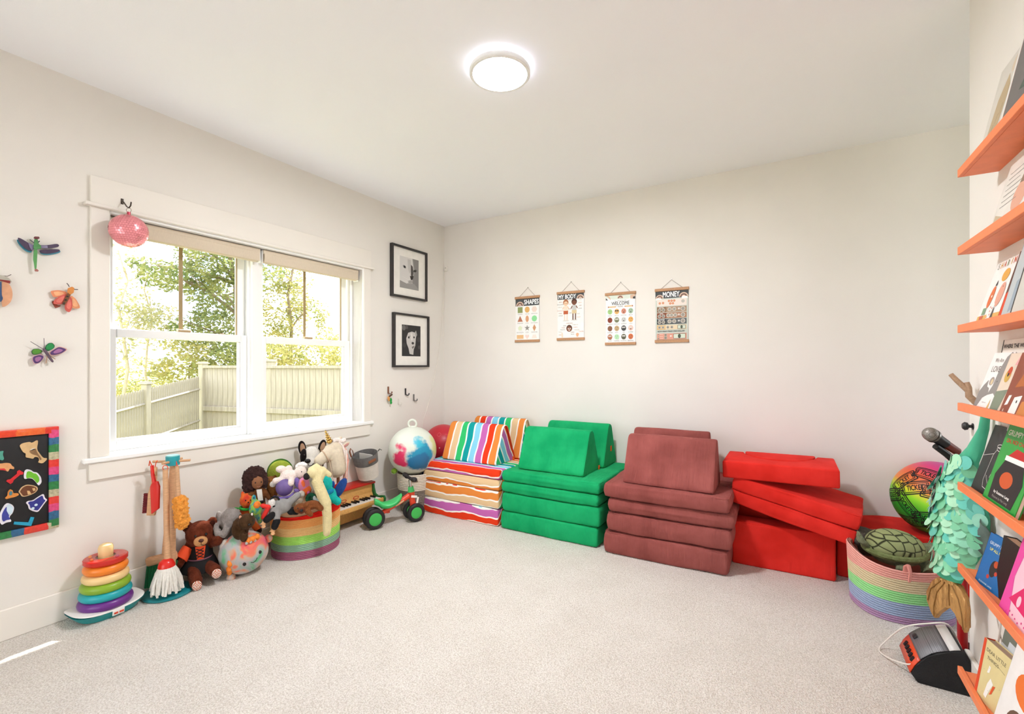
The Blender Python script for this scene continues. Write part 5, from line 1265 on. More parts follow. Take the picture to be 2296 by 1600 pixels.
# ------------------------------------------------------------------ rainbow rope basket and the plush toys
def band_mat(stops, zmax, jitter=0.0):
    def fn(N, L, b, tc):
        s_ = N.new('ShaderNodeSeparateXYZ'); L.new(tc.outputs['Object'], s_.inputs[0])
        v = math_node(N, L, 'DIVIDE', s_.outputs['Z'], zmax)
        n = N.new('ShaderNodeTexNoise'); n.inputs['Scale'].default_value = 260; L.new(tc.outputs['Object'], n.inputs['Vector'])
        mx = N.new('ShaderNodeMixRGB'); mx.blend_type = 'OVERLAY'; mx.inputs[0].default_value = .35
        L.new(const_ramp(N, L, v, stops), mx.inputs[1]); L.new(n.outputs[0], mx.inputs[2]); L.new(mx.outputs[0], b.inputs['Base Color'])
        bp = N.new('ShaderNodeBump'); bp.inputs['Strength'].default_value = .3; bp.inputs['Distance'].default_value = .004; L.new(n.outputs[0], bp.inputs['Height']); L.new(bp.outputs[0], b.inputs['Normal'])
        b.inputs['Roughness'].default_value = 1; b.inputs['Specular IOR Level'].default_value = .1
    return ramp_mat(fn)
t = thing('rainbow_basket', 'rainbow striped rope basket heaped with plush toys', 'basket', (-2.838, 2.0, 0))
rb = band_mat([(0, '#a06078'), (.17, '#8fb29a'), (.32, '#a4d86a'), (.49, '#e8c084'), (.66, '#eaa866'), (.83, '#e0261e')], .31)
# taller towards the ends, sagging at the front
def sag(p, a): return (p.x, p.y, p.z*(1-.10*max(0, math.cos(a+.75))**2+.03*math.cos(2*a)))
coil(B(), .985, 1.02, 0, .31, 26, .195, .222, sag, rr=.035).lathe([(.001, .004), (.98, .004)], n=44, sx=.195, sy=.222, cap0=False, cap1=False).done('rope_body', rb, t)
B().lathe([(1.0, .31), (.95, .30), (.92, .02), (.001, .012)], n=44, sx=.19, sy=.217, cap0=False, cap1=False, fn=sag).done('lining', mat('#caa07a', 1, .3, 160), t)

SOFT = 'plush toys by the window'
def pl(name, label, cat, pos, F, rot=(0, 0, 0), group=SOFT):
    cs, sn = math.cos(YAW), math.sin(YAW)
    ang = math.atan((cs*pos[0]+sn*pos[1])/(-sn*pos[0]+cs*pos[1]))      # turn each toy to face into the room
    t = thing(name, label, cat, pos, (rot[0], rot[1], YAW-ang+rot[2]), group)
    t.scale = (math.cos(ang), 1, 1)
    return t, F/1040
eye_b = plastic('#141112', .15)
def eyes(t, u, pts, r, m=eye_b, parent=None):
    for p in pts: B(u).ell(p, (r, r*.6, r), n=12, k=8).done('eye', m, parent or t)

# seated brown teddy bear in a black and orange dress
t, u = pl('teddy_bear', 'brown teddy bear in a black dress with orange laced front', 'plush toy', (-2.946, 1.382, 0.201), 2.70)
fur = plushm('#5f2a17', .25); fur2 = plushm('#4c2012', .25)
b = B(u).ell((0, 6, -8), (30, 24, 44)).ell((0, 0, 26), (33, 27, 29)).ell((-29, 4, 46), (12, 7, 13)).ell((29, 4, 46), (12, 7, 13))
b.cap((-24, 0, 2), (-44, -14, -26), 11, 11).cap((24, 0, 2), (40, -16, 10), 11, 13)
b.cap((-16, -10, -42), (-8, -46, -62), 14, 15).cap((14, -10, -42), (34, -42, -48), 13, 14)
fuse(b.done('body', fur, t), 2.6*u, 3, .004, .01)
for x in (-29, 29): B(u).ell((x, -2.5, 45), (7, 3, 8)).done('inner_ear', plushm('#3a170c'), t)
B(u).ell((2, -26, 17), (16, 9, 11)).done('muzzle', plushm('#c99463', .08), t)
B(u).ell((3, -34.5, 21), (6, 3, 4)).done('nose', mat('#4a1f14', .5), t)
B(u).tube([(3, -35, 17), (3, -35, 12), (9, -33.5, 9)], .6, 5).done('mouth', eye_b, t)
eyes(t, u, ((-9, -24, 29), (14, -24, 30)), 3.4)
blk = mat('#0b090b', .9, .2, 200); org = mat('#e24a1a', .8, .1, 200)
B(u).lathe([(25, 8), (29, -6), (31, -22), (38, -34), (46, -52), (42, -54), (34, -40)], (0, 4, 0), 32, sy=.85, cap0=False, cap1=False).done('dress', blk, t)
o = B(u).lathe([(1, 0), (1, 0)], n=3).done('laced_front', org, t) if False else None
P = [(-10, 6), (13, 6), (11, -8), (9, -22), (-6, -22), (-8, -8)]
o = B(u).prism(P, 'y', -27, -24).done('laced_front', org, t, False)
for i in range(3): B(u).tube([(-8, -28, 2-7*i), (9, -28, -5-7*i)], .9, 5).tube([(9, -28, 2-7*i), (-8, -28, -5-7*i)], .9, 5).done('lace', blk, o)
B(u).torus((0, 4, -24), 30, 1.4, (0, 0, 0), 36, 6).done('sash', mat('#7a4a5a', .5), t)
for sg, a, c_ in ((-1, (-26, -4, 0), (-40, -14, -18)), ): B(u).tube([a, c_], [13, 14.5], 14).done('sleeve', org, t)
def gingham(N, L, b, tc):
    ch = N.new('ShaderNodeTexChecker'); ch.inputs['Scale'].default_value = 160; ch.inputs[1].default_value = lin('#e8e0d6'); ch.inputs[2].default_value = lin('#c0562a')
    L.new(tc.outputs['Object'], ch.inputs[0]); L.new(ch.outputs[0], b.inputs['Base Color']); b.inputs['Roughness'].default_value = .95
gm = ramp_mat(gingham)
for p in ((-6, -59, -66), (37, -54, -51)): B(u).ell(p, (11, 4, 11), (.15, 0, 0)).done('foot_sole', gm, t)

# tie-dyed round pillow dinosaur
def tiedye(N, L, b, tc):
    n = N.new('ShaderNodeTexNoise'); n.inputs['Scale'].default_value = 11; n.inputs['Detail'].default_value = 2.5; n.inputs['Distortion'].default_value = .6; L.new(tc.outputs['Object'], n.inputs['Vector'])
    r = N.new('ShaderNodeValToRGB'); e = r.color_ramp.elements
    cols = ((.28, '#4fb878'), (.38, '#9fb0a8'), (.45, '#b3aeb0'), (.52, '#c8a68c'), (.58, '#e87a5c'), (.70, '#e2506a'))
    while len(e) < len(cols): e.new(.5)
    for i, (p, c_) in enumerate(cols): e[i].position = p; e[i].color = lin(c_)
    L.new(n.outputs[0], r.inputs[0]); L.new(r.outputs[0], b.inputs['Base Color']); b.inputs['Roughness'].default_value = .95
    b.inputs['Sheen Weight'].default_value = .4
    n2 = N.new('ShaderNodeTexNoise'); n2.inputs['Scale'].default_value = 300; L.new(tc.outputs['Object'], n2.inputs['Vector'])
    bp = N.new('ShaderNodeBump'); bp.inputs['Strength'].default_value = .3; bp.inputs['Distance'].default_value = .005; L.new(n2.outputs[0], bp.inputs['Height']); L.new(bp.outputs[0], b.inputs['Normal'])
td = ramp_mat(tiedye)
t, u = pl('pillow_dinosaur', 'round tie-dyed coral and grey pillow plush with a smile', 'plush toy', (-2.812, 1.562, 0.128), 2.785, (0, math.radians(-12), 0))
B(u).ell((0, 0, 0), (57, 40, 46), n=40, k=26).done('body', td, t)
eyes(t, u, ((-2, -39, -13), (36, -31, -2)), 4)
B(u).tube([(12, -39.5, -14), (17, -39, -16.5), (23, -37.5, -15), (28, -36, -10)], .7, 5).done('smile', eye_b, t)
orp = plushm('#f08a3c', .1)
for P in ([(-31, -26, 4), (-32, -31, -4), (-37, -27, -16), (-38, -22, -24)], [(18, -30, 32), (28, -27, 31), (38, -20, 30)]):
    b = B(u)
    for q in P: b.ell(q, (6.5, 7, 7))
    fuse(b.done('frill', orp, t), 2*u, 2)
for p in ((13, -34, 28), (22, -32, 27), (31, -28, 26)): B(u).ell(p, (3.6, 3, 3.2), n=10, k=8).done('horn', plushm('#b9b4b0', .05), t)
for p in ((-38, -18, -38), (60, 2, 10)): B(u).ell(p, (10, 9, 9)).done('foot', td, t)

# grey elephant
t, u = pl('elephant_plush', 'grey plush elephant slumped behind the tie-dyed pillow plush', 'plush toy', (-2.901, 1.526, 0.248), 2.80)
b = B(u).ell((2, 4, 24), (27, 24, 27)).ell((0, 6, -20), (28, 22, 34)).tube([(-4, -18, 14), (-14, -26, 2), (-26, -24, 6), (-30, -16, 16), (-28, -8, 24)], [11, 9, 8, 7, 6], 10).ell((-8, -10, -28), (17, 15, 22)).ell((16, -12, -34), (15, 14, 18)).ell((-24, 4, 28), (8, 10, 20))
fuse(b.done('body', plushm('#8f8783', .2), t), 2.6*u, 3, .004, .01)
B(u).ell((-9, -22, -26), (13, 7, 18), (.2, 0, .1)).done('foot_pad', plushm('#cfc6bc', .05), t)
eyes(t, u, ((10, -18, 24),), 3); B(u).ell((11.5, -18.5, 21), (3, 2, 1.6)).done('eye_white', plushm('#e6e0da'), t)
# dark brown wombat
t, u = pl('wombat_plush', 'small dark brown plush wombat perched above the tie-dyed pillow plush', 'plush toy', (-2.771, 1.534, 0.309), 2.74)
b = B(u).ell((-6, 6, -10), (20, 20, 26)).ell((8, -8, 8), (20, 18, 17)).ell((-6, -6, 20), (5, 4, 6)).ell((20, -8, 22), (4, 4, 5)).ell((2, -12, -24), (10, 10, 12))
fuse(b.done('body', plushm('#46301c', .3), t), 2.2*u, 2, .005, .01)
B(u).ell((-6, -11, 20), (3.4, 2.6, 4)).done('inner_ear', plushm('#d8a083', .05), t); B(u).ell((20, -12, 23), (2.4, 2, 3.4)).done('inner_ear', plushm('#e4ddd4', .05), t)
B(u).ell((14, -25, 5), (4, 3, 3)).done('nose', eye_b, t); eyes(t, u, ((6, -24, 11), (22, -21, 12)), 1.6)

# orange patchwork cat
def patch(c1, c2, c3, sc=14):
    def fn(N, L, b, tc):
        n = N.new('ShaderNodeTexNoise'); n.inputs['Scale'].default_value = sc; n.inputs['Detail'].default_value = 2; L.new(tc.outputs['Object'], n.inputs['Vector'])
        r = N.new('ShaderNodeValToRGB'); e = r.color_ramp.elements; e.new(.5)
        for i, (p, c_) in enumerate(((.36, c1), (.5, c2), (.64, c3))): e[i].position = p; e[i].color = lin(c_)
        L.new(n.outputs[0], r.inputs[0]); L.new(r.outputs[0], b.inputs['Base Color']); b.inputs['Roughness'].default_value = .9
    return ramp_mat(fn)
t, u = pl('cat_plush', 'orange and red patchwork plush cat with green scarf', 'plush toy', (-2.914, 1.635, 0.366), 2.90)
b = B(u).ell((0, 0, 14), (16, 13, 16)).ell((-9, 2, 28), (4, 4, 7)).ell((9, 2, 28), (4, 4, 7)).ell((-2, 2, -20), (17, 14, 20)).cap((8, -6, -30), (26, -12, -52), 8, 8).cap((-8, -6, -30), (-10, -14, -52), 8, 8)
fuse(b.done('body', patch('#c8301c', '#e06a24', '#d8471e'), t), 2*u, 2)
B(u).torus((-1, 0, -3), 13.5, 3, (0, .1, 0), 24, 8).done('scarf', fabric('#2f9a3a'), t); B(u).tube([(-12, -6, -2), (-22, -10, 2), (-30, -8, 3)], [3, 4, 2], 8, flat=.4).done('scarf_end', fabric('#2f9a3a'), t)
eyes(t, u, ((-2, -12.5, 17), (9, -11, 16)), 1.6); B(u).ell((4, -13, 12), (2, 1.5, 1.4)).done('nose', eye_b, t)
for p in ((27, -13, -54), (-10, -15, -54)): B(u).ell(p, (8, 8, 7)).done('paw', plushm('#2a1a14'), t)
# teal and orange patterned bird
t, u = pl('bird_plush', 'teal and orange patterned plush bird hanging beside the basket', 'plush toy', (-2.826, 1.641, 0.365), 2.86)
b = B(u).ell((0, 0, 0), (15, 13, 20)).ell((-4, 0, 22), (6, 6, 10)).cap((4, -2, -10), (10, 0, -30), 7, 5)
fuse(b.done('body', patch('#1f7f9a', '#9fc83a', '#1f8f8a', 18), t), 2*u, 2)
B(u).ell((3, -9, 10), (8, 5, 9), (0, .5, 0)).done('wing', plushm('#f0853a', .1), t); eyes(t, u, ((-4, -6, 26),), 1.4)

# doll with afro hair
t, u = pl('rag_doll', 'rag doll with big dark curly hair in brown jacket', 'doll', (-2.905, 1.698, 0.493), 2.95)
skin = mat('#8a5a3a', .85, .1, 200); jac = plushm('#6a4022', .2)
fuse(B(u).ell((0, -8, 6), (14, 12, 15)).done('head', skin, t), 1.6*u, 2)
hair = B(u).ell((-6, 2, 14), (29, 16, 27)).ell((-16, 0, -2), (17, 13, 19)).ell((14, 0, 4), (12, 12, 16))
fuse(hair.done('hair', mat('#2f120b', 1, .9, 90, .4, 60, .3), t), 2.2*u, 1, .022, .012)
eyes(t, u, ((-4, -20, 8), (9, -19, 8)), 1.6); B(u).tube([(-1, -20, -1), (3, -20.5, -2.5), (7, -19.6, -1)], .6, 5).done('smile', mat('#b87a64', .7), t)
b = B(u).ell((6, -2, -22), (15, 11, 18)).cap((-6, -4, -16), (-20, -10, -22), 6, 6).cap((16, -4, -16), (26, -8, -32), 6, 5).cap((0, 0, -34), (-6, -6, -50), 6, 6).cap((12, 0, -34), (14, -8, -50), 6, 6)
fuse(b.done('jacket', jac, t), 1.8*u, 2, .003, .01)
B(u).prism([(-2, -9), (10, -9), (13, -34), (2, -34)], 'y', -14.5, -13).done('shirt_front', paperm('#eae6e0'), t, False)
B(u).ell((8, -8, -37), (9, 6, 5)).done('waistband', mat('#2c1f1a', .8), t)
# round green plush
t, u = pl('frog_plush', 'round green plush face leaning on the wall behind the lamb', 'plush toy', (-2.960, 1.887, 0.525), 3.14)
B(u).ell((0, 0, 0), (28, 13, 27), n=28, k=18).done('body', plushm('#9aa83e', .12), t)
B(u).torus((0, 2, 0), 27, 3, (PI/2, 0, 0), 36, 8).done('rim', plushm('#3f6a2a', .15), t)
eyes(t, u, ((-14, -12, -8),), 3.4)
# white plush lamb
t, u = pl('lamb_plush', 'fluffy white and pink plush lamb lying on top of the pile', 'plush toy', (-2.788, 1.851, 0.541), 3.02)
b = B(u).ell((-2, 0, -3), (23, 14, 12)).ell((22, -4, 4), (14, 12, 14)).cap((-14, -6, -8), (-34, -10, -10), 6, 7).cap((2, -10, -10), (0, -18, -16), 7, 8).ell((-22, 4, 12), (12, 9, 8)).ell((32, -2, 20), (4, 3, 4)).ell((-4, 6, 12), (8, 6, 7))
fuse(b.done('body', plushm('#ecdcd4', .06), t), 1.8*u, 2, .004, .008)
b = B(u)
for i in range(9): b.ell((14+2.4*i, -4+(i % 2)*4, 16+3.5*math.sin(i*.39)+(i % 3)), 4.6, n=10, k=7)
fuse(b.done('fleece_top', plushm('#f4f1ee', .04), t), 1.6*u, 1, .006, .008)
eyes(t, u, ((24, -15, 6),), 1.4)
# small brown otter bear
t, u = pl('bear_plush', 'small tan plush bear with white muzzle beside the doll', 'plush toy', (-2.880, 1.772, 0.486), 3.0)
b = B(u).ell((0, 0, 2), (14, 12, 14)).ell((4, 4, -18), (15, 12, 16)).ell((-10, 3, 13), (4, 3, 4)).ell((10, 3, 13), (4, 3, 4)).cap((10, -6, -8), (22, -10, 0), 5, 6)
fuse(b.done('body', plushm('#7c4f26', .2), t), 1.8*u, 2, .004, .01)
B(u).ell((5, -10, 0), (8, 5, 7)).done('muzzle', plushm('#e8e2da', .04), t); B(u).ell((7, -15, 4), (2.4, 2, 1.8)).done('nose', eye_b, t); eyes(t, u, ((-3, -10.5, 7),), 1.4)
# purple turtle with pink and orange face
t, u = pl('turtle_plush', 'purple plush dome body with a pink and orange snouted head', 'plush toy', (-2.780, 1.808, 0.465), 2.98)
B(u).ell((-2, 0, 0), (20, 17, 19), n=24, k=16).done('shell', mat('#6b5590', .55, .1, 200, .1, 20, .3), t)
pur = plushm('#7a66a8', .1)
fuse(B(u).tube([(-26, -4, -16), (-10, -10, -21), (10, -10, -20), (20, -4, -12)], [4, 7, 7, 4], 10, flat=.45).done('brim', pur, t), 1.6*u, 2)
B(u).ell((27, -2, 8), (7, 6, 12), (0, -.2, 0)).done('frill', pur, t); B(u).ell((28, -8, -10), (10, 5, 5), (0, .5, 0)).done('flipper', pur, t)
h = fuse(B(u).ell((42, -4, 2), (14, 13, 18)).done('head', plushm('#d882a8', .1), t), 1.8*u, 1)
B(u).ell((47, -10, -10), (13, 9, 10), (0, -.5, 0)).done('snout', plushm('#f0703c', .08), h); B(u).ell((40, -16, 8), (4, 3, 8), (0, -.3, 0)).done('cheek_horn', plushm('#f5784a', .06), h); B(u).ell((52, -17, -13), (4, 3, 4)).done('nostril', plushm('#d06aa0', .05), h)
# grey sweatshirt doll with black cuffs
t, u = pl('sweater_doll', 'limp doll in grey sweatshirt with black cuffs hanging over the rim', 'doll', (-2.711, 1.733, 0.367), 3.25)
b = B(u).ell((2, 0, 2), (21, 12, 15)).ell((-10, -3, -6), (14, 10, 13)).cap((-8, -8, -8), (-8, -14, -20), 8, 7).cap((16, -2, 8), (34, 0, 20), 8, 7)
fuse(b.done('sweatshirt', mat('#8f8d8b', .95, .3, 260, .1, 40), t), 1.8*u, 2)
cuff = mat('#0d0c0e', .95, .3, 220)
fuse(B(u).ell((22, 0, -10), (10, 8, 8)).cap((20, 0, -10), (32, 2, -14), 7, 6).done('trousers', cuff, t), 1.8*u, 2)
B(u).cap((-8, -15, -22), (-12, -17, -31), 7.5, 7).done('cuff', cuff, t); B(u).cap((-16, -12, -10), (-28, -14, -17), 7, 6.5).done('cuff', cuff, t); B(u).torus((-12, -4, 14), 9, 2, (1.2, .4, 0), 24, 8).done('collar', cuff, t)
sk2 = mat('#dca878', .8, .1, 200)
for (q, dr) in (((-15, -18, -38), (-.35, -.3, -1)), ((-33, -15, -23), (-.3, -.2, -1))):
    b = B(u).ell(q, (4.5, 3, 5))
    for f in range(5):
        a = (-.9+.4*f) if f else -1.6
        d_ = Vector((math.sin(a)*.8+dr[0]*.5, dr[1], -abs(math.cos(a)))).normalized()*(6.5-.7*abs(f-2.5))
        b.cap(q, Vector(q)+d_*1.35, 1.5, 1.1, 8)
    fuse(b.done('hand', sk2, t), .7*u, 1)
B(u).cap((-24, -10, 6), (-34, -10, -12), 4.5, 4.5).cap((-24, -10, 6), (-36, -8, 10), 4.5, 4).done('red_arm', mat('#d8291f', .8, .2, 200), t)
B(u).ell((-18, -2, 10), (8, 8, 10)).done('head', plushm('#d8d4ce', .05), t)
# brown bear lying in the basket
t, u = pl('bear_plush', 'cinnamon brown plush bear lying face up on the basket front', 'plush toy', (-2.624, 1.809, 0.349), 2.98)
b = B(u).ell((0, 0, 2), (15, 12, 11)).ell((24, 2, 6), (20, 12, 10)).ell((-12, -2, 4), (4, 4, 5)).ell((11, -8, 10), (5, 4, 5)).cap((14, -8, -4), (22, -12, -10), 6, 6).cap((32, 0, 6), (44, -4, -2), 7, 7)
fuse(b.done('body', plushm('#7a4626', .2), t), 1.8*u, 2, .003, .01)
B(u).ell((2, -11, 0), (8, 5, 7)).done('muzzle', plushm('#6a3420', .1), t); B(u).ell((2, -15, 1), (4, 2.4, 3.6)).done('nose', eye_b, t); eyes(t, u, ((-6, -11, 6),), 1.5)
# cream puppy rump
t, u = pl('puppy_plush', 'cream and white fluffy plush between the grey doll and brown bear', 'plush toy', (-2.720, 1.856, 0.390), 2.99)
fuse(B(u).ell((0, 0, 0), (14, 12, 13)).ell((8, -5, 10), (9, 8, 8)).cap((-4, -4, -6), (-12, -8, -14), 6, 6).done('body', plushm('#d8c6ae', .08), t), 1.8*u, 2, .005, .01)
B(u).ell((8, -8, 12), (8, 7, 7)).done('tail_puff', plushm('#f0ece6', .04), t)
# dark green snake coil and pale blue fish
t, u = pl('snake_plush', 'dark green plush snake coiled below the purple plush', 'plush toy', (-2.658, 1.905, 0.390), 3.0)
B(u).tube([(9*math.cos(a)*(1-a/22), -4+a*.4, 9*math.sin(a)*(1-a/22)) for a in [k_*.5 for k_ in range(24)]], 4.6, 10).done('body', plushm('#1f5a42', .2), t)
t, u = pl('fish_plush', 'pale blue grey plush fish beside the cream sausage dog', 'plush toy', (-2.592, 1.909, 0.368), 2.97)
fuse(B(u).ell((0, 0, 0), (11, 9, 12), (0, .4, 0)).ell((-8, -2, 12), (4, 3, 6)).done('body', plushm('#b4c3c8', .08), t), 1.8*u, 2)
# long cream sausage dog draped over the rim
t, u = pl('sausage_dog', 'long cream plush sausage dog draped over the basket rim', 'plush toy', (-2.587, 1.912, 0.502), 2.97)
P = [(-22, 4, 24), (-6, 6, 29), (6, 2, 22), (-4, -4, 2), (6, -4, -24), (16, -4, -48), (19, -2, -76), (19, 0, -102), (18, 0, -116)]
b = B(u).tube(P, [8, 13, 14, 13, 13, 12.5, 11, 10.5, 9], 14).ell((18, 0, -116), (9, 8, 8)).ell((-14, -2, 22), (13, 11, 11)).cap((8, 2, 26), (24, 0, 14), 8, 6).cap((-6, -10, 4), (-2, -14, -20), 5, 4)
fuse(b.done('body', plushm('#e2d3a2', .06), t), 2.2*u, 3, .003, .012)
B(u).ell((-27, -6, 16), (7.5, 7, 7.5)).done('nose', mat('#15100f', .9, .4, 150), t)
# teal dinosaur with a blue tail fin
t, u = pl('dinosaur_plush', 'teal plush dinosaur with a blue tail in the rainbow basket', 'plush toy', (-2.649, 2.027, 0.430), 3.10)
b = B(u).ell((-4, 0, 8), (15, 13, 20)).ell((4, 0, -16), (17, 14, 17)).cap((8, -6, -20), (22, -10, -30), 9, 9).cap((-2, -10, -20), (-2, -14, -32), 8, 8)
fuse(b.done('body', plushm('#1fb0a6', .12), t), 1.9*u, 2)
B(u).ell((2, -10, -8), (13, 6, 6), (0, -.35, 0)).done('belt', plushm('#1f86b0', .1), t); B(u).ell((-18, -6, 14), (3, 2, 4)).done('ear_spot', plushm('#e07050'), t); eyes(t, u, ((-10, -11, 16),), 1.5)
B(u).ell((28, 2, -4), (11, 7, 25), (0, .55, 0)).done('tail', mat('#0f3d84', .95, .5, 160, .2, 60, .4), t); B(u).ell((12, 2, 6), (4, 4, 8)).done('spike', mat('#0f3d84', .95), t)
# spotted bulldog behind
t, u = pl('dog_plush', 'white and black plush bulldog sitting behind the unicorn', 'plush toy', (-2.956, 2.111, 0.571), 3.33)
wht = plushm('#dcd6cd', .05); bk = plushm('#1a1515', .1)
b = B(u).ell((4, 0, 6), (22, 18, 24)).ell((2, -10, -8), (21, 16, 16)).ell((6, 6, -44), (28, 22, 36))
fuse(b.done('body', wht, t), 2.4*u, 3)
B(u).ell((-13, -4, 8), (9, 14, 18)).done('eye_patch', bk, t); B(u).ell((24, -3, -6), (8, 10, 18)).done('eye_patch', bk, t)
for x, r in ((-17, -.15), (28, .25)):
    e = B(u).ell((x, 4, 26), (9, 4, 17), (0, r, 0)).done('ear', bk, t); B(u).ell((x+1, 1.5, 25), (6, 3, 13), (0, r, 0)).done('inner_ear', plushm('#a8846a', .06), e)
B(u).ell((-5, -25, 2), (7, 4, 5)).done('nose', mat('#100c0d', .4), t); B(u).tube([(-4, -27, -3), (-3, -27, -8), (4, -26.4, -8), (8, -25, -4)], .7, 5).done('mouth', eye_b, t); eyes(t, u, ((-12, -16, 14),), 2.4)
# unicorn hobby horse
t, u = pl('unicorn_hobby_horse', 'cream unicorn hobby horse head with gold horn and pink mane', 'hobby horse', (-2.801, 2.180, 0.575), 3.31, (0, 0, .30))
lin_m = mat('#d9cab2', .95, .35, 320, .06, 60)
b = B(u).ell((4, 0, 22), (23, 13, 19)).cap((-6, -2, 18), (-32, -6, 2), 15, 12).cap((6, 0, 10), (10, 0, -20), 20, 22)
b.lathe([(20, 12), (22, -8), (24, -30), (18, -36), (2, -37)], (10, 0, 0), 20, sy=.6, cap0=False)
fuse(b.done('head', lin_m, t), 2.2*u, 4)
o = B(u)
for i in range(5): o.torus((-7.2-2.1*i, -2, 43+5.2*i), 4.3-.62*i, 3.0-.42*i, (0, -.38, 0), 18, 8)
o.tube([(-6, -2, 39), (-17, -2, 68)], [5, .8], 10).done('horn', metalm('#c9a45a', .3), t)
for (p, r) in (((30, -6, 31), -1.0), ((18, 8, 40), -.7)):
    e = B(u).ell(p, (5, 3.5, 11), (0, -r, 0)).done('ear', lin_m, t); B(u).ell((p[0]-.5, p[1]-3, p[2]-.5), (2.8, 1.5, 8), (0, -r, 0)).done('inner_ear', plushm('#c08a84', .05), e)
for i in range(4): B(u).tube([(-3+3.2*i, -13.4, 20-1.5*abs(i-1.5)*-1-2), (-4+3.6*i, -13.8, 16.5)], .7, 5).done('eyelash', eye_b, t)
B(u).tube([(-4, -13.6, 19), (0, -13.8, 17), (5, -13.8, 17), (9, -13.4, 19.5)], .8, 5).done('closed_eye', eye_b, t)
mane = bpy.data.objects.new('mane', None); COL.objects.link(mane); mane.parent = t; rr_ = random.Random(9)
yp, yw = mat('#e2a493', 1, .5, 200, .1, 60), mat('#efe2da', 1, .5, 200, .06, 60)
for i in range(26):
    f = i/25; x0, z0 = 12+16*f, 40-34*f**1.4+rr_.uniform(-3, 3); y0 = rr_.uniform(-7, 5)
    P = [(x0, y0, z0+2), (x0+8, y0-4, z0-6), (30+rr_.uniform(-3, 5), y0-4, z0-34), (29+rr_.uniform(-4, 4), y0-2, max(-62, z0-70+rr_.uniform(-10, 10)))]
    B(u).tube(P, [1.6, 2.0, 1.8, 1.0], 5).done('yarn_strand', yp if i % 3 else yw, mane)
for i in range(7): B(u).ell((4+4*i, -2, 42+2*math.sin(i)), 5, n=10, k=7).done('fringe_tuft', yw, mane)
B(u).torus((-18, -4, 10), 15, .9, (0, 1.1, 0), 28, 6).done('noseband', mat('#c9a68a', .8), t)
B(u).tube([(-12, -17, 3), (4, -14.5, 2), (26, -12.5, 4)], .9, 6).done('cheek_strap', mat('#c9b29a', .8), t)
B(u).tube([(-12, -16, 2), (-8, -18, -20), (-2, -18, -50), (10, -16, -78), (20, -10, -92)], .8, 6).done('rein', mat('#d4b89e', .8), t)
B(u).tube([(-30, -14, -2), (-24, -18, -24), (-20, -16, -40)], .8, 6).done('rein', mat('#d4b89e', .8), t)
B(u).tube([(14, 0, -34), (15, 0, -178)], 3.6, 12).done('stick', woodm('#7a4a2c'), t)
# red crayon-shaped plush behind the tail
t, u = pl('red_plush_tube', 'small red plush tube poking out beside the hobby horse stick', 'plush toy', (-2.702, 2.170, 0.425), 3.25)
B(u).cap((-12, 0, -8), (10, 0, 6), 4, 4).done('body', plushm('#c0231c'), t); B(u).ell((11, -1, 6.5), 3, n=10, k=7).done('tip', plushm('#e0b060'), t)

# ------------------------------------------------------------------ alcove corner on the right
# half-moon red floor cushion behind the pastel basket
t = thing('half_moon_cushion', 'red half-moon foam cushion behind the pastel basket', 'foam cushion', (.60, 3.35, 0), 0, 'red foam play couch')
P = [(-.36, 0)]+[(-.36*math.cos(a), .375*math.sin(a)) for a in [k_*PI/20 for k_ in range(1, 20)]]+[(.36, 0)]
B().prism(P, 'z', 0, .30, bev=.012, seg=3).done('cover', red_f, t)
B().tube([(p[0]*.99, p[1]*.99+.002, .294) for p in P], .0022, 5, closed=True).done('seam', red_f, t)

# pastel rope basket
t = thing('pastel_basket', 'pastel rainbow rope basket holding a plush sea turtle', 'basket', (.485, 3.075, 0), .35)
pb = band_mat([(0, '#b48fb0'), (.12, '#a3b1cc'), (.36, '#9fe096'), (.55, '#dccaa4'), (.76, '#eaa99c')], .285)
def squarish(p, a):
    k = (abs(math.cos(a))**3+abs(math.sin(a))**3)**(-1/3); k = 1+(k-1)*.65
    return (p.x*k, p.y*k, p.z*(1+.05*math.cos(2*a+.6)+.04*math.sin(a)))
coil(B(), .93, 1.0, 0, .285, 24, .215, .190, squarish, rr=.035).lathe([(.001, .004), (.93, .004)], n=44, sx=.215, sy=.190, cap0=False, cap1=False).done('rope_body', pb, t)
B().lathe([(1.0, .285), (.95, .278), (.88, .02), (.001, .012)], n=44, sx=.21, sy=.185, cap0=False, cap1=False, fn=squarish).done('lining', mat('#c98a7c', 1, .3, 160), t)
for (x, y, r) in ((-.075, -.205, 0), (.07, -.203, 0)):
    B().tube([(x, y-.004, .225), (x, y-.012, .27), (x, y+.004, .298), (x, y+.022, .285), (x, y+.026, .25)], .012, 8, flat=.5).done('handle_loop', pb if False else mat('#ec9c8e', 1, .4, 240), t)
B().tube([(-.06, .195, .26), (-.05, .20, .33), (.05, .205, .33), (.06, .198, .26)], .011, 8, flat=.5).done('handle_loop', mat('#c9806e', 1, .4, 240), t)

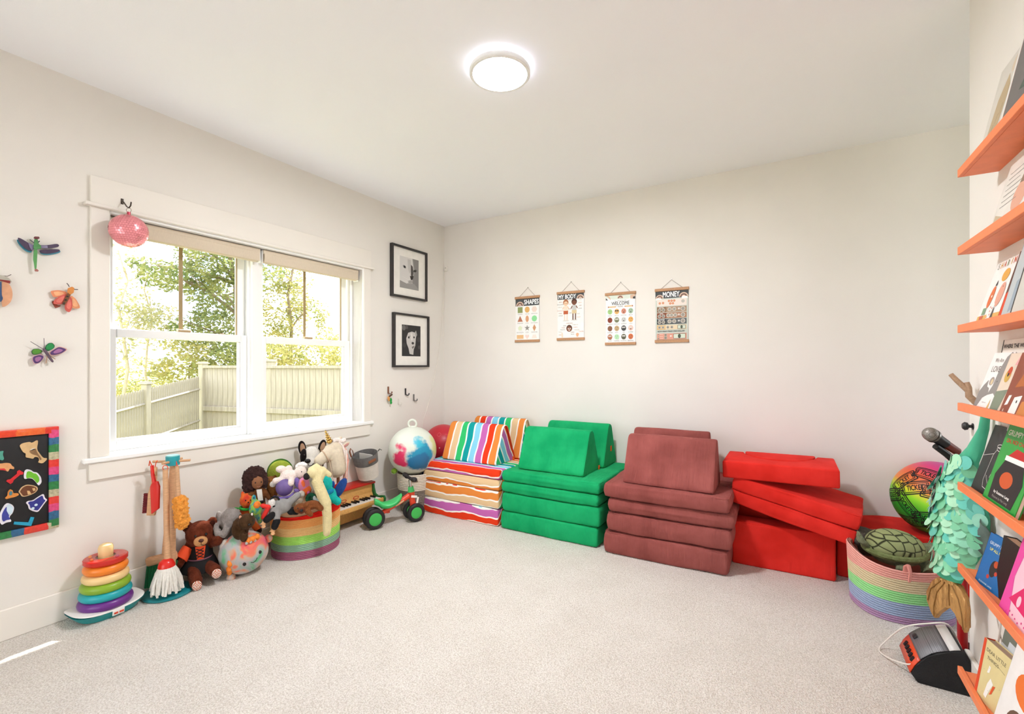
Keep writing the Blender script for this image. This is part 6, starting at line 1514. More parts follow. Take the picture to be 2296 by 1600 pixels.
# plush sea turtle and dark seal
u = 2.46/1040
t = thing('sea_turtle_plush', 'green plush sea turtle with patterned shell in the pastel basket', 'plush toy', (0.495, 3.164, 0.280), (math.radians(8), 0, YAW+.15), 'plush toys in the pastel basket')
def shell_fn(N, L, b, tc):
    mp = N.new('ShaderNodeMapping'); mp.inputs['Scale'].default_value = (1, .6, 1.25); L.new(tc.outputs['Object'], mp.inputs[0])
    v = N.new('ShaderNodeTexVoronoi'); v.feature = 'DISTANCE_TO_EDGE'; v.inputs['Scale'].default_value = 21; v.inputs['Randomness'].default_value = .5; L.new(mp.outputs[0], v.inputs['Vector'])
    v2 = N.new('ShaderNodeTexVoronoi'); v2.inputs['Scale'].default_value = 15; v2.inputs['Randomness'].default_value = .55; L.new(mp.outputs[0], v2.inputs['Vector'])
    r = N.new('ShaderNodeValToRGB'); r.color_ramp.elements[0].position = .03; r.color_ramp.elements[0].color = lin('#2e3018'); r.color_ramp.elements[1].position = .09; r.color_ramp.elements[1].color = lin('#98a06c'); L.new(v.outputs[0], r.inputs[0])
    mx = N.new('ShaderNodeMixRGB'); mx.blend_type = 'OVERLAY'; mx.inputs[0].default_value = .4; L.new(r.outputs[0], mx.inputs[1]); L.new(v2.outputs['Distance'], mx.inputs[2]); L.new(r.outputs[0], b.inputs['Base Color'])
    bp = N.new('ShaderNodeBump'); bp.inputs['Strength'].default_value = .5; bp.inputs['Distance'].default_value = .01; L.new(v.outputs[0], bp.inputs['Height']); L.new(bp.outputs[0], b.inputs['Normal']); b.inputs['Roughness'].default_value = .95
fin_m = plushm('#7c8264', .2)
B(u).ell((-6, 4, 4), (64, 46, 34), (0, .1, 0), n=36, k=22).done('shell', ramp_mat(shell_fn), t)
B(u).torus((-6, 4, -2), 1, .12, (0, .1, 0), 4, 4).bm.free()
rim = [(-6+64*math.cos(a), 4+46*math.sin(a), -4-6*math.cos(a)*.1) for a in [k_*2*PI/28 for k_ in range(28)]]
B(u).tube(rim, 6.5, 8, closed=True).done('shell_rim', plushm('#7c8654', .2), t)
b = B(u).ell((-4, 0, -16), (56, 38, 18)).cap((52, -8, -8), (82, -14, -4), 18, 18).ell((92, -16, -2), (16, 14, 15)).tube([(34, -34, -12), (10, -52, -22), (52, -60, -34), (72, -56, -40)], [10, 12, 11, 6], 10, flat=.5).tube([(-58, 14, -4), (-82, 16, 14), (-92, 16, 36)], [9, 13, 5], 10, flat=.5).tube([(-30, -36, -18), (-48, -48, -22)], [10, 8], 10, flat=.6)
fuse(b.done('body', fin_m, t), 2.6*u, 3, .003, .01)
eyes(t, u, ((90, -31, 4),), 3.4)
t = thing('seal_plush', 'dark grey plush seal at the left side of the pastel basket', 'plush toy', (0.343, 3.213, 0.295), (0, 0, YAW), 'plush toys in the pastel basket')
u = 2.62/1040
fuse(B(u).ell((0, 0, 0), (30, 24, 22)).ell((14, 0, -18), (32, 22, 24)).ell((-14, -14, -2), (14, 12, 12)).done('body', plushm('#57524a', .25), t), 2.6*u, 3, .004, .01)
B(u).ell((-10, -25, -2), (3, 2, 2.4)).done('nose', eye_b, t); eyes(t, u, ((-16, -22, 4), (-4, -22, 5)), 1.6)

# neon ticket ball
def neon_fn(N, L, b, tc):
    s_ = N.new('ShaderNodeSeparateXYZ'); L.new(tc.outputs['Object'], s_.inputs[0])
    v = math_node(N, L, 'MULTIPLY_ADD', s_.outputs['X'], .45, s_.outputs['Z'])
    mr = N.new('ShaderNodeMapRange'); L.new(v, mr.inputs[0]); mr.inputs[1].default_value = -.2; mr.inputs[2].default_value = .22
    r = N.new('ShaderNodeValToRGB'); e = r.color_ramp.elements
    cols = ((0, '#1f8a2c'), (.22, '#2fae32'), (.38, '#8fe026'), (.46, '#d8e02c'), (.54, '#ee8a30'), (.72, '#e85a3a'), (.88, '#d8307a'), (1, '#b52a8a'))
    while len(e) < len(cols): e.new(.5)
    for i, (p, c_) in enumerate(cols): e[i].position = p; e[i].color = lin(c_)
    L.new(mr.outputs[0], r.inputs[0]); L.new(r.outputs[0], b.inputs['Base Color']); b.inputs['Roughness'].default_value = .4
bc, br = Vector((.705, 3.47, .502)), .202
t = thing('ticket_ball', 'neon green and orange ball printed with black ticket shapes', 'ball', bc)
B().ell((0, 0, 0), br, n=48, k=30).done('ball_skin', ramp_mat(neon_fn), t)
def decal(lon, lat, roll, w=.150, h=.068, txt='TICKET'):
    k = Ink(Matrix(), 0.0)
    def ring(w_, h_, th):
        nt = .010
        o_ = [(-w_, -h_), (w_, -h_), (w_, -h_*.4), (w_-nt, 0), (w_, h_*.4), (w_, h_), (-w_, h_), (-w_, h_*.4), (-w_+nt, 0), (-w_, -h_*.4)]
        o_ = o_+[o_[0]]; k.line([(o_[q][0]+(o_[q+1][0]-o_[q][0])*j_/8, o_[q][1]+(o_[q+1][1]-o_[q][1])*j_/8) for q in range(len(o_)-1) for j_ in range(8)]+[o_[-1]], th, '#14120f')
    ring(w*.5, h*.5, .006); ring(w*.5-.012, h*.5-.010, .004)
    for sg in (-1, 1): k.line([(sg*(w*.5-.020), -h*.3), (sg*(w*.5-.020), h*.3)], .003, '#14120f')
    k.text(txt, 0, -.014, .042, '#14120f', bold=.012, fit=w*.54)
    n_ = Vector((math.cos(lat)*math.sin(lon), -math.cos(lat)*math.cos(lon), math.sin(lat)))
    e1 = Vector((math.cos(lon), math.sin(lon), 0)); e2 = n_.cross(e1)*-1
    if e2.z < 0: e2 = -e2
    e1, e2 = e1*math.cos(roll)+e2*math.sin(roll), e2*math.cos(roll)-e1*math.sin(roll)
    k.v = [((n_*br+e1*p.x+e2*p.y).normalized()*(br*1.006)) for p in k.v]
    return k
ks = None
# face the room: direction towards the camera is about lon -12 deg
for i, (lo, la, ro) in enumerate(((-38, 22, .35), (-8, 18, -.15), (-50, -8, -.9), (-20, -22, .25), (-62, 28, 1.0), (-22, 48, -.3), (8, -8, .9), (-48, -38, .2), (-5, -42, -.5), (12, 38, .6), (-78, 0, .3))):
    k = decal(math.radians(lo), math.radians(la), ro)
    k.done('ticket_print', t)

# microphone stand: red pole, black arm, perforated tablet, microphone
px_, py_ = .640, 2.72
t = thing('microphone_stand', 'toy microphone stand with red pole and black arm', 'stand', (px_, py_, 0))
redp = plastic('#b81a1e', .35); blk = plastic('#141314', .4)
B().lathe([(.001, 0), (.10, 0), (.105, .006), (.10, .018), (.03, .028), (.02, .03)], n=32).done('base', blk, t)
B().tube([(0, 0, .02), (0, 0, .46)], .0175, 16).done('lower_pole', redp, t)
B().tube([(0, 0, .46), (0, 0, .81)], .012, 14).done('upper_pole', blk, t)
B().lathe([(.013, .44), (.024, .445), (.024, .485), (.013, .49)], n=20).done('collar', blk, t)
B().tube([(0, 0, .80), (-.012, -.004, .818), (-.055, -.03, .862), (-.10, -.06, .90)], [.016, .015, .014, .013], 12).done('arm', blk, t)
B().ell((0, 0, .805), (.020, .020, .024)).done('joint', blk, t)
def perf_fn(N, L, b, tc):
    v = N.new('ShaderNodeTexVoronoi'); v.inputs['Scale'].default_value = 60; v.inputs['Randomness'].default_value = 0; L.new(tc.outputs['Object'], v.inputs['Vector'])
    L.new(const_ramp(N, L, v.outputs['Distance'], [(0, '#c0203a'), (.16, '#141213')]), b.inputs['Base Color']); b.inputs['Roughness'].default_value = .5
B().box((-.06, -.05, .64), (.11, .010, .17), rot=(-.25, .12, .35), bev=.004).done('perforated_panel', ramp_mat(perf_fn), t)
mh = Vector((0.520, 2.643, 0.952)); ax = Vector((.10, .075, -.075)).normalized()
t = thing('microphone', 'black handheld microphone with silver mesh head and red grip', 'microphone', mh)
def mesh_fn(N, L, b, tc):
    v = N.new('ShaderNodeTexVoronoi'); v.inputs['Scale'].default_value = 260; v.inputs['Randomness'].default_value = 0; L.new(tc.outputs['Object'], v.inputs['Vector'])
    L.new(const_ramp(N, L, v.outputs['Distance'], [(0, '#2a2725'), (.32, '#9a938c')]), b.inputs['Base Color']); b.inputs['Roughness'].default_value = .45; b.inputs['Metallic'].default_value = .6
B().ell((0, 0, 0), .029, n=28, k=18).done('mesh_head', ramp_mat(mesh_fn), t)
B().tube([ax*.012, ax*.02], [.0295, .0295], 24).done('head_band', metalm('#8a8580'), t)
B().tube([ax*.02, ax*.04, ax*.085], [.027, .022, .0195], 20).done('body', blk, t)
B().tube([ax*.085, ax*.15, ax*.156], [.0185, .0165, .012], 20).done('grip', plastic('#7a2a20', .4), t)
B().tube([ax*.156, ax*.19+Vector((0, 0, -.02)), Vector((.14, .10, -.2))], .003, 6).done('cord', blk, t)

# mermaid tail blanket hung from a wooden peg
tc0 = Vector((.532, 2.285, 0)); ta = math.radians(-55.5)
pegm = woodm('#a8876a', (20, 20, 20))
t = thing('wooden_peg', 'branch-shaped wooden wall peg above the mermaid tail', 'peg', (XR, 2.36, 1.10))
B().tube([(0, 0, 0), (-.03, -.004, .035), (-.03, .0, .065), (-.034, .004, .085)], [.012, .011, .010, .008], 10).done('prong', pegm, t)
B().tube([(-.028, -.002, .05), (-.060, .012, .092), (-.075, .02, .115)], [.010, .009, .008], 10).done('prong', pegm, t)
B().cyl((0, 0, -.01), (-.008, 0, -.008), .025, .022, 16).done('mount', pegm, t)
t = thing('mermaid_tail', 'mint green sequinned mermaid tail with gold fin', 'mermaid tail', tc0, ta)
satin = mat('#3fae86', .45, .1, 60, .12, 10, .3)
prof = [(1.08, .085, .012), (1.03, .078, .016), (.956, .052, .025), (.905, .022, .038), (.87, .006, .054), (.80, -.004, .080), (.72, .0, .096), (.66, .0, .098), (.60, -.008, .088), (.54, -.022, .070), (.49, -.036, .052), (.455, -.042, .044)]
rows = []
for (z, x, w) in prof: rows.append([(x+w*math.cos(a), .022*math.sin(a)*(w/.06)**.5+.006*noise.noise((x*9, z*14, a)), z) for a in [k_*2*PI/24 for k_ in range(24)]])
B().grid(rows, close_u=True, cap0=True, cap1=True).done('body', satin, t)
def disc_mesh(m):
    b = B()
    pts = [(.0215*math.sin(a), -.003*math.cos(a)**2, -.026*math.cos(a)-.012) for a in [k_*2*PI/16 for k_ in range(16)]]
    b.bm.faces.new([b._v((p[0], p[1]-.004*(1+p[2]*20), p[2])) for p in pts])
    o = b.done('scale', m, t); o.data.transform(Matrix()); 
    return o
sc_m = [mat('#8fd8b4', .35, .05, 80, .06, 30, coat=.3), mat('#63c6b2', .35, .05, 80, .06, 30, coat=.3), mat('#a9dfb8', .4, .05, 80, .06, 30), mat('#79c79a', .4, .05, 80, .06, 30)]
protos = [None]*4; rr_ = random.Random(12); zs = .90; r_i = 0
while zs > .47:
    for q in range(len(prof)-1):
        if prof[q][0] >= zs >= prof[q+1][0]:
            f = (prof[q][0]-zs)/(prof[q][0]-prof[q+1][0]); xc = prof[q][1]+(prof[q+1][1]-prof[q][1])*f; w = prof[q][2]+(prof[q+1][2]-prof[q][2])*f; break
    n = max(3, int(2*w/.030)+1)
    for j in range(n):
        s_ = -1+2*(j+(.5 if r_i % 2 else .2))/n
        if abs(s_) > 1: continue
        x = xc+w*s_; yb = -.022*(w/.06)**.5*math.sqrt(max(0, 1-s_*s_))-.004
        mi = rr_.randrange(4)
        if protos[mi] is None: protos[mi] = disc_mesh(sc_m[mi]); o = protos[mi]
        else: o = link('scale', protos[mi].data, None, t)
        o.location = (x, yb, zs+.012); o.rotation_euler = (rr_.uniform(.1, .55)*-1, rr_.uniform(-.25, .25), math.asin(max(-.95, min(.95, s_)))*.75+rr_.uniform(-.2, .2))
        k_ = rr_.uniform(.85, 1.15); o.scale = (k_, k_, k_)
    zs -= .027; r_i += 1
# sequins curling out on the window-side edge
for j in range(14):
    z = .88-.03*j
    for q in range(len(prof)-1):
        if prof[q][0] >= z >= prof[q+1][0]:
            f = (prof[q][0]-z)/(prof[q][0]-prof[q+1][0]); xc = prof[q][1]+(prof[q+1][1]-prof[q][1])*f; w = prof[q][2]+(prof[q+1][2]-prof[q][2])*f; break
    o = link('scale', protos[1].data, None, t); o.location = (xc-w-.004, -.004, z); o.rotation_euler = (-.5, .9, -1.2+rr_.uniform(-.3, .3)); o.scale = (.8, .8, .8)
gold = mat('#c4955a', .32, 1.0, 55, .15, 30, metal=.6, stretch=(1, 1, .45))
fin = [(-.078, .445), (-.100, .42), (-.122, .37), (-.120, .335), (-.104, .30), (-.088, .280), (-.070, .315), (-.048, .352), (-.024, .360), (-.004, .345), (.012, .315), (.020, .285), (.026, .31), (.030, .37), (.024, .415), (.004, .448), (-.018, .458)]
o = B().prism(fin, 'y', -.012, .012, bev=.006, seg=3).done('fin', gold, t)
for P in ([(-.045, .44), (-.075, .39), (-.088, .33), (-.088, .29)], [(-.06, .44), (-.10, .39), (-.112, .34)], [(-.02, .44), (.004, .40), (.016, .35), (.020, .30)], [(-.03, .44), (-.03, .39), (-.028, .362)]):
    B().tube([(p[0], -.0125, p[1]) for p in P], .0022, 5).done('fin_ridge', mat('#8f6630', .5, metal=.3), o)
rows = []
for i in range(7):
    f = i/6
    rows.append([(.055+.07*f+.008*math.sin(j*1.2), -.01-.03*f+.012*math.sin(j*.9+i), .735-.13*j/6-.03*f) for j in range(7)])
tul = B().grid(rows).done('tulle', mat('#5f7068', .9, .1, 200, .1, 20), t)
md = tul.modifiers.new('cloth', 'SOLIDIFY'); md.thickness = .002

# karaoke speaker on the floor
t = thing('karaoke_speaker', 'black wedge speaker with grey grille and orange control strip', 'speaker', (0, 2.385, 0))
prof2 = [(.433, 0), (.586, 0), (.586, .12), (.572, .155), (.558, .163), (.525, .150), (.49, .134), (.462, .112), (.442, .09), (.424, .06), (.4115, .03)]
B().prism(prof2, 'y', 0, .215, bev=.004, seg=2).done('cabinet', mat('#0c0b0d', .7, .2, 200), t)
def strip(name, pts, off, m, y0=.006, y1=.209):
    P = [Vector((p[0], p[1])) for p in pts]; rows = []
    for i, p in enumerate(P):
        d_ = (P[min(i+1, len(P)-1)]-P[max(i-1, 0)]).normalized(); n_ = Vector((-d_.y, d_.x)); n_ = n_ if n_.dot(Vector((-.7, .7))) > 0 else -n_
        q = p+n_*off; rows.append([(q.x, y0, q.y), (q.x, (y0+y1)/2, q.y), (q.x, y1, q.y)])
    o = B().grid(rows).done(name, m, t); s2 = o.modifiers.new('shell', 'SOLIDIFY'); s2.thickness = .003; s2.offset = 1
    return o
def grille_fn(N, L, b, tc):
    v = N.new('ShaderNodeTexVoronoi'); v.inputs['Scale'].default_value = 190; v.inputs['Randomness'].default_value = 0; L.new(tc.outputs['Object'], v.inputs['Vector'])
    L.new(const_ramp(N, L, v.outputs['Distance'], [(0, '#3a393b'), (.34, '#7c7b7e')]), b.inputs['Base Color']); b.inputs['Roughness'].default_value = .5; b.inputs['Metallic'].default_value = .3
strip('grille', [(.525, .150), (.508, .143), (.49, .134), (.475, .124), (.462, .112), (.451, .101), (.442, .09)], .004, ramp_mat(grille_fn))
os_ = strip('control_strip', [(.442, .088), (.433, .075), (.424, .06), (.4115, .03)], .004, plastic('#e2491f', .35))
for i in range(5): B().box((.424, .045+.03*i, .068), (.012, .016, .022), rot=(0, .55, .1), bev=.003).done('button', plastic('#151314'), os_)
strip('white_strip', [(.558, .163), (.540, .157), (.527, .151)], .004, plastic('#d8d4cf', .4))
B().box((.452, .16, .109), (.014, .03, .018), rot=(0, .75, 0), bev=.004).done('handle_slot', plastic('#2a2729'), t)
cb = B().tube(smooth_pts([(.418, 2.42, .05), (.40, 2.44, .035), (.36, 2.50, .012), (.335, 2.56, .006), (.36, 2.60, .03), (.42, 2.58, .12), (.50, 2.57, .165), (.56, 2.57, .178), (.60, 2.60, .10), (.63, 2.62, .02)]), .0032, 8).done('charging_cable', plastic('#e6dfd4'))
tag(cb, 'white charging cable looping over the karaoke speaker', 'cable')
cb = B().tube(smooth_pts([(.592, 2.14, .53), (.590, 2.12, .40), (.588, 2.16, .28), (.583, 2.22, .17), (.580, 2.20, .08), (.575, 2.26, .008)]), .0028, 6).done('wall_cable', plastic('#ddd5ca'))
tag(cb, 'white cable hanging down the wall under the lowest shelves', 'cable')
cb = B().tube(smooth_pts([(.594, 2.19, .54), (.594, 2.17, .42), (.594, 2.10, .30), (.592, 2.10, .15), (.583, 2.12, .01)]), .0018, 6).done('thin_wire', plastic('#b9b0a4'))
tag(cb, 'thin grey wire on the wall beside the white cable', 'cable')

t = thing('round_wall_hook', 'small round black hook on the wall corner above the mermaid tail', 'hook', (XR, 2.43, 1.015))
B().lathe([(.006, 0), (.006, .012), (.014, .016), (.016, .024), (.010, .031), (.001, .032)], n=18, rot=(0, -PI/2, 0), cap0=False).done('hook_head', plastic('#151314', .4), t)
B().lathe([(.001, 0), (.012, 0), (.012, .003), (.006, .003)], n=18, rot=(0, -PI/2, 0)).done('mount', plastic('#151314', .4), t)

# ------------------------------------------------------------------ orange picture ledges with books
ledge_m = mat('#ee8350', .5, .06, 120, .05, 20)
SH = [1.925, 1.657, 1.388, 1.120, .847, .566, .211]       # top of each front lip
Y0, Y1 = 1.10, 2.171
for i, z in enumerate(SH):
    nm = ('topmost', 'second from the top', 'third from the top', 'fourth from the top', 'fifth from the top', 'sixth from the top', 'lowest')[i]
    t = thing('picture_ledge', 'orange wall ledge, %s of seven' % nm, 'shelf', (XR, (Y0+Y1)/2, z-.027), 0, 'orange wall ledges')
    L_ = Y1-Y0
    B().box((-.0458, 0, .007), (.0904, L_-.0006, .0136)).done('tray', ledge_m, t, False)
    B().box((-.0975, 0, .0135), (.013, L_, .027), bev=.0012, seg=1).done('front_lip', ledge_m, t, False)
    B().box((-.008, 0, .024), (.014, L_, .02), bev=.0015, seg=1).done('back_rail', ledge_m, t, False)
def book(label, s, y_left, w, h, th, cover, x=.535, top_x=.585, pages='#e6ddcc', yaw=0, spine=None, draw=None, name='book'):
    """standing against the wall, cover to the room; y_left is the end nearer the window wall"""
    lean = math.asin(max(-.5, min(.5, (top_x-x)/h)))
    z = SH[s]-.027+.0145
    t = thing(name, label, 'book', (x, y_left-w/2, z), (-lean, 0, -PI/2+yaw), 'books on the orange ledges')
    cm = mat(cover, .5, .03, 200, .04, 20)
    B().box((0, .0012, h/2), (w, .0024, h), bev=.0006, seg=1).done('front_cover', cm, t, False)
    B().box((.001, th/2, h/2), (w-.006, th-.005, h-.006)).done('pages', paperm(pages), t, False)
    B().box((0, th-.0012, h/2), (w, .0024, h), bev=.0006, seg=1).done('back_cover', cm, t, False)
    B().box((-w/2+.001, th/2, h/2), (.0026, th, h), bev=.0006, seg=1).done('spine', cm if not spine else mat(spine, .5, .03, 200, .15, 60), t, False)
    if draw:
        k = Ink(Matrix(((1, 0, 0, 0), (0, 0, -1, -.0003), (0, 1, 0, 0), (0, 0, 0, 1))), .00003); draw(k, w, h); k.done('cover_print', t)
    return t
# --- topmost ledge
def d(k, w, h):
    k.poly([(-w*.3, h*.25), (w*.1, h*.2), (w*.25, h*.6), (w*.05, h*.8), (-w*.2, h*.6)], '#b9a483'); k.poly([(-w*.45, 0), (w*.2, 0), (w*.1, h*.15), (-w*.3, h*.2)], '#c9bfb0'); k.disc(w*.2, h*.85, w*.12, '#d8c6b0')
    for i in range(5): k.line([(-w*.35+.02*i, h*.1+.02*i), (-w*.3+.02*i, h*.14+.025*i)], .003, '#8f7d62')
book('large beige picture book at the window end of the topmost ledge', 0, 2.10, .20, .29, .010, '#d6d0c6', .528, .588, draw=d)
book('thin white picture book on the topmost ledge', 0, 1.905, .20, .28, .008, '#e6e2dc', .518, .575, draw=lambda k, w, h: k.rect(-w*.4, h*.2, w*.4, h*.5, '#c9b8a4'))
book('dark grey picture book with orange spine on the topmost ledge', 0, 1.865, .22, .27, .010, '#6a6462', .514, .568, spine='#e2561f', draw=lambda k, w, h: k.poly([(-w*.1, h*.3), (w*.4, h*.2), (w*.4, h*.7)], '#4f5a50'))
book('pale picture book further along the topmost ledge', 0, 1.66, .22, .27, .010, '#d8cfc0', .525, .575)
# --- second ledge
def d(k, w, h):
    k.poly([(-w*.45, h*.02), (w*.45, h*.02), (w*.45, h*.2), (0, h*.16), (-w*.45, h*.3)], '#bfae92'); k.disc(w*.22, h*.38, w*.20, '#d9a48c'); k.poly([(w*.1, h*.55), (w*.45, h*.5), (w*.45, h*.9), (w*.2, h*.85)], '#8f7460')
    for i in range(7): k.line([(-w*.38, h*.82-.017*i), (-w*.38+w*(.5-.05*(i % 3)), h*.82-.017*i)], .0022, '#9a948c')
book('cream picture book with handwritten cover on the second ledge', 1, 2.015, .24, .23, .010, '#e2ddd4', .530, .586, draw=d)
book('tan picture book farther along the second ledge', 1, 1.72, .22, .24, .012, '#c9a882', .528, .58)
# --- third ledge
def d(k, w, h):
    k.rect(-w*.5, 0, w*.5, h*.16, '#d9ac62')
    for i, (s_, c_) in enumerate(zip('SHARING', ('#8a8f80', '#d8a24a', '#c96a4a', '#8f9a7a', '#d8b04a', '#d8633f', '#7a6a5a'))): k.text(s_, -w*.36+i*w*.12, h*.84, h*.12, c_)
    k.disc(w*.08, h*.70, w*.13, '#dca44a', h*.09); k.disc(-w*.20, h*.42, w*.085, '#d8703f', h*.16, rot=-.15); k.disc(w*.14, h*.42, w*.12, '#dca08a', h*.17, rot=-.1)
    k.rect(-w*.36, h*.17, -w*.22, h*.27, '#7f9a7c'); k.rect(-w*.40, h*.06, -w*.26, h*.16, '#c96a4a'); k.poly([(-w*.12, h*.05), (w*.04, h*.05), (w*.08, h*.30), (-w*.06, h*.30)], '#efeae4'); k.poly([(w*.04, h*.06), (w*.14, h*.1), (w*.10, h*.26)], '#5a5652')
    k.poly([(-w*.20, h*.58), (-w*.15, h*.66), (-w*.12, h*.58)], '#4a4644'); k.disc(-w*.18, h*.43, w*.02, '#f4f0ea', h*.02); k.disc(w*.15, h*.53, w*.01, '#2a2624')
    for x, y in ((-.03, .2), (.0, .15), (-.08, .12), (.02, .24), (-.05, .26)): k.disc(w*x, h*y, w*.015, '#c05a4a')
book('white picture book with orange and pink characters on the third ledge', 2, 2.125, .215, .225, .012, '#eeebe6', .528, .588, draw=d)
book('dark orange-edged picture book on the third ledge', 2, 1.905, .20, .21, .010, '#5a2f1f', .520, .572, draw=lambda k, w, h: (k.poly([(-w*.48, h*.05), (-w*.3, h*.05), (-w*.2, h*.5), (-w*.48, h*.4)], '#d8481f'), k.poly([(-w*.4, h*.5), (0, h*.6), (0, h*.95), (-w*.4, h*.9)], '#d8a868')))
book('pale blue picture book on the third ledge', 2, 1.865, .20, .22, .008, '#b9bfc0', .516, .566, draw=lambda k, w, h: (k.poly([(-w*.3, h*.1), (w*.1, h*.2), (0, h*.6), (-w*.3, h*.5)], '#9aa6b0'), k.disc(-w*.1, h*.75, w*.12, '#c9b8b0')))
book('black-edged picture book farther along the third ledge', 2, 1.79, .20, .22, .008, '#2a2624', .513, .560, draw=lambda k, w, h: k.rect(-w*.45, h*.04, w*.45, h*.96, '#c9c4ba'))
# --- fourth ledge
def d(k, w, h):
    k.text('WHERE THE WILD THINGS', 0, h*.88, h*.075, '#3a3634', fit=w*.92, bold=.02); k.rect(-w*.5, 0, -w*.475, h, '#2a2422')
book('tall white picture book behind the elephant book on the fourth ledge', 3, 2.09, .28, .225, .009, '#e8e2d8', .556, .590, draw=d)
def d(k, w, h):
    g = '#918c88'
    k.poly([(-w*.5, 0), (-w*.5, h*.30), (-w*.38, h*.42), (-w*.22, h*.52), (-w*.18, h*.40), (-w*.05, h*.38), (w*.0, h*.30), (w*.08, h*.42), (w*.10, h*.70), (w*.22, h*.92), (w*.38, h), (w*.5, h*.96), (w*.5, h*.30), (w*.36, h*.26), (w*.25, h*.30), (w*.0, h*.26), (-w*.2, h*.20), (-w*.36, 0)], g)
    k.disc(-w*.05, h*.50, w*.11, '#a39890', h*.075); k.disc(-w*.03, h*.49, w*.055, '#d8c49a', h*.05)
    k.text('We Are', -w*.08, h*.83, h*.105, '#7a6a60', fit=w*.42, bold=.0); k.text('LOVE', -w*.08, h*.66, h*.15, '#6a5a50', fit=w*.42, bold=.0)
    k.disc(w*.22, h*.50, w*.015, '#3a3634'); k.poly([(w*.18, 0), (w*.30, 0), (w*.26, h*.20)], '#d8b46a'); k.text('A picture book', -w*.02, h*.12, h*.03, '#8a857f', bold=0)
book('white picture book with grey elephants reading We Are LOVE', 3, 2.13, .165, .19, .014, '#f0eeea', .526, .580, draw=d)
def d(k, w, h):
    k.poly([(-w*.5, h*.0), (-w*.2, 0), (-w*.1, h*.4), (-w*.5, h*.35)], '#7f8a76'); k.disc(-w*.3, h*.62, w*.10, '#c9a24a'); k.disc(-w*.28, h*.70, w*.07, '#c04a2a'); k.disc(-w*.3, h*.64, w*.03, '#2a2624'); k.poly([(-w*.2, h*.8), (w*.5, h*.8), (w*.5, h), (-w*.1, h)], '#e8a8a8'); k.poly([(w*.05, h*.3), (w*.3, h*.4), (w*.35, h*.8), (w*.1, h*.7)], '#5f8a4a')
book('cream picture book with colourful figures on the fourth ledge', 3, 1.975, .20, .185, .014, '#e0cdb8', .523, .574, draw=d)
def d(k, w, h):
    k.poly([(-w*.3, h*.45), (w*.1, h*.5), (w*.3, h*.9), (-w*.1, h*.85)], '#b0642f'); k.poly([(-w*.42, h*.16), (-w*.33, h*.18), (-w*.30, h*.33), (-w*.38, h*.32)], '#eeebe6'); k.poly([(-w*.24, h*.04), (-w*.02, h*.06), (0, h*.34), (-w*.2, h*.30)], '#ece8e2'); k.disc(-w*.1, h*.24, w*.02, '#3a3634'); k.poly([(0, 0), (w*.3, 0), (w*.35, h*.3), (w*.05, h*.25)], '#c9803f'); k.text('A', -w*.4, h*.06, h*.07, '#e8d8c8')
book('rust brown picture book with white paper notes on its cover', 3, 1.872, .22, .185, .010, '#8a3f22', .516, .566, draw=d)
# --- fifth ledge
def d(k, w, h):
    c_ = '#e8e6e2'
    k.line([(-w*.10, h*.66), (-w*.16, h*.58), (-w*.18, h*.2), (-w*.12, h*.1), (w*.14, h*.08), (w*.20, h*.16), (w*.20, h*.58), (w*.14, h*.66)], .0016, c_)
    for y, r in ((.68, .13), (.72, .15)): k.line([(w*.02+w*r*math.cos(a), h*y+h*.03*math.sin(a)) for a in [j*PI/8 for j in range(17)]], .0016, c_)
    k.line([(-w*.48, h*.52), (-w*.14, h*.60)], .0012, c_)
    for j in range(26): k.disc(-w*.13+w*.28*((j*7) % 13)/13, h*.12+h*.16*((j*5) % 11)/11, .0012, c_, n=6)
    k.line([(w*.0, h*.26), (w*.04, h*.38), (w*.10, h*.42), (w*.12, h*.32)], .0016, c_); k.line([(w*.04, h*.38), (w*.02, h*.46)], .0016, c_)
book('black picture book with a white line-drawn jar on the fifth ledge', 4, 2.163, .225, .225, .010, '#1d1c1e', .530, .590, draw=d)
def d(k, w, h):
    k.text('GRUMPY MONKEY', w*.02, h*.86, h*.10, '#f2eee2', fit=w*.92, bold=.0); k.text('OH, NO! CHRISTMAS', 0, h*.77, h*.07, '#c0281f', fit=w*.82)
    k.poly([(-w*.34, h*.06), (w*.36, h*.06), (w*.42, h*.36), (w*.30, h*.56), (-w*.24, h*.56), (-w*.38, h*.36)], '#241d1d')
    k.rect(-w*.26, h*.56, w*.30, h*.62, '#efece6'); k.poly([(-w*.20, h*.62), (w*.26, h*.62), (w*.20, h*.71), (-w*.04, h*.73)], '#c0221f'); k.disc(-w*.02, h*.34, w*.18, '#c8531f', h*.10)
    k.text('by Suzanne Lang', 0, h*.15, h*.045, '#efece6', fit=w*.46); k.text('Pictures by Max Lang', 0, h*.09, h*.04, '#8a8580', fit=w*.46)
book('bright green picture book with white title lettering on the fifth ledge', 4, 2.005, .24, .245, .012, '#1f9a34', .516, .580, draw=d)
book('grey and white picture book behind the green one on the fifth ledge', 4, 2.06, .22, .24, .008, '#b4b2ae', .556, .592)
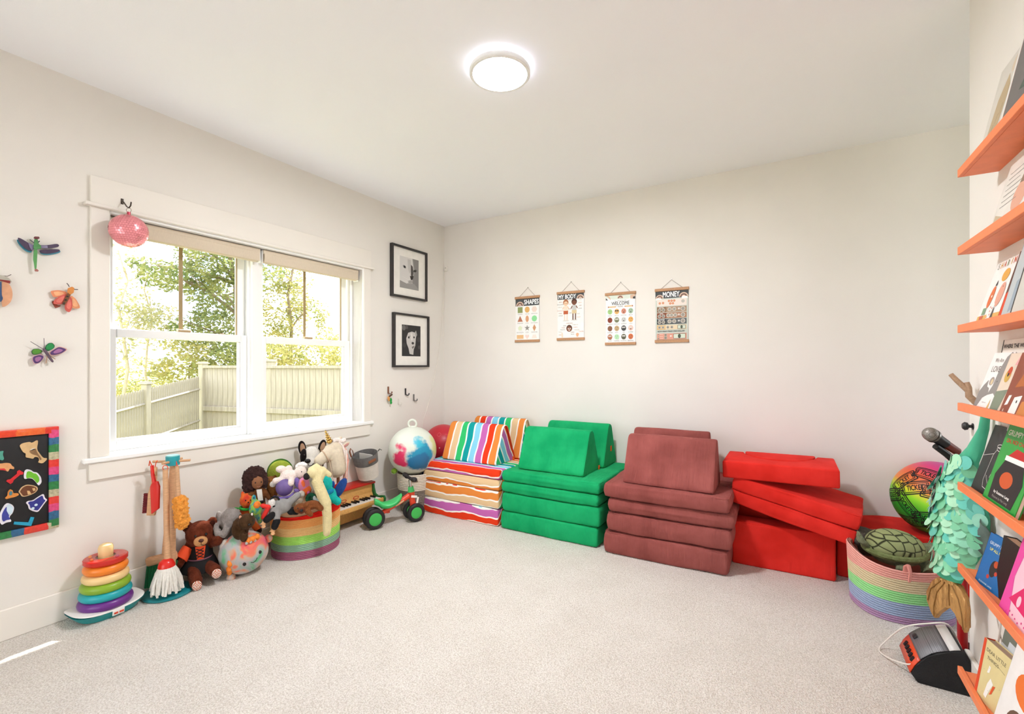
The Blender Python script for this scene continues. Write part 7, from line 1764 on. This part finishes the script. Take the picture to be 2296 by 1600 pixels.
# --- sixth ledge
def d(k, w, h):
    k.text('GRUMPY MONKEY', 0, h*.80, h*.085, '#dfe8ee', fit=w*.80, bold=.0); k.text('UP ALL NIGHT', 0, h*.69, h*.075, '#d8d06a', fit=w*.66)
    k.disc(0, h*.40, w*.13, '#2a211f', h*.16); k.disc(w*.05, h*.50, w*.08, '#b8471f'); k.disc(w*.13, h*.34, w*.05, '#c0402a'); k.disc(-w*.10, h*.22, w*.05, '#b83a2a')
    k.text('SUZANNE LANG', -w*.1, h*.05, h*.04, '#cfe2ee', fit=w*.5)
book('blue picture book with white title lettering on the sixth ledge', 5, 2.065, .135, .165, .012, '#1668a8', .525, .566, spine='#5a2f4a', yaw=.16, draw=d)
book('thick black book with tan page edges on the sixth ledge', 5, 1.985, .17, .18, .030, '#141214', .535, .560, pages='#b89a7c', yaw=.0)
def d(k, w, h):
    k.poly([(-w*.5, 0), (-w*.2, 0), (-w*.38, h*.5), (-w*.3, h), (-w*.5, h)], '#e0479a'); k.text('oun', -w*.16, h*.78, h*.15, '#d0307f', fit=w*.30); k.disc(w*.02, h*.60, w*.06, '#ecc4a8', h*.05); k.poly([(-w*.06, h*.50), (w*.10, h*.50), (w*.30, h*.16), (-w*.34, h*.22)], '#d81f62'); k.disc(-w*.10, h*.28, w*.05, '#eec0cc', h*.07)
    for j in range(8): k.disc(-w*.3+w*.08*j, h*.06+h*.05*((j*3) % 4)/4, .003, '#d0307f', n=7)
    k.rect(-w*.08, h*.64, -w*.02, h*.66, '#4a3a34'); k.rect(w*.06, h*.64, w*.12, h*.66, '#4a3a34')
book('pink picture book with magenta dress on the sixth ledge', 5, 1.862, .23, .22, .010, '#f2c2d0', .514, .566, draw=d)
# --- lowest ledge
def d(k, w, h):
    k.poly([(-w*.5, h*.72), (w*.5, h*.80), (w*.5, h), (-w*.5, h)], '#6f7468'); k.poly([(-w*.45, 0), (w*.30, 0), (w*.38, h*.5), (w*.2, h*.86), (-w*.3, h*.82)], '#cfd6da'); k.text('She Will', 0, h*.56, h*.10, '#d88a84', fit=w*.44, bold=.0); k.disc(w*.12, h*.26, w*.10, '#d8a24a', n=14); k.poly([(w*.38, h*.2), (w*.5, h*.1), (w*.5, h*.7), (w*.36, h*.7)], '#4a1230')
book('white and maroon picture book reading She Will on the lowest ledge', 6, 2.065, .24, .245, .010, '#c8ced0', .548, .590, pages='#8f7a6a', draw=d)
book('brown picture book behind the maroon one on the lowest ledge', 6, 1.99, .24, .27, .010, '#6a4330', .562, .593)
def d(k, w, h):
    k.rect(-w*.5, 0, -w*.40, h, '#d8481f'); k.text('DEAR LITTLE', w*.02, h*.82, h*.085, '#5a5444', fit=w*.72, bold=.0); k.text('THINGS', -w*.06, h*.71, h*.075, '#5a5444', fit=w*.42, bold=.0); k.line([(w*.14, h*.73), (w*.4, h*.70)], .001, '#6a6454')
    k.poly([(-w*.18, h*.50), (-w*.10, h*.52), (-w*.08, h*.62), (-w*.14, h*.64)], '#f0ece2'); k.poly([(-w*.16, h*.12), (-w*.06, h*.10), (w*.02, h*.28), (w*.10, h*.40), (-w*.02, h*.46), (-w*.10, h*.34)], '#efece4'); k.poly([(w*.02, h*.20), (w*.10, h*.24), (w*.18, h*.40), (w*.10, h*.38)], '#d8531f')
    for j in range(9): k.line([(-w*.4+w*.09*j, h*.06+h*.8*((j*5) % 9)/9), (-w*.38+w*.09*j, h*.07+h*.8*((j*5) % 9)/9)], .001, '#9a9276')
book('thick yellow book with orange patterned spine on the lowest ledge', 6, 2.045, .125, .185, .028, '#dccb92', .520, .548, pages='#a8907a', spine='#d8481f', yaw=.20, draw=d)
book('slim green and white book on the lowest ledge', 6, 1.925, .05, .20, .012, '#2f9a3a', .540, .575, draw=lambda k, w, h: k.rect(-w*.4, h*.2, w*.4, h*.8, '#e6ead8'))
def d(k, w, h):
    k.disc(w*.02, h*.66, w*.30, '#e8742a', h*.18); k.text('T', w*.0, h*.62, h*.12, '#1d1a1a'); k.disc(w*.0, h*.22, w*.26, '#6a4f3c', h*.20); k.disc(w*.05, h*.12, w*.14, '#efe6da', h*.12); k.disc(w*.02, h*.34, w*.13, '#e6dac8', h*.07)
book('white picture book with an orange disc on the lowest ledge', 6, 1.905, .25, .255, .012, '#efece8', .512, .566, draw=d)
